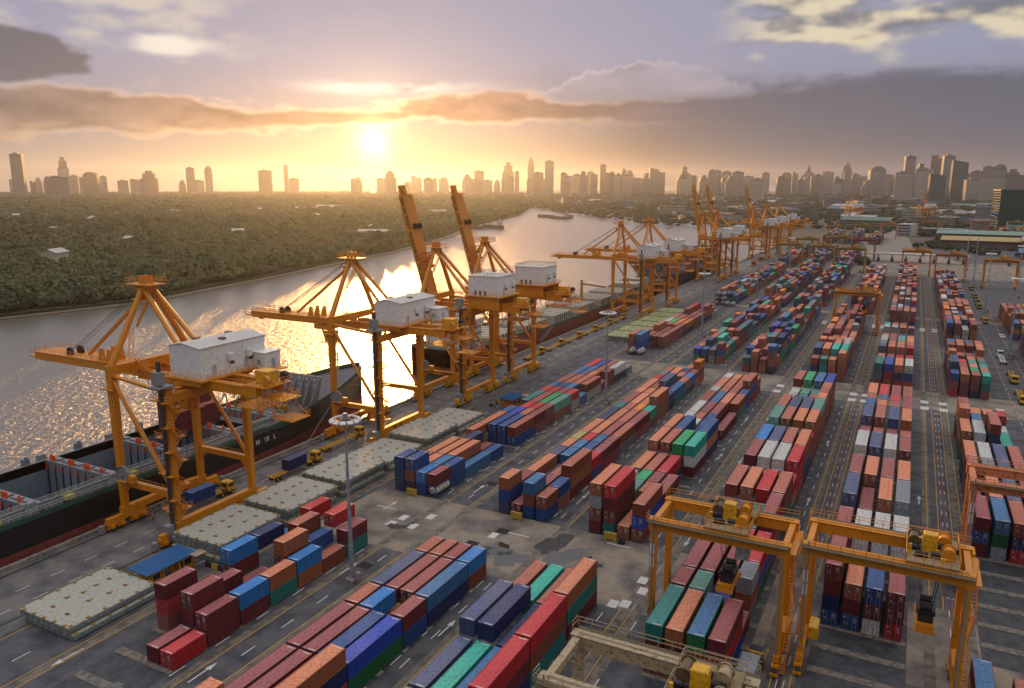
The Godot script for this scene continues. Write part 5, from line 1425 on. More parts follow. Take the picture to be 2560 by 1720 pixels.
	for k in 2:
		for i in 16:
			var a := TAU * i / 16; var c := TAU * (i + 1) / 16
			ty.tube(Vector3(cos(a) * .55, .2 + k * .32, sin(a) * .55), Vector3(cos(c) * .55, .2 + k * .32, sin(c) * .55), .2, .2, 8)
	solo("old_tyres", ty, mat("tyre", Color.BLACK), "old black tyres beside the yellow end board before the tall red stack", "tyre").position = Vector3(-44.6, 0, -132.4)
	# barricade and cones on the quay
	var bc := thing("barricade", "grey steel barricade with orange posts on the quay by the bow", "barricade", Vector3(-130.6, 0, -148.0), 0)
	for k in 4:
		var p := MB.new(); p.box(-1.1, 1.1, .1, .75, -k * 2.6 - 2.4, -k * 2.6); part("panel", p, steel, bc)
	for z in [.4, -10.8]:
		for x in [-1.1, 1.1]:
			var p := MB.new(); p.tube(Vector3(x, 0, z), Vector3(x, 1.2, z), .09, .07, 8); part("post", p, mat("safety orange", lin(.7, .09, .02), .6, 0, ""), bc)
	person_at(Vector3(-133.8, 0, -97.6), 2.2, "person in a dark outfit and orange vest under the nearest crane", Color(.5, .12, .02))
	person_at(Vector3(-85.4, 0, -440.0), .3, "left one of two people standing by the tank stack", Color(.03, .05, .10))
	person_at(Vector3(-84.6, 0, -440.6), -.4, "right one of two people standing by the tank stack", Color(.04, .06, .09))
	person_at(Vector3(-8.6, 0, -291.0), 1.2, "person walking in the lane right of the crossing", Color(.06, .02, .02))
func hull_strip(st: Array, ya: int, yb: int) -> MB:
	# st: stations [z, [[half breadth, y], ...]] about x = 0
	var mb := MB.new()
	for i in st.size() - 1:
		for s in [-1.0, 1.0]:
			for j in range(ya, yb):
				var a := Vector3(s * st[i][1][j][0], st[i][1][j][1], st[i][0]); var b := Vector3(s * st[i + 1][1][j][0], st[i + 1][1][j][1], st[i + 1][0])
				var d := Vector3(s * st[i + 1][1][j + 1][0], st[i + 1][1][j + 1][1], st[i + 1][0]); var e := Vector3(s * st[i][1][j + 1][0], st[i][1][j + 1][1], st[i][0])
				if s > 0: mb.quad(a, b, d, e)
				else: mb.quad(b, a, e, d)
	return mb

func deck_strip(st: Array, lev: int, dy: float) -> MB:
	var mb := MB.new()
	for i in st.size() - 1:
		var p: Array = st[i][1][lev]; var q: Array = st[i + 1][1][lev]
		mb.quad(Vector3(-p[0] + .05, p[1] + dy, st[i][0]), Vector3(p[0] - .05, p[1] + dy, st[i][0]), Vector3(q[0] - .05, q[1] + dy, st[i + 1][0]), Vector3(-q[0] + .05, q[1] + dy, st[i + 1][0]))
	return mb

func ship_one() -> void:
	var t := thing("container_ship", "container ship with black and red hull and open grey holds under the nearest cranes", "ship", Vector3(-154.2, 0, 0))
	var st := []
	for q in [[60, 12.9, 12.9, 12.9, 6.4], [-128, 12.9, 12.9, 12.9, 6.4], [-140, 12.3, 12.5, 12.8, 6.6], [-150, 10.6, 11.3, 12.3, 7.2], [-160, 7.8, 9.2, 11.3, 8.2], [-170, 4.6, 6.2, 9.6, 9.2], [-178, 2.2, 3.6, 7.4, 10.0], [-185, .5, 1.5, 4.8, 10.6], [-189, .12, .5, 2.8, 10.9], [-192, .05, .1, .15, 11.2]]:
		st.append([q[0], [[q[1] * .98, -5.0], [q[1], -1.0], [q[2], 1.4], [q[3], q[4]], [q[3] + .05, q[4] + 1.0]]])
	part("lower_hull", hull_strip(st, 0, 2), mat("boot red", lin(.22, .045, .038), .6, 0, "rust", .10), t)
	part("upper_hull", hull_strip(st, 2, 3), mat("hull black", lin(.010, .010, .012), .35, 0, "faint", .2), t)
	part("bulwark", hull_strip(st, 3, 4), mat("deck green", lin(.025, .10, .075), .6, 0, "rust", .2), t)
	var gal := mat("hold grey", lin(.155, .20, .25), .6, 0, "faint", .15)
	# side decks and forward deck
	var dk := MB.new()
	for s in [-1.0, 1.0]: dk.box(s * 12.75 - (1.9 if s > 0 else 0.0), s * 12.75 + (0.0 if s > 0 else 1.9), 6.2, 6.5, -146, 60)
	part("side_deck", dk, mat("deck green", Color.WHITE), t)
	var fd := []
	for q in st:
		if q[0] <= -140: fd.append(q)
	part("forward_deck", deck_strip(fd, 3, -.3), mat("deck violet grey", lin(.13, .13, .16), .65, 0, "rust", .2), t)
	# holds
	var zs := [-30.0, -46.5, -63.0, -80.0, -97.0, -113.5, -129.5, -144.5]
	for i in zs.size() - 1:
		var z0: float = zs[i] - 1.3; var z1: float = zs[i + 1] + 1.3
		var hw := 10.8 if z1 > -140 else 8.6
		var wl := MB.new()
		wl.quad(Vector3(-hw, -3, z0), Vector3(-hw, -3, z1), Vector3(-hw, 8.4, z1), Vector3(-hw, 8.4, z0))
		wl.quad(Vector3(hw, -3, z1), Vector3(hw, -3, z0), Vector3(hw, 8.4, z0), Vector3(hw, 8.4, z1))
		wl.quad(Vector3(hw, -3, z0), Vector3(-hw, -3, z0), Vector3(-hw, 8.4, z0), Vector3(hw, 8.4, z0))
		wl.quad(Vector3(-hw, -3, z1), Vector3(hw, -3, z1), Vector3(hw, 8.4, z1), Vector3(-hw, 8.4, z1))
		wl.quad(Vector3(-hw, -2.9, z0), Vector3(hw, -2.9, z0), Vector3(hw, -2.9, z1), Vector3(-hw, -2.9, z1))
		part("hold", wl, gal, t)
		var cg := MB.new()
		for k in 9:
			var x := -hw + .5 + k * (2 * hw - 1) / 8
			cg.box(x - .13, x + .13, -2.8, 8.0, z1 + .02, z1 + .25)
			if k % 2 == 0: cg.box(x - .9, x + .9, .9, 1.2, z1 + .02, z1 + .5)
		part("cell_guides", cg, mat("guide steel", lin(.05, .055, .065), .5), t).set_meta("kind", "stuff")
		var cr := MB.new(); cr.box(-hw - .3, hw + .3, 7.6, 8.5, z1 - 2.6, z1 - .01)
		for k in 6: cr.box(-hw + 1 + k * 3.5, -hw + 3.4 + k * 3.5, 8.5, 8.9, z1 - 2.0, z1 - .8)
		part("cross_deck", cr, mat("hatch grey", lin(.22, .24, .26), .65, 0, "rust", .2), t)
		var op := MB.new()
		for k in 9:
			var x := -hw + .5 + k * (2 * hw - 1) / 8
			op.box(x - .22, x + .22, 6.6, 8.0, z1 + .25, z1 + .34)
		for k in [1.2, 2.2, 7.6, 8.6, 13.0, 14.0, 18.2]: op.tube(Vector3(-hw + k, 8.5, z1 - .5), Vector3(-hw + k, 9.8, z1 - .5), .34, .26, 8)
		part("orange_lashing_bins", op, mat("safety orange", lin(.7, .09, .02), .6, 0, ""), t).set_meta("kind", "stuff")
		for s in [-1.0, 1.0]:
			var co := MB.new(); co.box(s * (hw + .25) - .25, s * (hw + .25) + .25, 6.5, 8.6, z1, z0)
			part("coaming", co, mat("hatch grey", Color.WHITE), t)
			var bk := MB.new()
			bk.hexa([Vector3(s * 12.2 - .9, 6.5, z1 + 1.2), Vector3(s * 12.2 + .3, 6.5, z1 + 1.2), Vector3(s * 12.2 + .3, 6.5, z1 - 1.4), Vector3(s * 12.2 - .9, 6.5, z1 - 1.4), Vector3(s * 12.2 - .9, 9.4, z1 + .7), Vector3(s * 12.2 - .1, 9.4, z1 + .7), Vector3(s * 12.2 - .1, 9.4, z1 - .9), Vector3(s * 12.2 - .9, 9.4, z1 - .9)])
			part("lashing_pedestal", bk, mat("hatch grey", Color.WHITE), t)
	var rl := MB.new()
	rl.rail([Vector3(12.8, 7.4, 60), Vector3(12.8, 7.4, -146)], 1.1, 2.0); rl.rail([Vector3(-12.8, 7.4, 60), Vector3(-12.8, 7.4, -146)], 1.1, 2.0)
	rl.rail([Vector3(11.3, 8.6, 60), Vector3(11.3, 8.6, -144)], .9, 2.0)
	stuff("railing", rl, mat("rail white", lin(.5, .52, .52), .6, 0, ""), t)
	var yc := MB.new()
	for z in [-72.0, -86.0, -100.0, -118.0]: yc.cbox(Vector3(12.0, 8.0, z), 1.4, .8, 1.8); yc.rail([Vector3(11.4, 8.4, z + .9), Vector3(12.7, 8.4, z + .9), Vector3(12.7, 8.4, z - .9)], 1.0, .7)
	stuff("deck_lockers", yc, mat("locker yellow", lin(.5, .42, .06), .6, 0, "rust"), t)
	var vt := MB.new()
	for z in [-84.0, -92.0, -104.0, -120.0]: vt.tube(Vector3(-12.0, 6.5, z), Vector3(-12.0, 9.8, z), .9, .9, 12); vt.tube(Vector3(-12.0, 9.8, z), Vector3(-11.2, 10.2, z), .3, .3, 8)
	stuff("ventilators", vt, mat("hold grey", Color.WHITE), t)
	# breakwater with its ribs, winches behind it
	var bw := MB.new(); bw.hexa([Vector3(-11.0, 7.6, -158.5), Vector3(11.0, 7.6, -158.5), Vector3(11.0, 7.6, -158.9), Vector3(-11.0, 7.6, -158.9), Vector3(-11.6, 15.6, -160.2), Vector3(11.6, 15.6, -160.2), Vector3(11.6, 15.6, -160.6), Vector3(-11.6, 15.6, -160.6)])
	part("breakwater", bw, mat("hatch grey", Color.WHITE), t)
	for k in 9:
		var x := -10.8 + k * 2.7
		var rb := MB.new(); rb.prism([Vector3(x, 7.7, -155.4), Vector3(x, 7.7, -158.5), Vector3(x, 15.0, -160.1)], Vector3(.22, 0, 0))
		part("breakwater_rib", rb, mat("hatch grey", Color.WHITE), t)
	var lh := MB.new()
	for k in 8:
		for y in [14.6, 12.9]: lh.tube(Vector3(-9.5 + k * 2.7, y, -159.6), Vector3(-9.5 + k * 2.7, y, -159.9), .28, .28, 10)
	stuff("floodlight_discs", lh, mat("rail white", Color.WHITE), t)  # solid white discs standing in for floodlights on the breakwater
	var wi := MB.new()
	for q in [[-4.0, -150.0], [4.5, -151.0], [0.5, -154.0]]: wi.tube(Vector3(q[0] - 1.2, 8.6, q[1]), Vector3(q[0] + 1.2, 8.6, q[1]), .9, .9, 12); wi.cbox(Vector3(q[0] + 1.9, 8.4, q[1]), 1.0, 1.5, 1.6)
	part("winches", wi, mat("winch ochre", lin(.40, .20, .03), .55, 0, "rust"), t).set_meta("kind", "stuff")
	var fm := MB.new(); fm.tube(Vector3(0, 10, -181), Vector3(0, 17.5, -181), .3, .18, 8); fm.box(-1.2, 1.2, 15.2, 15.4, -181.4, -180.6)
	part("foremast", fm, mat("rail white", Color.WHITE), t)
	letter("M   18   L", 1.2, mat("rail white", Color.WHITE), t, Vector3(12.98, 4.6, -137.0), Vector3(0, PI / 2, 0))
	var ln := MB.new()
	for q in [[Vector3(9.3, 9.4, -171), Vector3(15.2, .7, -150)], [Vector3(5.6, 10.4, -184), Vector3(15.2, .7, -196)], [Vector3(8.5, 9.8, -175), Vector3(15.2, .7, -215)]]: ln.tube(q[0], q[1], .06, .06, 5, false)
	stuff("mooring_lines", ln, mat("rope", lin(.45, .40, .32), .9, 0, ""), t)

func plain_ship(label: String, at: Vector3, turn: float, l: float, b: float, h: float, lower: Material, upper: Material, deck: Material, style: int) -> void:
	var t := thing("ship", label, "ship", at, turn, "vessels on the river")
	var st := []
	for q in [[.5, .72, .0], [.42, .97, 0.0], [-.30, 1.0, 0.0], [-.40, .85, .12], [-.46, .52, .22], [-.5, .03, .32]]:
		var hw: float = b / 2 * q[1]
		st.append([q[0] * l, [[hw * .9, -4.5], [hw * .97, -.8], [hw, h + h * q[2]], [hw, h + h * q[2] + .9]]])
	part("lower_hull", hull_strip(st, 0, 1), lower, t); part("upper_hull", hull_strip(st, 1, 2), upper, t); part("bulwark", hull_strip(st, 2, 3), upper, t)
	part("deck", deck_strip(st, 2, -.05), deck, t)
	var tr := MB.new(); var s0: Array = st[0][1]
	for j in 3: tr.quad(Vector3(-s0[j][0], s0[j][1], st[0][0]), Vector3(s0[j][0], s0[j][1], st[0][0]), Vector3(s0[j + 1][0], s0[j + 1][1], st[0][0]), Vector3(-s0[j + 1][0], s0[j + 1][1], st[0][0]))
	part("transom", tr, upper, t)
	var wm := mat("deckhouse", lin(.45, .44, .42), .6, 0, "faint", .2)
	if style == 0:
		var dh := MB.new(); dh.box(-b * .32, b * .32, h, h + 7, l * .28, l * .42); dh.box(-b * .42, b * .42, h + 7, h + 9.5, l * .28, l * .36); dh.box(-b * .1, b * .1, h + 9.5, h + 13, l * .33, l * .38)
		part("deckhouse", dh, wm, t)
		var ms := MB.new(); ms.tube(Vector3(0, h, -l * .1), Vector3(0, h + 14, -l * .1), .4, .25, 8); ms.bar(Vector3(0, h + 3, -l * .1), Vector3(0, h + 10, -l * .32), .5, .5); ms.tube(Vector3(0, h + 9.5, l * .3), Vector3(0, h + 18, l * .3), .25, .15, 6)
		part("masts", ms, iron, t).set_meta("kind", "stuff")
		for k in 2:
			var hc := MB.new(); hc.box(-b * .3, b * .3, h, h + 1.6, -l * (.05 + k * .16) - l * .06, -l * (.05 + k * .16) + l * .06); part("hatch", hc, deck, t)
	elif style == 1:
		var dh := MB.new(); dh.box(-b * .28, b * .28, h, h + 4, l * .25, l * .4); dh.box(-b * .2, b * .2, h + 4, h + 6.5, l * .27, l * .36); part("deckhouse", dh, wm, t)
		var a := MB.new()
		for x in [-b * .3, b * .3]: a.bar(Vector3(x, h, -l * .2), Vector3(0, h + 14, -l * .28), .5, .5)
		a.bar(Vector3(0, h + 14, -l * .28), Vector3(0, h + 3, l * .2), .3, .3); a.bar(Vector3(0, h + 1, -l * .15), Vector3(0, h + 12, -l * .5), .6, .6)
		part("lifting_frame", a, iron, t)
	else:
		var cg := MB.new()
		for k in 5: cg.bevel_box(-b * .36, b * .36, h - .2, h + 1.2 + (k % 2) * .6, -l * .36 + k * l * .16 - l * .065, -l * .36 + k * l * .16 + l * .065, .3)
		part("cargo_mounds", cg, deck, t).set_meta("kind", "stuff")

func ship_two() -> void:
	var t := thing("cargo_ship", "red-hulled cargo ship with dark green deck behind the raised-boom cranes", "ship", Vector3(-154.0, 0, 0))
	var st := []
	for q in [[-236, 11.0, 8.2], [-246, 12.4, 7.2], [-300, 12.5, 7.0], [-301, 12.5, 5.2], [-440, 12.5, 4.8], [-455, 11.6, 6.4], [-470, 9.0, 8.4], [-482, 5.0, 9.2], [-490, 1.4, 9.6], [-493, .1, 9.8]]:
		st.append([q[0], [[q[1] * .92, -5.0], [q[1] * .98, -1.5], [q[1], q[2]], [q[1], q[2] + .8]]])
	var red := mat("hull maroon", lin(.17, .028, .022), .55, 0, "rust", .06)
	part("hull", hull_strip(st, 0, 2), red, t); part("bulwark", hull_strip(st, 2, 3), mat("bulwark green", lin(.04, .07, .05), .7, 0, "rust", .2), t)
	part("deck", deck_strip(st, 2, -.2), mat("ship deck green", lin(.06, .085, .05), .8, 0, "rust", .15), t)
	var hc := mat("hatch cream", lin(.42, .40, .33), .7, 0, "rust", .12)
	for k in 6:
		var z := -262.0 - k * 30.0
		var c := MB.new(); c.box(-9.2, 9.2, 5.0, 8.6, z - 22, z)
		part("hold_box", c, hc, t)
		var p := MB.new()
		for i in 8: p.box(9.2, 9.5, 5.2, 8.4, z - 2 - i * 2.6, z - 2.5 - i * 2.6)
		for i in 5: p.box(-9.0, 9.0, 8.62, 8.75, z - 2.2 - i * 4.3, z - 2.0 - i * 4.3)
		stuff("stiffeners", p, mat("bulwark green", Color.WHITE), t)
		if k % 2 == 0:
			var d := MB.new(); d.tube(Vector3(0, 5, z + 3.6), Vector3(0, 19, z + 3.6), .9, .7, 10); d.bar(Vector3(0, 17, z + 3.6), Vector3(5, 13, z - 18), .7, .8)
			part("deck_derrick", d, mat("derrick ochre", lin(.42, .26, .06), .6, 0, "rust"), t)
	var dh := MB.new(); dh.box(-9, 9, 7, 16, -255, -243); dh.box(-11, 11, 16, 18.6, -253, -246); dh.box(-2, 2, 18.6, 23, -251, -247)
	part("deckhouse", dh, whitewall, t)
	var ww := MB.new()
	for y in [9.0, 12.0, 14.6]:
		for k in 6: ww.box(9.0, 9.05, y, y + .9, -254 + k * 1.9, -253 + k * 1.9)
	stuff("windows", ww, glassy, t)
	var gw := MB.new(); gw.stair(Vector3(12.9, .6, -300), Vector3(12.9, 5.6, -312), .9); gw.rail([Vector3(12.4, 6.0, -301), Vector3(12.4, 5.6, -440)], 1.1, 2.2); gw.rail([Vector3(-12.4, 6.0, -301), Vector3(-12.4, 5.6, -440)], 1.1, 2.2)
	stuff("gangway_and_rails", gw, steel, t)
	var fc := MB.new(); fc.box(-7, 7, 7.0, 9.4, -462, -448); fc.box(-4.5, 4.5, 9.2, 10.4, -476, -466)
	part("forecastle", fc, hc, t)

func build_ships() -> void:
	ship_one()
	ship_two()
	var lo := mat("far hull red", lin(.13, .04, .03), .7, 0, "rust", .1); var dkg := mat("far hull grey", lin(.10, .095, .09), .65, 0, "rust", .1); var bl := mat("hull black", Color.WHITE); var dk := mat("far deck", lin(.13, .10, .075), .8, 0, "rust", .1)
	plain_ship("long black-hulled container ship loaded with coloured containers behind the far cranes", Vector3(-154.5, 0, -585.0), 0, 190, 25, 6.0, lo, bl, dk, 9)
	var i := 0
	for q in [[-1032.0, -2332.0, 1.2, 90.0, 20.0, 1, "dark dredging barge with a lifting frame in mid river, left of the group"], [-930.0, -2080.0, .8, 80.0, 20.0, 1, "dark dredging barge with a lifting frame in mid river, middle of the group"], [-690.0, -1610.0, .25, 75.0, 15.0, 0, "dark cargo ship lying in mid river, nearest of the group"], [-760.0, -1640.0, 1.1, 60.0, 12.0, 2, "low laden barge beside the cargo ship in mid river"], [-700.0, -1570.0, 1.2, 40.0, 9.0, 2, "small low barge in front of the cargo ship in mid river"], [-1480.0, -3000.0, 1.4, 130.0, 26.0, 2, "flat raft of barges far up the river, left of the dredgers"], [-1300.0, -2900.0, 1.3, 110.0, 22.0, 2, "flat raft of barges far up the river, nearer the dredgers"], [-640.0, -1165.0, 1.35, 46.0, 10.0, 0, "small work boat by the left bank behind the raised booms"], [-662.0, -1140.0, 1.4, 40.0, 9.0, 2, "laden barge tied beside the small work boat at the left bank"], [-2020.0, -4650.0, 1.3, 120.0, 22.0, 2, "faint barges at the far bend of the river"], [-430.0, -1560.0, .55, 95.0, 15.0, 0, "grey ship moored at the right bank beyond the quay"], [-500.0, -1770.0, .5, 80.0, 13.0, 0, "second grey ship moored along the right bank"], [-640.0, -2130.0, .45, 90.0, 14.0, 0, "third grey ship moored along the right bank, farther off"], [-900.0, -2760.0, .5, 80.0, 13.0, 2, "low barge moored along the far right bank"]]:
		plain_ship(q[6], Vector3(q[0], -2.4, q[1]), q[2], q[3], q[4], 4.0, lo, dkg, dk, q[5])
		i += 1
	# jetty on the left bank
	var j := thing("jetty", "thin wooden jetty on piles at the left bank", "jetty", Vector3(-560, -2.6, -880))
	var pl := MB.new(); pl.box(0, 46, 2.2, 2.5, -1.5, 1.5); part("walkway", pl, mat("jetty wood", lin(.16, .11, .07), .9, 0, "rust"), j)
	for k in 8:
		var p := MB.new(); p.tube(Vector3(k * 6.4, -2, 0), Vector3(k * 6.4, 4.0 if k % 3 == 0 else 2.2, 0), .3, .3, 6); part("pile", p, mat("jetty wood", Color.WHITE), j)

func ship_boxes() -> void:
	var r := RandomNumberGenerator.new(); r.seed = 77
	var pool := "mmmrrooRbbnlltGwspB"
	for z in range(0, 12):
		for c in range(0, 9):
			var n := 2 + int(r.randf() * 3.4)
			for t in n:
				boxes.append({"x": -166.4 + c * 2.55, "y": 7.0 + t * H2, "z": -512.0 - z * 12.9, "L": 12.192, "k": pool[r.randi() % pool.length()], "t": t, "n": n, "col": 0, "bay": z, "b": "far ship", "door": r.randf() < .5})
	# maroon boxes on the near ship and in its holds
	for q in [[-161.5, -122.0, 3, "mmm"], [-158.8, -122.0, 3, "mmm"], [-156.2, -122.0, 2, "mm"], [-151.0, -126.5, 1, "s"], [-166.0, -62.0, 2, "mR"], [-163.4, -62.0, 2, "mR"], [-160.8, -62.0, 2, "mR"], [-158.2, -62.0, 2, "mR"]]:
		for t in q[2]:
			boxes.append({"x": q[0], "y": 8.7 + t * H2 if q[3] != "s" else 1.5, "z": q[1], "L": 12.192, "k": q[3][t], "t": t, "n": q[2], "col": clampi(int((q[0] + 166.5) / 2.6), 0, 4), "bay": 0 if q[1] < -100 else 1, "b": "near ship's deck", "door": false})
func crown_mesh(seed_: int, clumps: int, leaves: int, flat: float) -> ArrayMesh:
	# leaf-clump faces spread through several uneven lobes, about one unit across
	var r := RandomNumberGenerator.new(); r.seed = seed_
	var mb := MB.new(); mb.use_col = true
	for i in clumps:
		var a := r.randf() * TAU; var rad := r.randf_range(.05, .62)
		var o := Vector3(cos(a) * rad, r.randf_range(.25, .80) * flat + .1, sin(a) * rad)
		var s := r.randf_range(.26, .44)
		var tone := r.randf_range(.55, 1.15)
		for j in leaves:
			var d := Vector3(r.randfn(), r.randfn() * .9 + .15, r.randfn()).normalized()
			var p := o + d * s * r.randf_range(.72, 1.06) * Vector3(1, .85, 1)
			var w := r.randf_range(.07, .14)
			var u := d.cross(Vector3(r.randfn(), r.randfn(), r.randfn())).normalized()
			var v := (d + Vector3(r.randfn(), r.randfn(), r.randfn()) * .35).normalized().cross(u).normalized()
			var k := tone * r.randf_range(.75, 1.2)
			mb.col = Color(k, k, k * r.randf_range(.8, 1.0))
			var n := (d + Vector3(0, .35, 0)).normalized()
			mb.nquad(p - u * w - v * w * .7, p + u * w - v * w * .5, p + u * w * .8 + v * w * .8, p - u * w * .9 + v * w * .6, n, n, n, n)
	return mb.mesh()

func trunk_mesh(seed_: int) -> ArrayMesh:
	var r := RandomNumberGenerator.new(); r.seed = seed_
	var mb := MB.new()
	mb.tube(Vector3(0, -.15, 0), Vector3(.03, .45, .02), .075, .045, 6, false)
	for k in 4:
		var a := k * 1.6 + r.randf()
		mb.tube(Vector3(.03, .35 + k * .03, .02), Vector3(cos(a) * .35, .62 + r.randf() * .15, sin(a) * .35), .035, .015, 5, false)
	return mb.mesh()

func palm_mesh() -> ArrayMesh:
	var mb := MB.new(); mb.use_col = true
	var r := RandomNumberGenerator.new(); r.seed = 3
	for k in 14:
		var a := TAU * k / 14 + r.randf() * .3; var up := r.randf_range(-.1, .5)
		var last := Vector3(0, .9, 0)
		for j in 4:
			var t := (j + 1) / 4.0
			var p := Vector3(cos(a) * t * .6, .9 + up * t * .6 - t * t * .35, sin(a) * t * .6)
			var s := Vector3(-sin(a), 0, cos(a)) * (.09 * (1.1 - t))
			mb.col = Color(.9, 1, .8)
			mb.quad(last - s * 1.2, last + s * 1.2, p + s, p - s)
			last = p
	return mb.mesh()

func house(at: Vector3, turn: float, w: float, l: float, h: float, roof: Material, wall: Material, label: String) -> void:
	var t := thing("house", label, "house", at, turn, "houses among the trees of the far bank")
	var b := MB.new(); b.box(-w / 2, w / 2, -1, h, -l / 2, l / 2)
	for z in [-l / 2, l / 2 - .05]: b.prism([Vector3(-w / 2, h, z), Vector3(w / 2, h, z), Vector3(0, h + w * .22, z)], Vector3(0, 0, .05))
	part("wall", b, wall, t)
	var rf := MB.new()
	for s in [-1.0, 1.0]:
		var e := Vector3(s * (w / 2 + .8), h - .3, 0); var q := Vector3(0, h + w * .22 + .1, 0)
		var p := [e + Vector3(0, 0, l / 2 + .8), q + Vector3(0, 0, l / 2 + .8), q - Vector3(0, 0, l / 2 + .8), e - Vector3(0, 0, l / 2 + .8)]
		if s > 0: p = [p[1], p[0], p[3], p[2]]
		rf.hexa([p[0], p[1], p[2], p[3], p[0] + Vector3(0, .2, 0), p[1] + Vector3(0, .2, 0), p[2] + Vector3(0, .2, 0), p[3] + Vector3(0, .2, 0)])
	part("roof", rf, roof, t)
	var dn := MB.new(); dn.box(-w * .1, w * .1, 0, 2.1, l / 2, l / 2 + .05); dn.box(w / 2, w / 2 + .05, 1.0, 2.0, -l * .3, -l * .1); dn.box(w / 2, w / 2 + .05, 1.0, 2.0, l * .1, l * .3)
	part("openings", dn, iron, t).set_meta("kind", "stuff")

func build_forest() -> void:
	var poly := PackedVector2Array([Vector2(-472, 400), Vector2(-456, -120), Vector2(-443, -240), Vector2(-428, -309), Vector2(-454, -444), Vector2(-519, -707), Vector2(-597, -930), Vector2(-700, -1161), Vector2(-870, -1700), Vector2(-1312, -2700), Vector2(-2315, -4700), Vector2(-3870, -6900), Vector2(-4900, -7650), Vector2(-9000, -7700), Vector2(-9000, 400)])
	var leafm := StandardMaterial3D.new()
	leafm.resource_name = "foliage"; leafm.albedo_color = Color.WHITE; leafm.roughness = .75; leafm.vertex_color_use_as_albedo = true
	leafm.backlight_enabled = true; leafm.backlight = Color(.35, .38, .12)
	var greens := [Vector3(.036, .076, .012), Vector3(.056, .096, .014), Vector3(.026, .060, .012), Vector3(.078, .100, .018), Vector3(.042, .062, .016)]
	var crowns := [crown_mesh(1, 7, 60, .8), crown_mesh(2, 9, 52, .65), crown_mesh(3, 6, 66, 1.0)]
	var bark := mat("bark", lin(.06, .045, .03), .9, 0, "rust", .5)
	var trunks := [trunk_mesh(1), trunk_mesh(2)]
	# houses first, so that no tree stands in them
	var spots := [[-653, -408, 13, 20, "large pale-roofed house near the left bank, among dark trees"], [-1356, -929, 18, 26, "pale house with two bright gables in the left forest"], [-1725, -980, 16, 26, "pale house at the far left edge of the forest"], [-1072, -676, 11, 18, "small white-roofed house low in the left forest"], [-1186, -1022, 14, 22, "small bright-roofed house left of the middle forest"], [-1299, -1137, 12, 20, "small pale house behind another in the middle forest"], [-1509, -1783, 22, 120, "long pale roof stretching across the forest under the sun"], [-1466, -1625, 18, 60, "long low roof in the forest left of the sun's glare"], [-1863, -2044, 24, 70, "pale shed roof far back in the forest"], [-1500, -1484, 18, 30, "pale house in the middle forest, left of the long roof"], [-974, -1200, 16, 26, "brown-roofed house below the long pale roof"], [-915, -960, 12, 20, "small tilted pale roof in the forest centre"], [-813, -762, 10, 16, "small house in the forest centre, lower down"], [-1584, -2203, 26, 60, "pale shed near the forest's right end"], [-714, -930, 12, 20, "small pale house close to the left bank"], [-800, -591, 10, 15, "small roof in the lower left forest"], [-1635, -953, 12, 18, "small roof at the left edge of the forest"], [-2004, -1963, 20, 40, "far pale shed in the hazy forest"], [-1101, -1246, 14, 22, "pale house right of the forest centre"], [-770, -1038, 11, 18, "small roof near the bank under the raised booms"], [-640, -835, 10, 40, "long low bank-side shed near the jetty"], [-1014, -1578, 16, 40, "long house between bank and forest, behind the raised booms"], [-854, -1266, 14, 22, "house by the bank behind the raised booms"], [-1347, -1779, 20, 34, "brown-roofed house in the hazy right forest"], [-1559, -1276, 14, 26, "house in the hazy left forest"], [-1163, -905, 12, 20, "small roof between two pale houses in the left forest"], [-1408, -2303, 26, 60, "hazy shed at the forest's far right end"], [-831, -1394, 14, 24, "last house along the left bank"]]
	var roofs := [mat("pale roof", lin(.50, .48, .44), .55, 0, "rust", .1), mat("tin roof", lin(.38, .38, .38), .4, .2, "rust", .1), mat("brown roof", lin(.26, .14, .09), .7, 0, "rust", .1)]
	var wall := mat("house wall", lin(.42, .38, .32), .8, 0, "faint", .2)
	var taken := []
	for i in spots.size():
		var q: Array = spots[i]
		house(Vector3(q[0], 2.0 if i > 0 else 5.0, q[1]), .5 + i * .7, q[2], q[3], 7.0, roofs[2 if "brown" in q[4] else i % 2], wall, q[4])
		taken.append([Vector2(q[0], q[1]), maxf(q[2], q[3]) * .45])
	var free_at := func(p: Vector2, m: float) -> bool:
		for q in taken:
			if p.distance_squared_to(q[0]) < (q[1] + m) * (q[1] + m): return false
		return true
	# single trees along the bank that can be told apart
	var r := RandomNumberGenerator.new(); r.seed = 5
	var kinds := ["broad dark green riverside tree", "tall mid green riverside tree", "low spreading riverside tree", "pale olive riverside tree", "dull green riverside tree"]
	var protos := []
	for k in 5:
		var t := thing("riverside_tree", "", "tree", Vector3.ZERO, 0, "trees standing along the left bank")
		var cm: StandardMaterial3D = leafm.duplicate(); cm.resource_name = "foliage %d" % k; cm.albedo_color = lin(greens[k].x, greens[k].y, greens[k].z)
		part("trunk", trunks[k % 2], bark, t)
		part("crown", crowns[k % 3], cm, t)
		protos.append([t, false])
	var bank := [Vector2(-456, -120), Vector2(-443, -240), Vector2(-428, -309), Vector2(-454, -444), Vector2(-519, -707), Vector2(-597, -930), Vector2(-700, -1161)]
	var spread := ["beside the bend of the bank", "left of the bare mud strip", "in front of the forest edge", "near the white-roofed house", "opposite the second crane", "before the raised booms"]
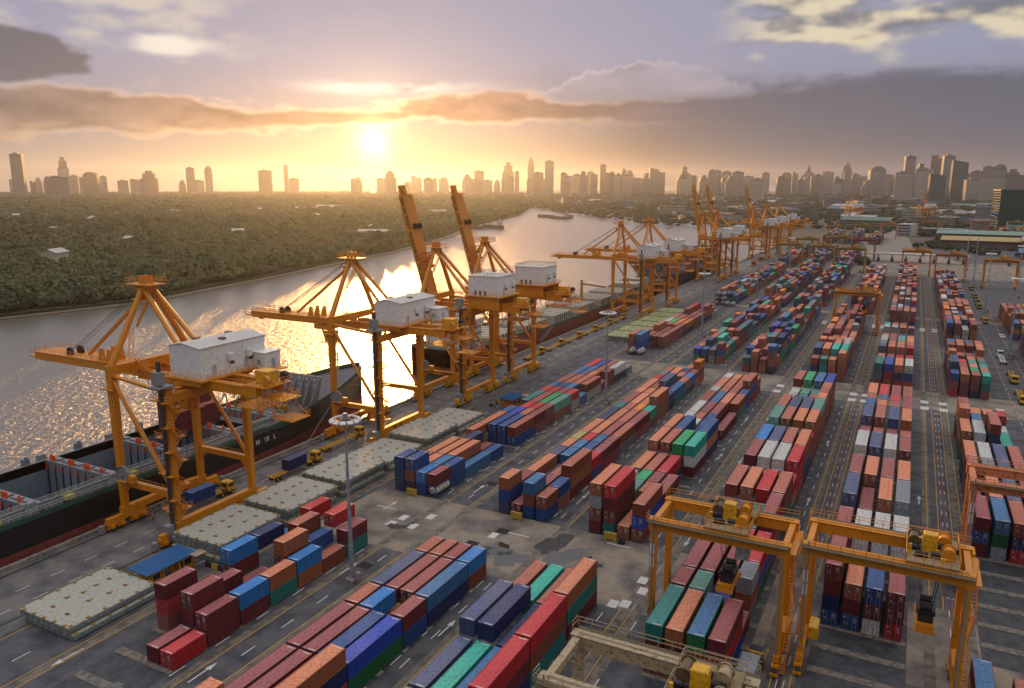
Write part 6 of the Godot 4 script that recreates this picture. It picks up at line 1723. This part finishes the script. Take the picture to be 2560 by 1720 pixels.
	for i in 110:
		var f := pow(r.randf(), 1.35) * 5.999
		var a: Vector2 = bank[int(f)]; var b: Vector2 = bank[mini(int(f) + 1, 6)]
		var p := a.lerp(b, f - int(f)) + Vector2(-2.0 - r.randf() * 16.0 - absf(r.randfn()) * 4.0, 0)
		var k := r.randi() % 5
		var s := r.randf_range(7.0, 13.0)
		var pr: Array = protos[k]
		var o: Node3D = pr[0]
		if pr[1]:
			o = (pr[0] as Node3D).duplicate(); o.name = numbered("riverside_tree"); add_child(o, true)
		pr[1] = true
		o.position = Vector3(p.x, -1.2, p.y); o.rotation.y = r.randf() * TAU
		o.scale = Vector3(s, s * r.randf_range(.9, 1.5), s)
		tag(o, kinds[k] + " " + spread[int(f)], "tree", "trees standing along the left bank")
	# the forest behind, one mass
	var at := [[], [], []]; var co := [[], [], []]
	var tries := 0
	while at[0].size() + at[1].size() + at[2].size() < 30000 and tries < 200000:
		tries += 1
		var dist := 300.0 * pow(7400.0 / 300.0, pow(r.randf(), .92))
		var az := deg_to_rad(r.randf_range(-66.0, -24.0))
		var p := Vector2(sin(az) * dist, -cos(az) * dist)
		if not Geometry2D.is_point_in_polygon(p, poly) or not free_at.call(p, 3.0): continue
		var gap := sky_n.get_noise_2d(p.x * .35, p.y * .35)
		if gap < -.28 and dist > 500 and r.randf() < .7: continue
		var s := clampf(dist * .0085, 5.5, 26.0) * r.randf_range(.7, 1.35)
		var k := r.randi() % 3
		var h := s * r.randf_range(.75, 1.15) * (1.0 if dist < 1500 else .62)
		at[k].append(Transform3D(Basis(Vector3.UP, r.randf() * TAU).scaled(Vector3(s, h, s)), Vector3(p.x, -1.2 + r.randf() * 1.5, p.y)))
		var g: Vector3 = greens[r.randi() % 5].lerp(Vector3(.10, .095, .035), clampf(.25 + gap, 0, .6)) * r.randf_range(.7, 1.3)
		co[k].append(Color(g.x, g.y, g.z))
	for k in 3: scatter("forest", crowns[k], leafm, at[k], co[k], ["dense green forest covering the low land across the river", "lower bushy growth mixed through the forest across the river", "taller tree crowns mixed through the forest across the river"][k], "forest")
	# coconut palms that stand out of the forest
	var pm := palm_mesh()
	var palmat: StandardMaterial3D = leafm.duplicate(); palmat.albedo_color = lin(.08, .10, .025)
	for i in 14:
		var p := Vector2(r.randf_range(-900, -560), r.randf_range(-760, -380))
		if not Geometry2D.is_point_in_polygon(p, poly): continue
		var t := thing("palm_tree", "thin palm rising above the forest near the left bank", "palm tree", Vector3(p.x, -1, p.y), r.randf() * 6, "palms above the forest canopy")
		var tr := MB.new(); tr.tube(Vector3(0, 0, 0), Vector3(.3, 10.8, .2), .28, .18, 6, false)
		part("trunk", tr, bark, t)
		var cr := part("crown", pm, palmat, t); cr.scale = Vector3(6, 12, 6)

func tower(x: float, ytop: float, w: float, dist: float, style: int, wallm: Material, bandm: Material, label: String, group: String) -> void:
	# placed by compass bearing and range; the height follows from the angle
	var f := 1753.2
	var px := (x - 1167.0); var py := (ytop - 784.0)
	var b := Basis.from_euler(Vector3(deg_to_rad(-11.592), deg_to_rad(27.342), 0))
	var d := (b * Vector3(px / f, -py / f, -1)).normalized()
	var flat := Vector2(d.x, d.z).length()
	var h := CAM_H + d.y / flat * dist
	var wid := w / f * dist * .97
	var t := thing("tower_block", label, "building", Vector3(d.x, 0, d.z) / flat * dist, atan2(-d.x, -d.z) + .25 * sin(x), group)
	var dep := wid * (.55 + .3 * absf(sin(x * 1.7)))
	var m := MB.new(); var bm := MB.new()
	var a := wid / 2; var c := dep / 2
	match style:
		0: m.box(-a, a, 0, h, -c, c); m.box(-a * .5, a * .3, h, h + 6, -c * .5, c * .5)
		1:
			m.box(-a, a, 0, h * .72, -c, c); m.box(-a * .74, a * .74, h * .72, h * .9, -c * .8, c * .8); m.box(-a * .42, a * .42, h * .9, h, -c * .5, c * .5)
		2:
			m.box(-a, a, 0, h * .7, -c, c)
			m.hexa([Vector3(-a, h * .7, c), Vector3(a, h * .7, c), Vector3(a, h * .7, -c), Vector3(-a, h * .7, -c), Vector3(-a * .55, h * .88, c * .6), Vector3(a * .55, h * .88, c * .6), Vector3(a * .55, h * .88, -c * .6), Vector3(-a * .55, h * .88, -c * .6)])
			m.tube(Vector3(0, h * .88, 0), Vector3(0, h, 0), a * .3, .4, 8)
		3:
			m.box(-a, a, 0, h * .82, -c, c)
			for k in 6:
				var t0 := k / 6.0 * PI / 2; var t1 := (k + 1) / 6.0 * PI / 2
				m.hexa([Vector3(-a * cos(t0), h * (.82 + .18 * sin(t0)), c), Vector3(a * cos(t0), h * (.82 + .18 * sin(t0)), c), Vector3(a * cos(t0), h * (.82 + .18 * sin(t0)), -c), Vector3(-a * cos(t0), h * (.82 + .18 * sin(t0)), -c), Vector3(-a * cos(t1), h * (.82 + .18 * sin(t1)), c), Vector3(a * cos(t1), h * (.82 + .18 * sin(t1)), c), Vector3(a * cos(t1), h * (.82 + .18 * sin(t1)), -c), Vector3(-a * cos(t1), h * (.82 + .18 * sin(t1)), -c)])
		4: m.hexa([Vector3(-a, 0, c), Vector3(a, 0, c), Vector3(a, 0, -c), Vector3(-a, 0, -c), Vector3(-a, h, c), Vector3(a, h * .94, c), Vector3(a, h * .94, -c), Vector3(-a, h, -c)])
		5: m.box(-a, -a * .1, 0, h, -c, c); m.box(a * .1, a, 0, h * .93, -c, c); m.box(-a * .12, a * .12, 0, h * .8, -c * .7, c * .7)
	part("shaft", m, wallm, t)
	var n := clampi(int(h / 7.0), 4, 46)
	for k in n:
		var y := (k + .6) * h * (.70 if style in [1, 2] else .80 if style == 3 else .92) / n
		bm.box(-a - .5, a + .5, y, y + h / n * .42, -c - .5, c + .5)
	stuff("floor_bands", bm, bandm, t)

func build_city() -> void:
	var wa := [mat("tower brown", lin(.14, .115, .10), .6, 0, ""), mat("tower grey", lin(.12, .12, .13), .6, 0, ""), mat("tower glass", lin(.03, .05, .055), .2, 0, ""), mat("tower tan", lin(.25, .21, .17), .7, 0, "")]
	var ba := [mat("band brown", lin(.24, .20, .17), .7, 0, ""), mat("band grey", lin(.26, .26, .26), .7, 0, ""), mat("band glass", lin(.07, .13, .14), .25, 0, ""), mat("band pale", lin(.46, .43, .38), .7, 0, "")]
	var T := [
		[36, 352, 20, 4300, 0, 1, "tall dark slab tower at the far left end of the skyline"], [140, 359, 17, 6200, 1, 1, "stepped tower behind the low dark block at far left"], [128, 405, 36, 3600, 0, 1, "low dark block before the stepped tower at far left"], [206, 393, 26, 5200, 3, 0, "round-topped block left of two hotel-like blocks"], [338, 390, 30, 5200, 1, 0, "wide stepped block, left part of the skyline"], [432, 383, 15, 5600, 0, 1, "slim dark tower, first of two left of the sun"], [473, 379, 14, 5800, 3, 1, "slim round-topped tower, second of two left of the sun"], [650, 377, 9, 6400, 0, 0, "very thin tower left of the sun"], [603, 389, 28, 5600, 0, 0, "broad block tower left of the sun"], [888, 389, 24, 5600, 1, 0, "stepped block just right of the sun"],
		[1210, 351, 14, 6600, 2, 0, "tallest needle-topped tower of the central skyline"], [1252, 367, 17, 5400, 0, 1, "plain dark slab tower right of the tallest needle tower"], [1158, 370, 22, 6200, 1, 0, "stepped tower left of the tallest needle tower"], [1375, 375, 12, 6000, 0, 0, "narrow flat-topped tower in the central skyline"], [1422, 379, 14, 5800, 2, 0, "spired block tower in the central skyline"], [1490, 382, 19, 5600, 4, 1, "slant-topped tower in the central skyline"], [1560, 380, 11, 5800, 0, 1, "narrow tower just left of the raised far cranes"], [1625, 385, 17, 5200, 3, 1, "rounded dark tower behind the raised far cranes"], [1727, 409, 27, 3400, 0, 3, "pale banded slab block right of the raised far cranes"], [1845, 370, 8, 6200, 2, 1, "needle-thin spire tower right of centre"], [1933, 365, 17, 6000, 2, 1, "pointed-top tower right of centre"], [2000, 378, 30, 5000, 3, 1, "broad round-shouldered tower left of the right cluster"],
		[2075, 355, 19, 4400, 0, 1, "tall dark tower opening the right-hand cluster"], [2061, 392, 32, 3500, 0, 3, "pale banded office block in front of the right cluster"], [2110, 385, 26, 3800, 0, 3, "cream slab block in the middle of the right cluster"], [2137, 395, 28, 3300, 4, 2, "slanting glass block at the foot of the right cluster"], [2140, 353, 24, 4600, 5, 0, "twin-shafted tower at the top of the right cluster"], [2163, 354, 20, 4500, 0, 1, "flat-topped tower beside the twin-shafted one"], [2189, 364, 27, 3900, 4, 2, "dark glass slant-topped tower closing the right cluster"], [2100, 372, 20, 4700, 1, 1, "stepped tower behind the cream slab block"], [2255, 379, 19, 5000, 0, 1, "flat tower in the far right skyline, left of two"], [2281, 373, 22, 5000, 3, 1, "domed tower in the far right skyline"], [2310, 384, 26, 4800, 1, 1, "stepped tower in the far right skyline"], [2262, 402, 44, 3600, 0, 3, "wide pale banded block at the right, before the domed tower"], [2316, 398, 34, 3800, 0, 0, "brown banded block at the right edge"], [2220, 408, 30, 3700, 0, 3, "low pale banded block between the right cluster and the domed tower"]]
	for q in T: tower(q[0], q[1], q[2], q[3], q[4], wa[q[5]], ba[q[5]], q[6], "towers of the hazy skyline")
	var r := RandomNumberGenerator.new(); r.seed = 91
	var nm := ["plain slab", "stepped block", "spired block", "round-topped block", "slant-topped block", "twin-shafted block"]
	for i in 150:
		var x := r.randf_range(-10, 2345)
		if i > 60: x = r.randf_range(1040, 2345)
		var s: int = [0, 0, 0, 1, 1, 3, 4, 5][r.randi() % 8]
		var y := r.randf_range(388, 411) if x > 1000 else r.randf_range(398, 413)
		if r.randf() < .3: y += 4
		var reg := "left of the sun" if x < 850 else "right of the sun" if x < 1250 else "over the river's end" if x < 1700 else "behind the container rows" if x < 2050 else "at the right end"
		tower(x, y, r.randf_range(9, 25), r.randf_range(4600, 6800), s, wa[[0, 1, 0, 3][i % 4]], ba[[0, 1, 3, 0][i % 4]], "hazy %s among the skyline %s" % [nm[s], reg], "lesser buildings of the skyline, " + reg)
	# low town between the yard and the towers
	var rm := [mat("town roof grey", lin(.26, .25, .24), .7, 0, "rust", .02), mat("town roof tin", lin(.40, .40, .40), .5, .1, "rust", .02), mat("town roof rust", lin(.20, .10, .07), .8, 0, "rust", .02), mat("town roof green", lin(.12, .20, .17), .7, 0, "rust", .02), mat("town roof blue", lin(.07, .14, .24), .6, 0, "rust", .02)]
	var wm := [mat("town wall pale", lin(.42, .39, .35), .8, 0, "faint", .03), mat("town wall grey", lin(.27, .27, .27), .8, 0, "faint", .03), mat("town wall tan", lin(.30, .24, .18), .8, 0, "faint", .03)]
	for i in 260:
		var dist := 1250.0 * pow(4.0, r.randf())
		var az := deg_to_rad(r.randf_range(-28.0, 9.0) if dist < 2600 else r.randf_range(-36.0, 9.0))
		var p := Vector2(sin(az) * dist, -cos(az) * dist)
		if p.x < -150 - (dist - 1250) * .62 or (p.x < 140 and dist < 1450): continue
		if p.x > -130 and p.x < 60 and p.y > -1420: continue
		var t := thing("town_building", "low %s-roofed building in the hazy town beyond the yard" % ["grey", "tin", "rust", "green", "blue"][i % 5], "building", Vector3(p.x, 0, p.y), r.randf() * 1.5, "low %s-roofed buildings of the town" % ["grey", "tin", "rust", "green", "blue"][i % 5])
		var w := r.randf_range(10, 34) * (1.0 + dist / 4000.0); var l := r.randf_range(14, 60) * (1.0 + dist / 4000.0); var h := r.randf_range(5, 15) if r.randf() < .8 else r.randf_range(18, 38)
		var b := MB.new(); b.box(-w / 2, w / 2, 0, h, -l / 2, l / 2)
		part("wall", b, wm[r.randi() % 3], t)
		var f := MB.new()
		if h < 16 and r.randf() < .6:
			for s in [-1.0, 1.0]: f.hexa([Vector3(minf(0, s * w * .54), h + (w * .14 if s > 0 else 0.0), l * .52), Vector3(maxf(0, s * w * .54), h + (w * .14 if s < 0 else 0.0), l * .52), Vector3(maxf(0, s * w * .54), h + (w * .14 if s < 0 else 0.0), -l * .52), Vector3(minf(0, s * w * .54), h + (w * .14 if s > 0 else 0.0), -l * .52), Vector3(minf(0, s * w * .54), h + .4 + (w * .14 if s > 0 else 0.0), l * .52), Vector3(maxf(0, s * w * .54), h + .4 + (w * .14 if s < 0 else 0.0), l * .52), Vector3(maxf(0, s * w * .54), h + .4 + (w * .14 if s < 0 else 0.0), -l * .52), Vector3(minf(0, s * w * .54), h + .4 + (w * .14 if s > 0 else 0.0), -l * .52)])
		else: f.box(-w * .52, w * .52, h, h + .6, -l * .52, l * .52); f.box(-w * .2, w * .1, h + .6, h + 3, -l * .2, l * .1)
		part("roof", f, rm[i % 5], t)
		var wn := MB.new()
		for k in mini(9, int(h / 3.4)): wn.box(-w * .5 - .1, w * .5 + .1, 1.2 + k * 3.4, 2.6 + k * 3.4, -l * .5 - .1, l * .5 + .1)
		stuff("window_bands", wn, wa[2] if i % 3 else wa[1], t)
	# town trees
	var leafm: StandardMaterial3D = StandardMaterial3D.new()
	leafm.resource_name = "town foliage"; leafm.roughness = .75; leafm.vertex_color_use_as_albedo = true
	leafm.backlight_enabled = true; leafm.backlight = Color(.3, .3, .12)
	var crown := crown_mesh(8, 7, 55, .8)
	var at := []; var co := []
	for i in 9000:
		var dist := 900.0 * pow(6.0, r.randf())
		var az := deg_to_rad(r.randf_range(-38.0, 9.0))
		var p := Vector2(sin(az) * dist, -cos(az) * dist)
		if p.x < -170 - maxf(0, dist - 1000) * .62: continue
		if p.x < 62 and p.y > -1310: continue
		if p.y > -1000 and p.x < 95: continue
		if dist < 1700 and sky_m.get_noise_2d(p.x * .5, p.y * .5) < .02: continue
		var s := clampf(dist * .0042, 4.5, 20) * r.randf_range(.7, 1.4)
		at.append(Transform3D(Basis(Vector3.UP, r.randf() * TAU).scaled(Vector3(s, s * r.randf_range(.7, 1.1), s)), Vector3(p.x, 0, p.y)))
		var g := Vector3(.045, .072, .020) * r.randf_range(.6, 1.3)
		co.append(Color(g.x, g.y, g.z))
	for q in [[-60.0, -1290.0, 30, 14.0], [30.0, -1010.0, 34, 26.0], [60.0, -1080.0, 40, 30.0], [75.0, -1180.0, 40, 34.0], [18.0, -1230.0, 14, 12.0], [66.0, -930.0, 20, 16.0], [-36.0, -748.0, 3, 3.0]]:
		for k in q[2]:
			var s := r.randf_range(3.5, 8.0)
			at.append(Transform3D(Basis(Vector3.UP, r.randf() * TAU).scaled(Vector3(s, s, s)), Vector3(q[0] + r.randfn() * q[3] * .5, 0, q[1] + r.randfn() * q[3])))
			co.append(Color(.03, .055, .018))
	scatter("town_trees", crown, leafm, at, co, "dark trees growing between the buildings beyond the yard", "trees")
	# road behind the toll gates
	sheet("access_road", [Vector2(-46, -800), Vector2(-46, -974), Vector2(-60, -1087), Vector2(-63, -1284), Vector2(-110, -1700), Vector2(-95, -1700), Vector2(-19, -1305), Vector2(-4, -1150), Vector2(1, -980), Vector2(42, -800)], .022, mat("road concrete", lin(.30, .27, .235), .85, 0, "concrete", .02))
	# toll canopy
	var tc := thing("toll_canopy", "long flat toll-gate canopy with blue posts across the yard's far entrance", "toll gate", Vector3(0, 0, -790))
	var rf := MB.new(); rf.box(-42, 46, 6.6, 7.5, -5, 5); rf.box(-42, 46, 7.5, 7.8, -5.2, 5.2); part("roof", rf, mat("canopy pale", lin(.50, .48, .45), .6, 0, "faint", .1), tc)
	for k in 8:
		var x := -38.0 + k * 11.4
		var p := MB.new(); p.cbox(Vector3(x, 3.3, 2.5), .8, 6.6, .8); p.cbox(Vector3(x, 3.3, -2.5), .8, 6.6, .8); part("post", p, mat("post blue", lin(.04, .12, .24), .5, 0, ""), tc)
		var b := MB.new(); b.bevel_box(x - 1.2, x + 1.2, 0, 3.4, -2, 2, .1); part("booth", b, iron, tc)
	# green glass office block with a flag
	var gb := thing("glass_office", "dark green glass office block with a flag at the right edge", "building", Vector3(152, 0, -1420), .12)
	var g := MB.new(); g.box(-42, 40, 0, 62, -30, 20); part("shaft", g, mat("green glass", lin(.012, .075, .062), .08, 0, ""), gb)
	var mu := MB.new()
	for k in 22: mu.box(-42 + k * 3.8 - .15, -42 + k * 3.8 + .15, 0, 62.3, 20, 20.4)
	for k in 16: mu.box(-42.2, 40.2, k * 3.9, k * 3.9 + .4, 20, 20.3); mu.box(-42.4, -42, k * 3.9, k * 3.9 + .5, -30, 20)
	mu.box(-43, 41, 62, 63.5, -31, 21)
	stuff("mullions", mu, mat("mullion dark", lin(.02, .035, .035), .4, .2, ""), gb)
	var fs := thing("flag", "striped red white and blue flag on a pole before the glass block", "flag", Vector3(103, 0, -1398))
	var fp := MB.new(); fp.tube(Vector3(0, 0, 0), Vector3(0, 34, 0), .3, .15, 8); part("pole", fp, steel, fs)
	var ys := [22.0, 23.7, 25.3, 28.7, 30.3, 32.0]
	for k in 5:
		var fb := MB.new()
		for i in 6:
			var x0 := i * 2.6; var x1 := x0 + 2.6; var d0 := sin(i * 1.1) * .9 - i * .7; var d1 := sin((i + 1) * 1.1) * .9 - (i + 1) * .7
			fb.quad(Vector3(x0, ys[k] + d0, sin(i) * .6), Vector3(x1, ys[k] + d1, sin(i + 1.0) * .6), Vector3(x1, ys[k + 1] + d1, sin(i + 1.0) * .6), Vector3(x0, ys[k + 1] + d0, sin(i) * .6))
		part("stripe", fb, mat(["flag red", "flag white", "flag blue", "flag white", "flag red"][k], [lin(.45, .02, .03), lin(.7, .7, .7), lin(.03, .04, .25), lin(.7, .7, .7), lin(.45, .02, .03)][k], .8, 0, ""), fs)
	# white office and long hall by the road
	var wo := thing("white_office", "white four-storey office beside trees behind the toll road", "building", Vector3(-8, 0, -1215), -.3)
	var ob := MB.new(); ob.box(-9, 9, 0, 17, -14, 14); part("shaft", ob, mat("office white", lin(.48, .48, .47), .7, 0, "faint", .05), wo)
	for k in 4:
		var w := MB.new(); w.box(-7.5, 8.0, 2 + k * 4, 4.0 + k * 4, 14, 14.1); part("window_row", w, wa[1], wo)
		var f := MB.new(); f.box(-8.5, 9.5, 4.4 + k * 4, 4.8 + k * 4, 14, 16); part("balcony", f, mat("office white", Color.WHITE), wo)
	var lh := thing("long_hall", "long pale blue-grey hall right of the white office", "building", Vector3(38, 0, -1250), -.12)
	var hb := MB.new(); hb.box(-24, 24, 0, 9, -9, 9); part("wall", hb, wm[1], lh)
	var hr := MB.new(); hr.box(-26, 26, 9, 10, -11, 11); part("roof", hr, mat("hall roof", lin(.28, .31, .33), .6, 0, "faint", .05), lh)
	var hw := MB.new(); hw.box(-22, 22, 3, 6.5, 9, 9.1); part("window_row", hw, wa[2], lh)
	for q in [[95.0, -1130.0, 130.0, 46.0, 10.0, "hall green", lin(.16, .25, .20), "long green-roofed warehouse at the right edge"], [92.0, -1010.0, 120.0, 40.0, 9.0, "hall ochre", lin(.40, .27, .08), "long ochre-roofed warehouse at the right edge, nearer"], [140.0, -985.0, 70.0, 30.0, 11.5, "hall grey", lin(.33, .34, .35), "grey curved-roof warehouse beside the ochre one"], [112.0, -880.0, 40.0, 20.0, 6.0, "shed blue", lin(.10, .20, .36), "small blue and white shed behind the car park"], [108.0, -800.0, 34.0, 14.0, 4.5, "shed green", lin(.14, .24, .20), "low green-roofed shed beside the car park"]]:
		var h := thing("warehouse", q[7], "warehouse", Vector3(q[0], 0, q[1]), -.1, "warehouses right of the yard")
		var b := MB.new(); b.box(-q[2] / 2, q[2] / 2, 0, q[4], -q[3] / 2, q[3] / 2); part("wall", b, mat("hall wall", lin(.16, .12, .10), .8, 0, "faint", .05), h)
		var f := MB.new()
		for k in 5:
			var z0: float = -q[3] * .55 + k * q[3] * .22; var z1: float = z0 + q[3] * .22
			var y0: float = q[4] + 3.4 * sin(k / 5.0 * PI); var y1: float = q[4] + 3.4 * sin((k + 1) / 5.0 * PI)
			f.hexa([Vector3(-q[2] * .52, y1, z1), Vector3(q[2] * .52, y1, z1), Vector3(q[2] * .52, y0, z0), Vector3(-q[2] * .52, y0, z0), Vector3(-q[2] * .52, y1 + .5, z1), Vector3(q[2] * .52, y1 + .5, z1), Vector3(q[2] * .52, y0 + .5, z0), Vector3(-q[2] * .52, y0 + .5, z0)])
		part("roof", f, mat(q[5], q[6], .6, 0, "faint", .04), h)
	# parked cars
	var proto: Node3D = null
	var cc := [["white", lin(.6, .6, .6)], ["silver", lin(.33, .34, .36)], ["black", lin(.02, .02, .022)], ["dark grey", lin(.09, .09, .10)], ["white", lin(.6, .6, .6)]]
	var bodyb := MB.new(); bodyb.hexa([Vector3(-.88, .35, 2.2), Vector3(.88, .35, 2.2), Vector3(.88, .35, -2.2), Vector3(-.88, .35, -2.2), Vector3(-.86, .95, 2.1), Vector3(.86, .95, 2.1), Vector3(.86, .88, -2.15), Vector3(-.86, .88, -2.15)])
	bodyb.hexa([Vector3(-.78, 1.34, 1.3), Vector3(.78, 1.34, 1.3), Vector3(.78, 1.34, -.5), Vector3(-.78, 1.34, -.5), Vector3(-.7, 1.42, 1.1), Vector3(.7, 1.42, 1.1), Vector3(.7, 1.42, -.4), Vector3(-.7, 1.42, -.4)])
	var glass := MB.new(); glass.hexa([Vector3(-.84, .92, 1.9), Vector3(.84, .92, 1.9), Vector3(.84, .92, -1.1), Vector3(-.84, .92, -1.1), Vector3(-.76, 1.35, 1.35), Vector3(.76, 1.35, 1.35), Vector3(.76, 1.35, -.5), Vector3(-.76, 1.35, -.5)])
	var whl := MB.new()
	for x in [-.8, .8]:
		for z in [-1.35, 1.35]: whl.tube(Vector3(x - .12, .33, z), Vector3(x + .12, .33, z), .33, .33, 10)
	var bmesh := bodyb.mesh(); var gmesh := glass.mesh(); var wmesh := whl.mesh()
	for i in 64:
		var k := i % 5
		var row := i / 16
		var t := thing("parked_car", "%s car parked in the lot right of the gantry cranes, row %s" % [cc[k][0], ["nearest", "second", "third", "back"][row]], "car", Vector3(72.0 + (i % 16) * 3.1 + row * 2.0 + r.randf_range(-.4, .4), 0, -610.0 - row * 24.0 + r.randf_range(-1, 1)), .35 + r.randf_range(-.08, .08), "%s cars parked in the lot, row %s" % [cc[k][0], ["nearest", "second", "third", "back"][row]])
		part("body", bmesh, mat("car " + cc[k][0], cc[k][1], .3, .1, ""), t); part("windows", gmesh, glassy, t); stuff("wheels", wmesh, mat("tyre", Color.BLACK), t)
func _ready() -> void:
	rng.seed = 7
	build_environment()
	make_textures()
	build_ground()
	ship_boxes()
	build_containers()
	build_cranes()
	build_yard()
	build_ships()
	build_forest()
	build_city()
